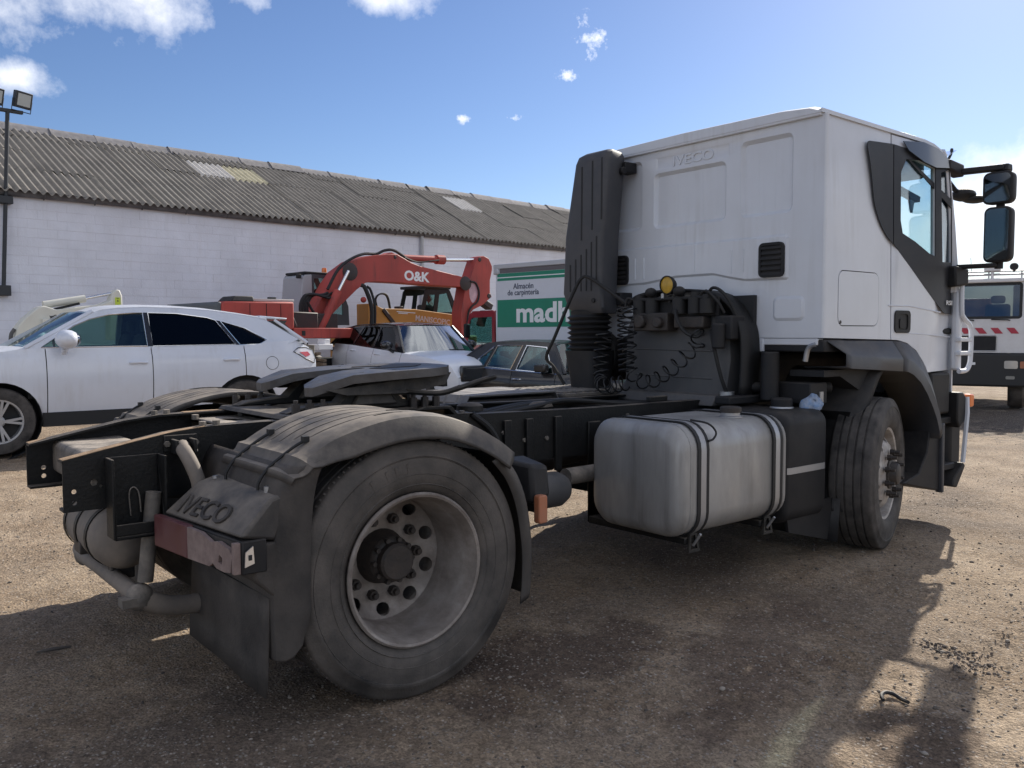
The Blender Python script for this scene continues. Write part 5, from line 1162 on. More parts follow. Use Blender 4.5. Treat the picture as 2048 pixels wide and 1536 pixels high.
# brackets, pipes and a spare coupling under the cab's right corner
b = MB(); b.cyl((3.02, -.80, 1.04), (3.02, -.80, 1.36), .06, n=14); b.cyl((3.0, -.62, 1.12), (3.4, -1.02, 1.12), .035, n=10); b.box(3.1, 3.3, -1.05, -.78, 1.02, 1.16); b.box(2.7, 3.4, -.72, -.60, 1.02, 1.07); b.build('steering_linkage', M_blk, T, bevel=.008)
MB().cyl((2.9, -.55, 1.06), (2.9, -.55, 1.09), .05, n=14).build('pipe_cap', M_strap, T); MB().box(3.20, 3.24, -1.06, -1.02, 1.02, 1.10).build('pipe_clamp', M_strap, T)
b = MB(); b.box(2.95, 4.9, -.40, .38, .55, 1.30); b.box(3.2, 4.4, -.58, .56, .80, 1.34); b.build('engine', M_hub, T, bevel=.05)
bag = MB().ball((3.13, -1.04, 1.02), .075, 18, 12, (1.0, .8, .8)); bag.xf(lambda q: q+noise.noise_vector(q*16)*.030+noise.noise_vector(q*40)*.010)
tag(bag.build('plastic_bag', M_blue), 'crumpled blue and white plastic bag wedged on the black tank', 'plastic bag')
# ================================================================== OTHER VEHICLES IN THE YARD
def car_wheel(root, x, y, R, rr_, spokes, s, mt_rim, wd=.22, hub=.03):
    w = part('wheel', root); w.location = (x, y, R); w.rotation_euler = (0, 0, 0 if s < 0 else math.pi)
    h = wd/2
    MB().lathe([(rr_-.01, h*.7), (rr_+.01, h*.95), (rr_+(R-rr_)*.45, h), (R*.96, h*.85), (R, h*.55), (R, -h*.55), (R*.96, -h*.85), (rr_, -h), (rr_-.02, 0), (rr_-.01, h*.7)], (0, 0, 0), (0, -1, 0), 40).build('tyre', M_rubf, w, smooth=40)
    b = MB(); b.lathe([(rr_+.004, h*.80), (rr_+.004, h*.9), (rr_-.014, h*.88), (rr_-.02, h*.5), (rr_-.03, -h*.3)], (0, 0, 0), (0, -1, 0), 40)
    for i in range(spokes):
        a = 2*math.pi*i/spokes
        for da in (-.13, .13):
            p0 = Vector((.05*math.cos(a), -h*.72, .05*math.sin(a))); p1 = Vector(((rr_-.01)*math.cos(a+da), -h*.80, (rr_-.01)*math.sin(a+da)))
            b.bar(p0, p1, .026, .03, (0, 1, 0))
    b.lathe([(0, h*.85), (.05, h*.82), (.065, h*.7), (.065, h*.3)], (0, 0, 0), (0, -1, 0), 20)
    b.build('rim', mt_rim, w, smooth=35)
    MB().lathe([(0, h*.2), (rr_-.02, h*.2), (rr_-.02, h*.15)], (0, 0, 0), (0, -1, 0), 24).build('brake', M_dark, w)
    return w
def car(root, S, paint, roofpaint):
    wb, R, Ra = S['wb'], S['R'], S['Ra']; xf, xr = S['xf'], S['xr']; sill = S['sill']
    def hw(x):
        t = S['W']
        if x > xf-.9: t -= S.get('tf', .22)*((x-(xf-.9))/.9)**2.2
        if x < xr+.8: t -= S.get('tr', .16)*(((xr+.8)-x)/.8)**2.2
        return t
    zt = lambda x: interp(S['top'], x)
    def ys(x, z):
        h = (z-sill)/(max(zt(x), S['belt'])-sill)
        k = 1-.075*max(0, (.55-h)/.55)**2-.075*max(0, (h-.55)/.45)**2
        if 'crease' in S and h > S['crease']: k -= .012*min(1, (h-S['crease'])/.06)
        return hw(x)*k
    S['ys'] = ys
    xs = sorted(set([xf-(xf-xr)*i/46 for i in range(47)]))
    arch = []
    for xa in (0, -wb):
        for i in range(17):
            a = math.pi*i/16; arch.append(xa+Ra*math.cos(a))
    xs = [x for x in xs if not any(abs(x-a) < Ra+.02 for a in (0, -wb))]+arch
    for d in S['doors']: xs = [x for x in xs if abs(x-d) > .03]+[d-.005, d+.005]
    xs = sorted(xs)
    def zb(x):
        z = sill
        for xa in (0, -wb):
            if abs(x-xa) <= Ra+1e-6: z = max(z, R+math.sqrt(max(0, Ra*Ra-(x-xa)**2)))
        if x > xf-.25: z = max(z, sill+.10*((x-xf+.25)/.25))
        if x < xr+.3: z = max(z, sill+.12*((xr+.3-x)/.3))
        return z
    ts = [0, .12, .28, .42, .55, .64, .72, .80, .88, .95, 1]
    def colm(x):
        a, c = zb(x), zt(x); return [(x, ys(x, a+(c-a)*t), a+(c-a)*t) for t in ts]
    cols = [colm(x) for x in xs]
    dl = S['doors']; cabx = (S['cab'][0], S['cab'][1])
    groups = {}
    for i in range(len(xs)-1):
        m_ = (xs[i]+xs[i+1])/2
        if any(abs(m_-d) < .006 for d in dl): continue
        key = 'body'
        for k in range(len(dl)-1):
            if dl[k] < m_ < dl[k+1]: key = k
        if key == 'body' and m_ < dl[0]: key = 'rear'
        groups.setdefault(key, []).append(i)
    for sd in (-1, 1):
        for key, idx in groups.items():
            if key in ('body', 'rear'): continue
            b = MB()
            for i in idx: b.grid([[(p[0], sd*p[1], p[2]) for p in cols[i]], [(p[0], sd*p[1], p[2]) for p in cols[i+1]]])
            d_ = b.build('door', paint, root, smooth=45)
            if 'handles' in S:
                hx, hz = S['handles'][key]; hm = S.get('hmat', paint)
                yy = ys(hx, hz); MB().tube(smooth_pts([(hx-.10, sd*(yy-.01), hz), (hx-.08, sd*(yy+.022), hz), (hx, sd*(yy+.030), hz+.004), (hx+.08, sd*(yy+.022), hz), (hx+.10, sd*(yy-.01), hz)], 3), .014, 6).build('handle', hm, d_)
    for key, c in (('body', cols[-1]), ('rear', cols[0])):
        b = MB()
        for i in groups[key]:
            for sd in (-1, 1): b.grid([[(p[0], sd*p[1], p[2]) for p in cols[i]], [(p[0], sd*p[1], p[2]) for p in cols[i+1]]])
            m_ = (xs[i]+xs[i+1])/2
            if not (cabx[0] < m_ < cabx[1]):
                rows = []
                for x, cc in ((xs[i], cols[i]), (xs[i+1], cols[i+1])):
                    y1 = cc[-1][1]; rows.append([(x, y1*k, cc[-1][2]+S['crown']*(1-k*k)**.8) for k in (1, .92, .8, .6, .3, 0, -.3, -.6, -.8, -.92, -1)])
                b.grid(rows)
        ring = [(p[0], p[1], p[2]) for p in c]+[(p[0], -p[1], p[2]) for p in reversed(c)]; b.add(ring, [tuple(range(len(ring)))])
        b.build('front_body' if key == 'body' else 'rear_body', paint, root, smooth=45)
    # dark floor, wheel houses and cabin tub
    b = MB(); b.box(xr+.15, xf-.15, -S['W']+.28, S['W']-.28, sill-.02, sill+.22); b.box(cabx[0], cabx[1], -S['W']+.10, S['W']-.10, sill+.22, S['belt']-.12)
    b.box(-wb+Ra, -Ra, -S['W']+.045, S['W']-.045, sill-.10, sill+.06); b.build('underbody', M_dark, root)
    for xa in (0, -wb):
        for sd in (-1, 1):
            MB().lathe([(Ra-.005, 0), (Ra-.005, -.30), (.05, -.30)], (xa, sd*(ys(xa, R+Ra)-.01), R), (0, sd, 0), 20, 0, 2*math.pi).build('wheel_house', M_dark, root)
            car_wheel(root, xa, sd*(S['W']-.125), R, S['rim'], S['spokes'], sd, S['rimmat'])
    # greenhouse
    yb, yr, zbelt, zroof = S['yb'], S['yr'], S['belt'], S['roof'][0][1]
    zroof = max(z for _, z in S['roof'])
    def gy(z, d=0): return yb+(yr-yb)*max(0, (z-zbelt)/(zroof-zbelt))-d
    for sd in (-1, 1):
        fr = MB(); fr.plate(S['side'], S['wins'], lambda u, v, d, sd=sd: (u, sd*gy(v, d), v), .03); f_ = fr.build('window_frame', roofpaint if S.get('blackframe') else paint, root, smooth=40)
        for w, gm in zip(S['wins'], S['wglass']):
            g = MB(); g.plate(inset(w, -.006), [], lambda u, v, d, sd=sd: (u, sd*gy(v, d+.012), v), .004); g.build('window', gm, f_, smooth=0)
            if 'trim' in S:
                MB().tube([(u, sd*gy(v, -.003), v) for u, v in w], S['trimr'], 5, closed=True).build('window_trim', S['trim'], f_)
    rf = S['roof']; b = MB()
    b.grid([[(x, gy(z)*k, z+S['rcrown']*(1-k*k)) for k in (1, .97, .85, .6, .3, 0, -.3, -.6, -.85, -.97, -1)] for x, z in rf], th=(0, 0, -.02)); b.build('roof', roofpaint, root, smooth=50)
    def screen(p0, p1, bulge, nm, gm):
        rows = []
        for t in (0, .25, .5, .75, 1):
            x = p0[0]+(p1[0]-p0[0])*t; z = p0[1]+(p1[1]-p0[1])*t; y = gy(z, .04)
            rows.append([(x+bulge*(1-k*k), y*k, z) for k in (1, .75, .5, .25, 0, -.25, -.5, -.75, -1)])
        g = MB().grid(rows); o = g.build(nm, gm, root)
        for sd in (-1, 1): MB().tube([(p0[0], sd*gy(p0[1], .015), p0[1]), (p1[0], sd*gy(p1[1], .015), p1[1])], .030, 6).build('pillar', roofpaint if S.get('blackframe') else paint, root)
        return o
    screen(S['ws'][0], S['ws'][1], S.get('wsb', .12), 'windscreen', S.get('wsglass', G_clear)); screen(S['rs'][0], S['rs'][1], -.06, 'rear_window', S.get('rsglass', G_dark))
    # seats
    for x in S['seats']:
        for y in (-.36, .36):
            b = MB(); b.hexa([(x-.05, y-.24, sill+.2), (x+.08, y-.24, sill+.2), (x+.08, y+.24, sill+.2), (x-.05, y+.24, sill+.2), (x-.24, y-.21, S['belt']+.16), (x-.14, y-.21, S['belt']+.16), (x-.14, y+.21, S['belt']+.16), (x-.24, y+.21, S['belt']+.16)]); b.box(x-.27, x-.18, y-.12, y+.12, S['belt']+.18, S['belt']+.34); b.build('seat', M_seat, root, bevel=.04)
    b = MB(); xd = S['ws'][0][0]; b.box(xd-.35, xd+.05, -yb+.08, yb-.08, S['belt']-.25, S['belt']-.02); b.tube([(xd-.42+.05*math.sin(a), .36*S.get('drv', 1)+.18*math.cos(a), S['belt']-.05+.16*math.sin(a)) for a in [2*math.pi*i/16 for i in range(16)]], .014, 5, closed=True); b.build('dashboard', M_dark, root)
def door_mirror(root, x, y, z, sd, m1, m2=None, sc=1.0):
    b = MB(); b.ball((x, sd*(y+.12*sc), z), .12*sc, 14, 8, (.85, 1.05, .72)); o = b.build('door_mirror', m1, root)
    MB().tube([(x+.02, sd*(y-.02), z-.13*sc), (x+.01, sd*(y+.07*sc), z-.08*sc)], .032, 8).build('mirror_stalk', m2 or m1, o)
    MB().ball((x-.055*sc, sd*(y+.12*sc), z), .10*sc, 12, 6, (.6, .95, .65)).build('mirror_glass', M_mirror, o)
    return o

# ---- white family SUV on the left
M_suv = mat('pearl_white_paint', (.67, .71, .80), .28, coat=.45, dust=(.50, .50, .53), dustamt=.14, dustup=.05, dscale=3, streak=((.42, .41, .41), .5))
M_bk0 = mat('gloss_black_trim', (.016, .017, .02), .2, coat=.6)
M_alloy = mat('alloy_rim', (.45, .46, .48), .35, metal=.7, dust=(.25, .22, .2), dustamt=.2)
suv = thing('white_suv', 'white five door SUV with dusty doors parked before the warehouse', 'car', (-.346, 7.502, .169), 3.111)
S = dict(wb=2.74, R=.37, Ra=.43, xf=.93, xr=-3.78, sill=.385, W=.93, belt=1.165, crown=.05, tf=.26, tr=.20, crease=.86,
    top=[(-3.78, .98), (-3.74, 1.08), (-3.66, 1.16), (-3.45, 1.24), (-3.1, 1.22), (-2.8, 1.175), (-.45, 1.165), (-.27, 1.165), (-.05, 1.13), (.3, 1.07), (.6, .99), (.8, .88), (.93, .70)],
    cab=(-3.3, -.30), doors=[-2.74, -1.61, -.48], handles=[(-2.56, 1.0), (-1.45, .985)], rim=.24, spokes=5, rimmat=M_alloy,
    yb=.845, yr=.60,
    side=[(-.30, 1.16), (-.45, 1.27), (-.65, 1.40), (-.85, 1.51), (-1.05, 1.585), (-1.3, 1.625), (-1.62, 1.64), (-2.0, 1.635), (-2.4, 1.61), (-2.8, 1.56), (-3.12, 1.50), (-3.30, 1.38), (-3.50, 1.25), (-3.3, 1.17), (-2.7, 1.165), (-1.6, 1.16)],
    wins=[[(-.44, 1.175), (-.63, 1.305), (-.80, 1.42), (-.98, 1.50), (-1.19, 1.555), (-1.46, 1.58), (-1.575, 1.582), (-1.575, 1.18)], [(-1.635, 1.18), (-1.635, 1.582), (-1.97, 1.578), (-2.34, 1.53), (-2.44, 1.495), (-2.64, 1.19)], [(-2.70, 1.185), (-2.50, 1.485), (-2.79, 1.40), (-3.06, 1.245), (-2.95, 1.19)]],
    wglass=[G_clear, G_dark, G_dark], trim=M_chrome, trimr=.006,
    roof=[(-.98, 1.565), (-1.12, 1.615), (-1.3, 1.64), (-1.6, 1.655), (-2.0, 1.65), (-2.4, 1.625), (-2.8, 1.575), (-3.12, 1.525)], rcrown=.045,
    ws=((-.28, 1.165), (-1.02, 1.59)), rs=((-3.62, 1.20), (-3.22, 1.50)), wsb=.20, seats=[-1.45, -2.3])
car(suv, S, M_suv, M_suv)
b = MB(); b.hexa([(-3.05, -.60, 1.525), (-3.44, -.56, 1.515), (-3.44, .56, 1.515), (-3.05, .60, 1.525), (-3.05, -.60, 1.565), (-3.45, -.56, 1.535), (-3.45, .56, 1.535), (-3.05, .60, 1.565)]); b.build('roof_spoiler', M_suv, suv, bevel=.01)
for sd in (-1, 1):
    b = MB(); b.plate([(-3.12, 1.495), (-3.40, 1.50), (-3.36, 1.46), (-3.50, 1.28), (-3.33, 1.38)], [], lambda u, v, d, sd=sd: (u, sd*(.845-.245*(v-1.165)/.49+.004-d-.10*max(0, -u-3.3)), v), .01); b.build('rear_pillar_trim', M_blk, suv)
    tl = [(-3.40, 1.09), (-3.48, 1.135), (-3.62, 1.14), (-3.735, 1.10), (-3.765, 1.0), (-3.74, .93), (-3.60, .985)]
    ysf_ = S['ys']
    b = MB(); b.plate(tl, [], lambda u, v, d, sd=sd: (u-.004, sd*(ysf_(u, v)+.006-d), v), .01); tl_o = b.build('tail_lamp', mat('clear_tail_lens', (.62, .62, .66), .15, coat=.8), suv, smooth=0)
    b = MB(); b.plate([(-3.50, 1.08), (-3.64, 1.085), (-3.68, 1.04), (-3.60, 1.015)], [], lambda u, v, d, sd=sd: (u-.004, sd*(ysf_(u, v)+.010-d), v), .006); b.build('red_lens', mat('red_lens', (.45, .04, .05), .25, coat=.5), tl_o, smooth=0)
    MB().tube([(u-.004, sd*(ysf_(u, v)+.004), v) for u, v in tl], .007, 5, closed=True).build('lamp_seal', M_rubber, tl_o)
    door_mirror(suv, -.68, .86, 1.265, sd, M_suv, sc=1.25)
    for q_ in ([(-1.572, 1.178), (-1.572, 1.585), (-1.638, 1.585), (-1.638, 1.178)], [(-2.635, 1.188), (-2.438, 1.497), (-2.502, 1.488), (-2.705, 1.184)]):
        MB().plate(q_, [], lambda u, v, d, sd=sd: (u, sd*(.845-.245*(v-1.165)/.49+.005-d), v), .006).build('pillar_trim', M_bk0, suv, smooth=0)
fx = [(-3.09+.085*math.cos(a), .945+.085*math.sin(a)) for a in [2*math.pi*i/28 for i in range(28)]]
MB().tube([(u, S['ys'](u, v)+.0005, v) for u, v in fx], .003, 4, closed=True).build('fuel_flap_seam', M_rubber, suv)
MB().box(-3.80, -3.70, -.72, .72, .42, .80).build('rear_bumper', M_suv, suv, bevel=.04)

# ---- white and black SUV facing the lorry
M_rr = mat('white_car_paint', (.74, .77, .84), .3, coat=.4, dust=(.5, .5, .5), dustamt=.08)
M_bk = mat('gloss_black_paint', (.016, .017, .02), .2, coat=.6)
rr = thing('two_tone_suv', 'white SUV with black roof parked nose out beyond the fifth wheel', 'car', (7.971, 9.732, .045), -1.558)
S = dict(wb=2.92, R=.37, Ra=.42, xf=.92, xr=-3.82, sill=.40, W=.97, belt=1.10, crown=.06, tf=.28, tr=.20, crease=.80,
    top=[(-3.82, .85), (-3.76, 1.08), (-3.68, 1.18), (-3.5, 1.245), (-2.7, 1.215), (-1.8, 1.15), (-.75, 1.075), (-.3, 1.04), (.3, .99), (.65, .92), (.85, .80), (.92, .62)],
    cab=(-3.55, -.62), doors=[-2.78, -1.74, -.66], handles=[(-2.55, 1.10), (-1.55, 1.03)], rim=.25, spokes=5, rimmat=M_alloy,
    yb=.89, yr=.66, blackframe=True,
    side=[(-.66, 1.075), (-.80, 1.22), (-1.00, 1.46), (-1.16, 1.60), (-1.5, 1.625), (-1.9, 1.63), (-2.5, 1.625), (-2.95, 1.60), (-3.10, 1.585), (-3.33, 1.45), (-3.52, 1.245), (-2.7, 1.21), (-1.8, 1.145)],
    wins=[[(-3.37, 1.26), (-3.03, 1.565), (-2.58, 1.58), (-2.72, 1.24)], [(-2.66, 1.235), (-2.46, 1.585), (-1.80, 1.59), (-1.86, 1.18)], [(-1.78, 1.175), (-1.72, 1.585), (-1.30, 1.575), (-1.10, 1.42), (-.93, 1.12)]],
    wglass=[G_dark, G_dark, G_dark], roof=[(-1.13, 1.60), (-1.3, 1.635), (-1.6, 1.655), (-2.2, 1.66), (-2.8, 1.645), (-3.12, 1.60), (-3.3, 1.58)], rcrown=.035,
    ws=((-.62, 1.065), (-1.15, 1.605)), rs=((-3.72, 1.20), (-3.25, 1.57)), wsb=.22, wsglass=G_scr, seats=[-1.55, -2.5], drv=1)
car(rr, S, M_rr, M_bk)
for sd in (-1, 1): door_mirror(rr, -.98, .92, 1.22, sd, M_bk, sc=1.05)
MB().box(.86, .95, -.62, .62, .55, .85).build('grille', M_bk, rr, bevel=.03)
b = MB(); b.hexa([(-.78, -.50, 1.088), (-.60, -.50, 1.086), (-.60, -.22, 1.093), (-.78, -.22, 1.095), (-.79, -.50, 1.092), (-.61, -.50, 1.09), (-.61, -.22, 1.097), (-.79, -.22, 1.099)]); b.build('papers', M_lettr, rr)
b = MB(); b.tube([(-.54, -.45, 1.105), (-.46, .2, 1.125), (-.5, .55, 1.115)], .010, 5); b.build('wiper', M_rubber, rr)
for sd in (-1, 1): MB().tube([(-3.74, sd*.80, 1.12), (-3.80, sd*.72, 1.10)], .05, 8).build('tail_lamp', M_bk, rr)

# ---- dark saloon
M_mb = mat('dark_brown_metallic', (.014, .012, .013), .25, metal=.3, coat=.5, dust=(.13, .12, .11), dustamt=.09, dustup=.12, dscale=5)
mb = thing('dark_saloon', 'old dark brown saloon with chrome window trim behind the tractor frame', 'car', (9.252, 6.802, -.101), -1.318)
S = dict(wb=2.94, R=.325, Ra=.375, xf=.86, xr=-4.20, sill=.30, W=.90, belt=.90, crown=.035, tf=.10, tr=.10, crease=.78,
    top=[(-4.2, .62), (-4.16, .86), (-4.0, .93), (-3.1, .985), (-2.75, .955), (-1.6, .90), (-.62, .855), (-.4, .86), (.3, .83), (.70, .78), (.82, .70), (.86, .58)],
    cab=(-3.05, -.48), doors=[-2.62, -1.60, -.62], handles=[(-2.55, .825), (-1.46, .755)], hmat=M_chrome, rim=.20, spokes=7, rimmat=M_alloy,
    yb=.80, yr=.62,
    side=[(-.50, .86), (-.72, 1.30), (-.80, 1.40), (-1.0, 1.435), (-1.5, 1.445), (-2.1, 1.435), (-2.32, 1.41), (-2.54, 1.33), (-3.06, .99), (-2.7, .955), (-1.6, .90)],
    wins=[[(-2.62, .985), (-2.13, 1.35), (-2.30, .970)], [(-2.25, .965), (-2.06, 1.365), (-1.48, 1.372), (-1.66, .93)], [(-1.53, .92), (-1.38, 1.368), (-.93, 1.335), (-.71, .875)]],
    wglass=[G_merc, G_merc, G_merc], trim=M_chrome, trimr=.016,
    roof=[(-.76, 1.385), (-.9, 1.425), (-1.2, 1.445), (-1.7, 1.450), (-2.1, 1.440), (-2.35, 1.405), (-2.5, 1.36)], rcrown=.03,
    ws=((-.46, .87), (-.80, 1.40)), rs=((-3.0, 1.0), (-2.42, 1.37)), wsglass=G_merc, rsglass=G_merc, seats=[-1.45, -2.45], drv=1)
car(mb, S, M_mb, M_mb)
for sd in (-1, 1):
    MB().tube([(-2.74, sd*.815, .972), (-1.6, sd*.817, .908), (-.62, sd*.817, .862)], .014, 6).build('belt_strip', M_chrome, mb)
    b = MB(); b.box(-1.0, -.76, min(sd*.84, sd*1.0), max(sd*.84, sd*1.0), .90, 1.04); b.build('door_mirror', M_mb, mb, bevel=.03)
    b = MB(); b.tube([(-3.4, sd*.905, .42), (-2.62+0, sd*.918, .42)], .014, 5); b.tube([(-.62, sd*.918, .42), (-2.3, sd*.918, .42)], .014, 5); b.build('rubbing_strip', M_chrome, mb)
MB().box(-4.28, -4.15, -.80, .80, .42, .56).build('rear_bumper', M_chrome, mb, bevel=.03)
MB().box(.84, .95, -.80, .80, .42, .56).build('front_bumper', M_chrome, mb, bevel=.03)

# ---- red wheeled excavator
M_ored = mat('faded_excavator_red', (.42, .054, .042), .5, var=.25, vscale=2, dust=(.17, .05, .04), dustamt=.26, dscale=4, bump=.1, streak=((.05, .03, .03), .7))
M_grease = mat('grease_black', (.02, .018, .018), .5, dust=(.12, .04, .035), dustamt=.15)
exc = thing('red_excavator', 'faded red wheeled excavator with folded boom before the warehouse', 'excavator', (4.5, 13.6, 0), YA)
b = MB(); b.prism([(-.40, 1.50), (-.42, 2.08), (-.36, 2.13), (1.16, 2.15), (1.16, 1.62), (.9, 1.42), (-.2, 1.42)], 'y', -1.25, .15); eb = b.build('engine_housing', M_ored, exc, bevel=.03)
for x in (.17, .53, .85): MB().box(x-.006, x+.006, -1.256, -1.249, 1.50, 2.10).build('panel_gap', M_rubber, eb, smooth=0)
b = MB(); b.prism([(-.56, 1.50), (-.54, 2.07), (-.48, 2.12), (-.405, 2.12), (-.405, 1.50)], 'y', -1.22, 1.1); b.build('counterweight', mat('grey_counterweight', (.10, .11, .12), .7), exc, bevel=.03)
b = MB(); b.hexa([(-.20, -1.2, 2.135), (.30, -1.2, 2.14), (.30, -.6, 2.14), (-.20, -.6, 2.135), (-.10, -1.15, 2.245), (.30, -1.15, 2.25), (.30, -.65, 2.25), (-.10, -.65, 2.245)]); b.build('air_scoop', M_blk, exc, bevel=.02)
MB().box(.31, 1.25, -1.1, -.3, 2.15, 2.205).build('walkway', mat('pale_panel', (.45, .44, .42), .6), exc, bevel=.01)
MB().cyl((.85, -.9, 2.20), (.85, -.9, 2.25), .09, n=14).build('fuel_cap', M_blk, exc)
b = MB(); b.box(1.17, 2.9, -1.2, 1.15, 1.40, 1.62); b.box(-.3, 1.2, -1.2, 1.2, 1.36, 1.48); b.build('slew_deck', M_ored, exc, bevel=.02)
MB().box(1.36, 1.44, -1.212, -1.195, 1.46, 1.56).build('deck_plate', M_dark, exc)
b = MB(); b.cyl((1.6, 0, .95), (1.6, 0, 1.37), .55, n=28); b.box(.1, 3.2, -.5, .5, .62, .95); b.build('undercarriage', M_dark, exc, bevel=.02)
for x in (.45, 2.85):
    for y in (-1.0, 1.0):
        w = part('wheel', exc); w.location = (x, y, .52)
        MB().lathe([(.25, .19), (.30, .22), (.45, .22), (.52, .15), (.52, -.15), (.45, -.22), (.25, -.22)], (0, 0, 0), (0, -1, 0), 28).build('tyre', M_rub, w)
        MB().lathe([(0, .10), (.12, .12), (.2, .08), (.26, .19)], (0, 0, 0), (0, -1, 0), 20).build('rim', M_ored, w)
# boom, side outline extruded, with thick box section
bo_ = [(2.28, 1.98), (2.70, 2.64), (2.93, 2.92), (3.3, 3.17), (3.7, 3.31), (4.0, 3.36), (4.33, 3.40), (4.60, 3.42), (4.76, 3.36), (5.05, 3.24), (5.32, 3.17), (6.65, 2.98), (6.93, 2.92), (6.88, 2.70), (5.65, 2.71), (4.7, 2.73), (3.95, 2.73), (3.68, 2.69), (3.43, 2.52), (2.98, 2.14), (2.60, 1.80), (2.36, 1.86)]
b = MB(); b.prism(bo_, 'y', -.22, .22); boom = b.build('boom', M_ored, exc, bevel=.015)
for c, r in (((3.25, -.225, 2.93), .21), ((4.55, -.225, 3.34), .045), ((6.82, -.225, 2.80), .19)):
    MB().lathe([(0, .012), (r*.8, .012), (r, 0)], c, (0, -1, 0), 14).build('grease_stain' if r > .1 else 'pin', M_grease, boom)
text('boom_name', 'O&K', M_lettr, boom, (4.82, -.2215, 2.80), (1, 0, -.035), (0.035, 0, 1), .80, .25, .003, .035)
# boom cylinders with bright rods
for y in (-.40, .36):
    b = MB(); b.cyl((2.30, y, 1.60), (2.80, y, 2.46), .095, n=14); b.build('boom_cylinder', M_ored, exc)
    MB().cyl((2.80, y, 2.46), (3.08, y, 2.93), .04, n=10).build('cylinder_rod', M_chrome, exc)
MB().cyl((4.55, 0, 3.35), (6.05, 0, 3.385), .085, n=16).build('stick_cylinder', M_ored, exc)
MB().cyl((6.02, 0, 3.385), (6.27, 0, 3.39), .12, n=16).build('cylinder_gland', M_ored, exc)
MB().cyl((6.27, 0, 3.39), (7.36, 0, 3.45), .048, n=12).build('cylinder_rod', M_chrome, exc)
b = MB(); b.prism([(4.30, 3.38), (4.50, 3.46), (4.72, 3.40), (4.80, 3.30), (4.4, 3.25)], 'y', -.16, .16); b.build('cylinder_lug', M_ored, exc, bevel=.01)
st_ = [(7.24, 3.42), (7.34, 3.52), (7.51, 3.56), (7.70, 3.50), (7.82, 3.30), (7.82, 3.20), (7.74, 2.92), (7.74, 2.60), (7.80, 2.48), (7.68, 2.40), (7.48, 2.26), (7.12, 2.12), (6.92, 1.90), (6.92, 1.25), (6.70, 1.25), (6.70, 2.05), (6.80, 2.45), (6.86, 2.72), (7.05, 2.98)]
b = MB(); b.prism(st_, 'y', -.19, .19); stick = b.build('stick', M_ored, exc, bevel=.012)
MB().plate(sm2([(7.05, 2.85), (7.20, 2.78), (7.28, 2.6), (7.22, 2.4), (7.10, 2.3), (7.0, 2.45), (6.98, 2.7)], 3), [], lambda u, v, d: (u, -.1915-d, v), .004).build('round_sign', mat('pink_sign', (.55, .36, .40), .5, var=.3, vscale=5), stick)
for c, r in (((7.36, -.195, 3.45), .06), ((7.70, -.195, 2.50), .07), ((6.90, -.195, 2.80), .16)): MB().lathe([(0, .014), (r*.85, .014), (r, 0)], c, (0, -1, 0), 14).build('pin' if r < .1 else 'grease_stain', M_grease, stick)
b = MB(); b.bar((7.60, 0, 2.35), (7.90, 0, 2.20), .25, .16); b.bar((7.70, 0, 2.10), (7.55, 0, 1.7), .22, .14); b.build('bucket_link', M_grease, exc, bevel=.02)
MB().tube(smooth_pts([(6.98, -.23, 2.86), (7.18, -.23, 2.82), (7.30, -.23, 2.58), (7.24, -.23, 2.34), (7.06, -.23, 2.22), (6.92, -.23, 2.05), (6.86, -.23, 1.7)], 4), .026, 7).build('hydraulic_hose', M_rubber, exc)
MB().tube(smooth_pts([(2.62, -.24, 2.50), (2.95, -.2, 2.98), (3.35, -.15, 3.24), (3.75, -.1, 3.38), (4.1, -.08, 3.40), (4.35, -.08, 3.50), (4.62, -.08, 3.52), (4.95, -.12, 3.36)], 5), .035, 7).build('hydraulic_hose', M_rubber, exc)
MB().tube(smooth_pts([(4.90, -.14, 3.36), (5.3, -.15, 3.27), (5.8, -.15, 3.33), (6.0, -.14, 3.36)], 4), .022, 6).build('hydraulic_hose', M_rubber, exc)
for i in range(4):
    x = 1.85+.11*i; MB().tube(smooth_pts([(x-.05, -.5+.08*i, 1.75), (x-.10, -.5+.08*i, 2.10), (x+.02, -.5+.08*i, 2.33), (x+.25, -.45+.08*i, 2.37), (x+.50, -.38, 2.36-.03*i), (x+.75, -.28, 2.42)], 5), .030, 7).build('hydraulic_hose', M_rubber, exc)
MB().tube(smooth_pts([(1.9, -.55, 2.2), (2.1, -.5, 1.95), (2.3, -.4, 1.85), (2.45, -.3, 1.82)], 4), .03, 7).build('hydraulic_hose', M_rubber, exc)
b = MB(); b.box(1.20, 1.95, -.9, -.5, 1.62, 1.95); b.hexa([(1.18, -1.12, 1.64), (1.32, -1.12, 1.64), (1.32, -.9, 1.64), (1.18, -.9, 1.64), (1.10, -1.10, 1.95), (1.20, -1.10, 1.95), (1.20, -.9, 1.95), (1.10, -.9, 1.95)]); b.box(2.1, 2.75, -.45, .3, 1.55, 1.95); b.build('valve_bank', M_grease, exc, bevel=.02)
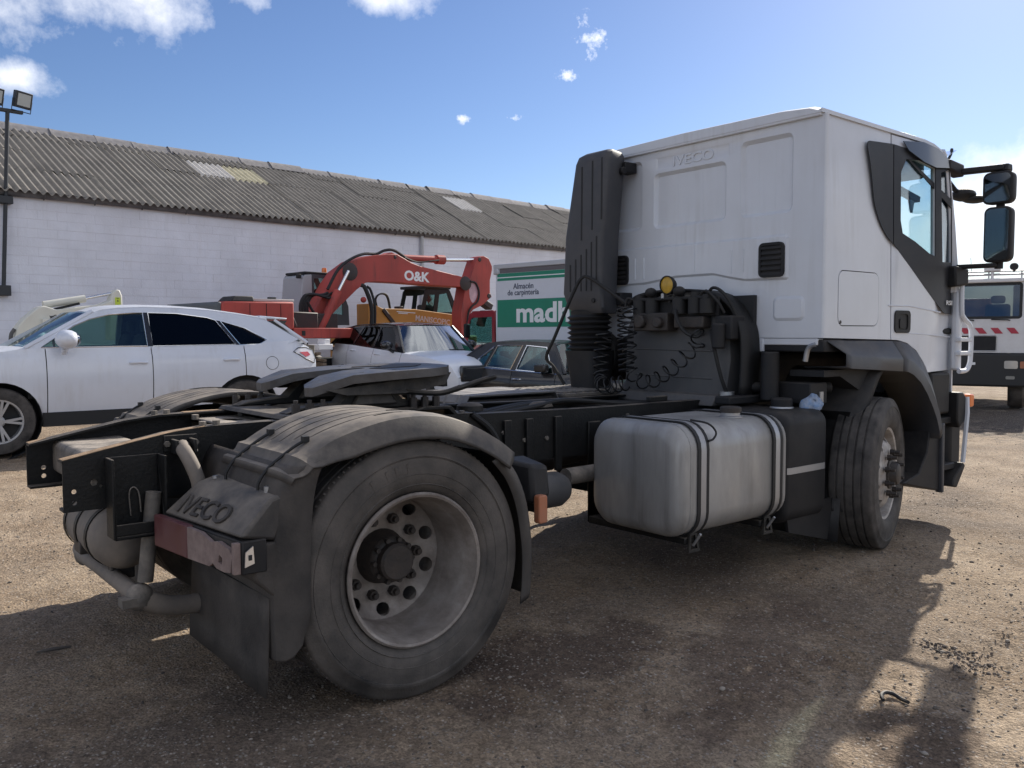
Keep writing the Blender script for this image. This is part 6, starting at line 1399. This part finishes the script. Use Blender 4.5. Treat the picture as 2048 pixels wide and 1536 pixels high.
# cab on the far side of the boom
cpts = [(2.34, 1.70), (2.30, 2.1), (2.37, 2.80), (2.42, 2.86), (2.62, 2.89), (3.20, 2.92), (3.28, 2.88), (3.60, 2.15), (3.62, 1.70)]
b = MB(); cw = [(2.66, 2.0), (2.66, 2.78), (3.18, 2.80), (3.44, 2.20), (3.44, 1.95)]
ecab = part('cab', exc)
for y_ in (.38, 1.20): MB().plate(cpts, [cw], lambda u, v, d, y_=y_: (u, y_+d, v), .03).build('cab_side', mat('cab_dark_grey', (.055, .06, .07), .5), ecab, smooth=30)
b = MB(); b.prism([(2.31, 1.72), (2.29, 2.1), (2.36, 2.80), (2.42, 2.85), (2.60, 2.87), (2.62, 1.72)], 'y', .37, 1.24); b.build('cab_rear', mat('cab_pale_grey', (.36, .37, .40), .5), ecab, bevel=.02)
MB().box(2.42, 3.24, .37, 1.24, 2.87, 2.93).build('cab_roof', M_blk, ecab, bevel=.02)
MB().plate(cw, [], lambda u, v, d: (u, .40+d, v), .005).build('cab_window', G_merc, ecab, smooth=0)
MB().box(2.8, 3.2, .6, 1.0, 1.7, 2.35).build('seat', M_seat, ecab, bevel=.05)
MB().bar((2.72, .5, 2.45), (3.10, .5, 2.58), .02, .14).build('wiper_box', M_dark, ecab)
b = MB(); b.lathe([(0, .13), (.05, .12), (.06, .08), (.06, 0)], (3.08, .6, 2.93), (0, 0, 1), 14); b.build('beacon', M_orange, ecab)
b = MB(); b.box(2.22, 2.32, .36, .44, 2.76, 2.86); b.build('rear_lamp', M_blk, ecab, bevel=.01)
b = MB(); b.tube(smooth_pts([(3.62, -.5, 1.55), (3.64, -.5, 2.1), (3.50, -.45, 2.55), (3.42, -.4, 2.62)], 4), .05, 8); b.tube(smooth_pts([(3.72, -.5, 1.55), (3.74, -.5, 2.1), (3.66, -.45, 2.5), (3.58, -.4, 2.6)], 4), .03, 7); b.build('guard_hose', M_rubber, exc)
MB().ball((3.45, -.45, 2.28), .07, 10, 6).build('warning_lamp', M_ored, exc)

# ---- yellow telehandler
M_yel = mat('ochre_machine_paint', (.55, .26, .05), .55, var=.15, vscale=3, dust=(.25, .15, .07), dustamt=.25, dscale=6)
mt_ = thing('yellow_telehandler', 'ochre yellow telescopic handler parked behind the red excavator', 'telehandler', (8.0, 15.2, 0), YA)
b = MB(); b.prism([(.68, 1.55), (.68, 2.24), (.84, 2.24), (1.12, 2.13), (2.15, 2.13), (3.62, 2.0), (3.9, 1.98), (3.9, 1.62), (2.3, 1.62)], 'y', -.62, -.12); tb = b.build('boom', M_yel, mt_, bevel=.015)
text('boom_name', 'MANISCOPIC', mat('pale_pink_letter', (.62, .55, .55), .5), tb, (2.16, -.6215, 1.835), (1, 0, -.10), (.10, 0, 1), 1.18, .15, .003, .02)
for x0, z0, x1, z1 in ((1.55, 2.06, 2.15, 2.03), (1.6, 2.02, 1.9, 2.01)): MB().bar((x0, -.628, z0), (x1, -.628, z1), .012, .022).build('edge_wear', M_lettr, tb)
b = MB(); b.bar((1.12, -.64, 2.10), (1.50, -.64, 1.70), .06, .10); b.build('side_ram', M_grease, mt_, bevel=.01)
for i in range(5): MB().tube(smooth_pts([(1.05+.03*i, -.5+.05*i, 2.14), (1.0+.03*i, -.5+.05*i, 2.36), (1.14+.03*i, -.5+.05*i, 2.50), (1.36+.03*i, -.5+.05*i, 2.46), (1.46+.03*i, -.5+.05*i, 2.12)], 4), .02, 6).build('hydraulic_hose', M_rubber, mt_)
MB().box(1.72, 1.86, -.5, -.3, 2.13, 2.20).build('boom_lug', M_grease, mt_, bevel=.01)
b = MB(); b.box(.6, 4.0, -1.0, 1.0, .75, 1.45); b.build('chassis', M_yel, mt_, bevel=.05)
for x in (1.1, 3.6):
    for y in (-.95, .95):
        w = part('wheel', mt_); w.location = (x, y, .55)
        MB().lathe([(.28, .18), (.33, .21), (.5, .20), (.55, .14), (.55, -.14), (.5, -.2), (.28, -.2)], (0, 0, 0), (0, -1, 0), 26).build('tyre', M_rub, w)
        MB().lathe([(0, .10), (.15, .12), (.22, .06), (.29, .18)], (0, 0, 0), (0, -1, 0), 18).build('rim', M_yel, w)
tc_ = [(2.78, 1.7), (2.86, 2.14), (3.00, 2.66), (3.06, 2.72), (3.80, 2.74), (3.88, 2.70), (4.28, 1.95), (4.28, 1.7)]
w1 = [(2.98, 2.10), (3.10, 2.55), (3.36, 2.56), (3.28, 2.08)]; w2 = [(3.42, 2.08), (3.50, 2.57), (3.78, 2.62), (4.02, 2.10)]
tcab = part('cab', mt_)
for y_ in (.0, .95): MB().plate(tc_, [w1, w2], lambda u, v, d, y_=y_: (u, y_+d, v), .03).build('cab_side', M_blk, tcab, smooth=30)
for w_ in (w1, w2): MB().plate(w_, [], lambda u, v, d: (u, .015+d, v), .004).build('cab_window', G_merc, tcab, smooth=0)
b = MB(); b.grid([[(3.84, .03, 2.68), (3.84, .95, 2.68)], [(4.26, .03, 1.98), (4.26, .95, 1.98)]]); b.build('cab_screen', G_merc, tcab)
MB().box(2.92, 3.90, -.04, 1.02, 2.72, 2.80).build('cab_roof', M_blk, tcab, bevel=.03)
MB().box(3.25, 3.6, .3, .7, 1.7, 2.3).build('seat', M_seat, tcab, bevel=.05)

# ---- box lorry with green and white advertising
M_box = mat('white_curtain', (.62, .64, .70), .5, dust=(.5, .5, .5), dustamt=.12)
M_grn = mat('green_print', (.012, .21, .13), .5, var=.06, vscale=2)
bx = thing('box_lorry', 'white and green box lorry with a red cab lettered for carpentry supplies', 'lorry', (11.0, 11.5, 0), math.radians(97))
b = MB(); b.box(-6.2, -.30, -1.1, 1.1, .95, 2.96); bxo = b.build('box', M_box, bx, bevel=.02)
b = MB(); b.box(-6.22, -.26, -1.13, 1.13, 2.92, 3.02); b.build('roof_rail', mat('dull_rail', (.50, .51, .53), .4, metal=.5), bxo, bevel=.012)
b = MB(); b.box(-.42, -.26, 1.08, 1.135, 2.80, 2.93); b.build('corner_casting', MATS['dull_rail'], bxo, bevel=.02)
MB().box(-6.1, -.44, 1.1005, 1.106, 2.82, 2.92).build('dark_strip', mat('grey_strip', (.13, .12, .13), .7), bxo, smooth=0)  # dark grey strip below the roof rail
MB().box(-6.1, -.36, 1.1005, 1.104, 2.655, 2.815).build('green_band', M_grn, bxo, smooth=0)
MB().box(-6.1, -.36, 1.104, 1.107, 2.715, 2.735).build('white_line', M_lettr, bxo, smooth=0)
MB().box(-6.1, -.36, 1.1005, 1.104, 1.63, 2.235).build('green_band', M_grn, bxo, smooth=0)
UX = (-1, 0, 0); M_navy = mat('navy_print', (.035, .05, .09), .5)
text('advert_text', 'Almacén', M_navy, bxo, (-.85, 1.103, 2.46), UX, (0, 0, 1), .60, .125, .003, .012)
text('advert_text', 'de carpintería', M_navy, bxo, (-.68, 1.103, 2.29), UX, (0, 0, 1), .93, .155, .003, .012)
text('advert_text', 'madh', M_lettr, bxo, (-.95, 1.106, 1.725), UX, (0, 0, 1), 1.52, .44, .003, .03)
ccp = [(-.22, .9), (-.22, 1.98), (-.15, 2.02), (.50, 2.0), (.62, 1.93), (.80, 1.36), (1.05, 1.28), (1.10, .75), (.2, .75)]
cwn = [(-.13, 1.30), (-.13, 1.87), (.52, 1.86), (.60, 1.80), (.68, 1.38), (.56, 1.22), (.2, 1.24)]
b = MB(); b.plate(ccp, [cwn], lambda u, v, d: (u, 1.05-d, v), .04); b.plate(ccp, [cwn], lambda u, v, d: (u, -1.05+d, v), .04)
b.box(-.22, .56, -1.01, 1.01, 1.93, 2.01); b.box(-.22, -.18, -1.01, 1.01, .9, 1.93); b.box(.9, 1.08, -1.01, 1.01, .75, 1.28); b.build('cab', mat('lorry_cab_red', (.23, .018, .03), .35, coat=.4), bx, smooth=30)
for y_ in (1.03, -1.03): MB().plate(cwn, [], lambda u, v, d, y_=y_: (u, y_-d, v), .004).build('cab_window', G_merc, bx, smooth=0)
MB().grid([[(.60, -1.0, 1.93), (.60, 1.0, 1.93)], [(.86, -1.0, 1.30), (.86, 1.0, 1.30)]]).build('windscreen', G_merc, bx)
b = MB(); b.box(.55, .95, -1.0, 1.0, 1.0, 1.28); b.box(-.1, .15, .25, .75, .9, 1.55); b.box(-.1, .15, -.75, -.25, .9, 1.55); b.build('cab_interior', M_seat, bx, bevel=.04)
MB().box(.52, .60, 1.10, 1.26, 1.40, 1.72).build('mirror', M_blk, bx, bevel=.03)
MB().box(-6.0, 1.0, -.45, .45, .55, .90).build('chassis', M_dark, bx)
for x in (.45, -4.6):
    for y in (-.92, .92):
        w = part('wheel', bx); w.location = (x, y, .40)
        MB().lathe([(.2, .10), (.24, .13), (.36, .13), (.40, .08), (.40, -.08), (.36, -.13), (.2, -.13)], (0, 0, 0), (0, -1, 0), 26).build('tyre', M_rub, w)
        MB().lathe([(0, .05), (.12, .06), (.15, .03), (.21, .11)], (0, 0, 0), (0, -1, 0), 18).build('rim', M_rimf, w)

# ---- white service lorry on the right, facing the camera
M_w2 = mat('service_white', (.68, .67, .68), .4, coat=.2, dust=(.45, .42, .40), dustamt=.18)
sv = thing('service_lorry', 'white service lorry with red and white warning stripe facing the camera', 'lorry', (15.2, 4.0, 0), math.radians(200))
# local: x forward (towards the camera), front face at x = 0; y from about -.55 to 1.75
y0, y1 = -.50, 1.80; ym_ = (y0+y1)/2
wsp = rrect(y0+.14, 1.66, 1.765, 2.425, .05)
b = MB(); b.plate([(y0, 1.10), (y1, 1.10), (y1, 2.44), (y1-.05, 2.50), (y0+.05, 2.50), (y0, 2.44)], [wsp], lambda u, v, d: (-d-.14*max(0, v-1.7), u, v), .04); f_ = b.build('cab_front', M_w2, sv, smooth=30)
b = MB(); b.plate(wsp, [], lambda u, v, d: (-.018-d-.14*max(0, v-1.7), u, v), .004); b.build('windscreen', glass('dark_screen', (.30, .33, .34), .5), f_, smooth=0)
b = MB(); b.plate(inset(wsp, -.02), [inset(wsp, .03)], lambda u, v, d: (.004-d-.14*max(0, v-1.7), u, v), .006); b.build('screen_seal', M_rubber, f_, smooth=0)
for i in range(9):
    yy = .10+i*.265; 
    if yy+.2 < y1: MB().plate([(yy, 1.575), (yy+.13, 1.575), (yy+.215, 1.465), (yy+.085, 1.465)], [], lambda u, v, d: (.004-d, u, v), .003).build('red_stripe', mat('warning_red', (.42, .035, .06), .5), f_, smooth=0)
b = MB(); b.plate(rrect(.35, 1.27, 1.135, 1.42, .03), [], lambda u, v, d: (.008-d, u, v), .007); gp = b.build('grille_panel', M_blk, f_, smooth=0)
MB().tube([(.010, u, v) for u, v in rrect(.35, 1.27, 1.135, 1.42, .03)], .010, 5, closed=True).build('panel_frame', M_strap, gp)
for yy in (.85, 1.45): MB().tube([(.03, yy-.28, 1.735), (.04, yy, 1.725), (.02, yy+.03, 1.715)], .012, 5).build('wiper', M_rubber, f_)
b = MB(); b.prism([(y0, .45), (y1, .45), (y1, 1.095), (y0, 1.095)], 'x', -.25, .08); b.build('bumper', mat('black_bumper', (.018, .019, .021), .55), sv, bevel=.04)
for sd in (0, 1):
    yy = 1.41 if sd else y0+.17
    MB().plate(rrect(yy, yy+.225, .80, .95, .03), [], lambda u, v, d: (.092-d, u, v), .015).build('headlamp', mat('headlamp_glass', (.55, .56, .56), .12, metal=.5, coat=.8), sv, smooth=0)
    yi_ = yy+.26 if sd else yy-.12
    MB().plate(rrect(yi_, yi_+.09, .81, .94, .02), [], lambda u, v, d: (.092-d, u, v), .015).build('indicator', M_orangd, sv, smooth=0)
    MB().plate(rrect(yy+.03, yy+.18, .60, .66, .02), [], lambda u, v, d: (.090-d, u, v), .01).build('fog_lamp', mat('dull_fog_lamp', (.25, .25, .24), .3, metal=.4), sv, smooth=0)
MB().plate(rrect(.83, .93, .865, .915, .01), [], lambda u, v, d: (.084-d, u, v), .003).build('badge', M_lettr, sv, smooth=0)
b = MB(); b.box(-1.5, -.06, y0+.02, y1-.02, 2.44, 2.52); b.box(-1.5, -1.46, y0, y1, 1.1, 1.72); b.box(-1.5, -1.46, y0, y0+.30, 1.72, 2.44); b.box(-1.5, -1.46, y1-.30, y1, 1.72, 2.44); b.build('cab_shell', M_w2, sv, bevel=.03)
for y in (y0, y1-.04):
    b = MB(); b.plate([(-1.5, .9), (0, .9), (0, 1.7), (-.1, 2.46), (-1.5, 2.46)], [[(-1.05, 1.75), (-.15, 1.75), (-.22, 2.38), (-1.05, 2.38)]], lambda u, v, d, y=y: (u, y+d, v), .04); b.build('cab_side', M_w2, sv, smooth=30)
for y in (.02, 1.25):
    b = MB(); b.box(-.95, -.80, y-.22, y+.22, 1.5, 2.05); b.box(-.95, -.85, y-.13, y+.13, 2.06, 2.22); b.build('seat', M_seat, sv, bevel=.05)
MB().box(-.5, -.10, y0+.08, y1-.08, 1.3, 1.72).build('dashboard', M_dark, sv, bevel=.03)
b = MB(); b.box(-4.6, -1.6, y0, y1, .95, 1.15); b.build('load_bed', M_dark, sv); MB().box(-2.4, -1.75, y0+.3, y1-.7, 1.15, 2.2).build('crane_post', mat('crane_orange', (.60, .22, .06), .5), sv, bevel=.04)
b = MB(); b.tube([(-.25, y0+.1, 2.60), (-.25, y1-.1, 2.60)], .022, 8); b.tube([(-.25, y0+.1, 2.66), (-.25, y1-.1, 2.66)], .015, 8)
for yy in (y0+.15, .5, 1.1, y1-.15): b.tube([(-.25, yy, 2.51), (-.25, yy, 2.67)], .014, 6)
b.build('roof_rack', M_strap, sv)
b = MB(); b.box(-.35, -.15, 1.02, 1.30, 2.67, 2.78); b.tube([(-.25, 1.16, 2.5), (-.25, 1.16, 2.67)], .03, 8); b.build('beacon_bar', M_w2, sv, bevel=.02)
b = MB(); b.lathe([(0, .05), (.06, .04), (.075, 0), (.05, -.06), (0, -.08)], (-.2, 1.52, 2.74), (1, 0, 0), 18); b.tube([(-.2, 1.52, 2.67), (-.2, 1.52, 2.62)], .012, 6); b.build('spot_lamp', M_dark, sv)
MB().tube([(-.3, .80, 2.66), (-.3, .78, 2.95)], .005, 5).build('aerial', M_dark, sv)
for x in (-.75, -3.7):
    for y in (y0+.18, y1-.18):
        w = part('wheel', sv); w.location = (x, y, .48)
        MB().lathe([(.26, .12), (.30, .15), (.44, .15), (.48, .10), (.48, -.10), (.44, -.15), (.26, -.15)], (0, 0, 0), (0, -1, 0), 26).build('tyre', M_rub, w)
        MB().lathe([(0, .05), (.15, .06), (.2, .03), (.27, .12)], (0, 0, 0), (0, -1, 0), 18).build('rim', M_rimf, w)

# ---- cream compact excavator behind the white SUV
M_cream = mat('cream_machine_paint', (.66, .65, .58), .45, dust=(.42, .40, .35), dustamt=.2, dscale=6)
bc = thing('compact_excavator', 'cream compact excavator with its arm rising behind the white SUV', 'excavator', (-1.5, 11.2, .1), YA)
b = MB(); b.prism([(2.02, 1.30), (2.06, 1.48), (2.18, 1.64), (2.39, 1.83), (2.48, 1.855), (2.66, 1.80), (3.34, 1.895), (3.55, 1.98), (3.56, 1.80), (3.34, 1.80), (2.75, 1.55), (2.35, 1.28), (2.2, 1.10), (2.05, 1.12)], 'y', -.13, .13); bb = b.build('boom', M_cream, bc, bevel=.02)
b = MB(); b.prism([(3.48, 1.30), (3.50, 1.92), (3.56, 2.10), (3.61, 2.155), (3.67, 2.15), (3.71, 2.05), (3.72, 1.30)], 'y', -.11, .11); sk_ = b.build('stick', M_cream, bc, bevel=.02)
MB().plate(rrect(3.585, 3.675, 1.85, 2.02, .01), [], lambda u, v, d: (u, -.1115-d, v), .003).build('warning_label', mat('lime_label', (.50, .62, .05), .5), sk_, smooth=0)
b = MB(); b.prism([(3.615, 1.95), (3.645, 1.95), (3.63, 1.985)], 'y', -.1165, -.115); b.prism([(3.615, 1.87), (3.645, 1.87), (3.63, 1.905)], 'y', -.1165, -.115); b.box(3.61, 3.65, -.1165, -.115, 2.0, 2.01); b.build('label_print', M_blklet, sk_, smooth=0)
MB().cyl((2.50, 0, 1.87), (3.14, 0, 1.99), .062, n=14).build('arm_cylinder', M_cream, bc)
MB().cyl((3.14, 0, 1.99), (3.57, 0, 2.09), .026, n=10).build('cylinder_rod', M_chrome, bc)
MB().bar((2.63, -.10, 1.80), (3.02, -.10, 1.905), .03, .04).build('pipe_run', M_dark, bc)
text('boom_name', 'Bobcat', M_blklet, bb, (2.64, -.1315, 1.635), (1, 0, .30), (-.30, 0, 1), .225, .075, .003, .015)
b = MB(); b.plate([(2.545, 1.70), (2.555, 1.675), (2.56, 1.635), (2.585, 1.62), (2.61, 1.64), (2.615, 1.685), (2.62, 1.71), (2.605, 1.695), (2.565, 1.69)], [], lambda u, v, d: (u, -.1305-d, v), .003); b.build('boom_emblem', M_blklet, bb, smooth=0)
MB().hexa([(2.42, -.20, 1.50), (2.58, -.20, 1.52), (2.58, -.13, 1.52), (2.42, -.13, 1.50), (2.43, -.20, 1.645), (2.56, -.20, 1.635), (2.56, -.13, 1.635), (2.43, -.13, 1.645)]).build('work_lamp', M_cream, bc, bevel=.01)
MB().tube(smooth_pts([(1.98, -.1, 1.28), (1.99, -.12, 1.40), (2.04, -.12, 1.48)], 3), .03, 7).build('hydraulic_hose', M_grey, bc)
b = MB(); b.prism(rrect(.9, 2.2, .55, 1.20, .2), 'y', -.6, .6); b.build('house', M_cream, bc, bevel=.04)
for y in (-.75, .45):
    b = MB(); b.prism(rrect(.7, 2.6, .0, .48, .23, 5), 'y', y, y+.3); b.build('track', M_rubber, bc, bevel=.02)
# ---- odds and ends between the two SUVs
b = MB(); b.box(-.16, .16, -.02, .02, 0, .62); cr = b.build('plywood_offcut', mat('grey_plywood', (.17, .15, .125), .8, var=.2, vscale=5)); cr.location = (5.80, 12.0, .66); cr.rotation_euler = (.1, .05, -.7); tag(cr, 'weathered plywood offcut leaning on the scrap pile between the SUVs', 'plywood')
b = MB()
for i in range(14):
    a = random.random()*6; b.bar((6.05+.35*math.cos(a), 12.3+.3*math.sin(a), .1+.07*i), (6.05-.35*math.cos(a)+.1, 12.3-.3*math.sin(a), .12+.075*i), .10, .05)
tag(b.build('scrap_timber', mat('scrap_timber', (.20, .15, .11), .85, var=.4, vscale=6), smooth=0), 'pile of scrap timber between the two white SUVs', 'timber', kind='stuff')
b = MB(); b.box(-.22, .22, -.15, .15, 0, .12); b.box(.02, .18, -.1, .1, .12, .22); pb = b.build('foam_blocks', mat('white_foam', (.72, .72, .74), .8), bevel=.01); pb.location = (6.3, 12.35, 1.16); pb.rotation_euler = (0, 0, .4); tag(pb, 'white foam blocks on top of the scrap timber', 'foam')
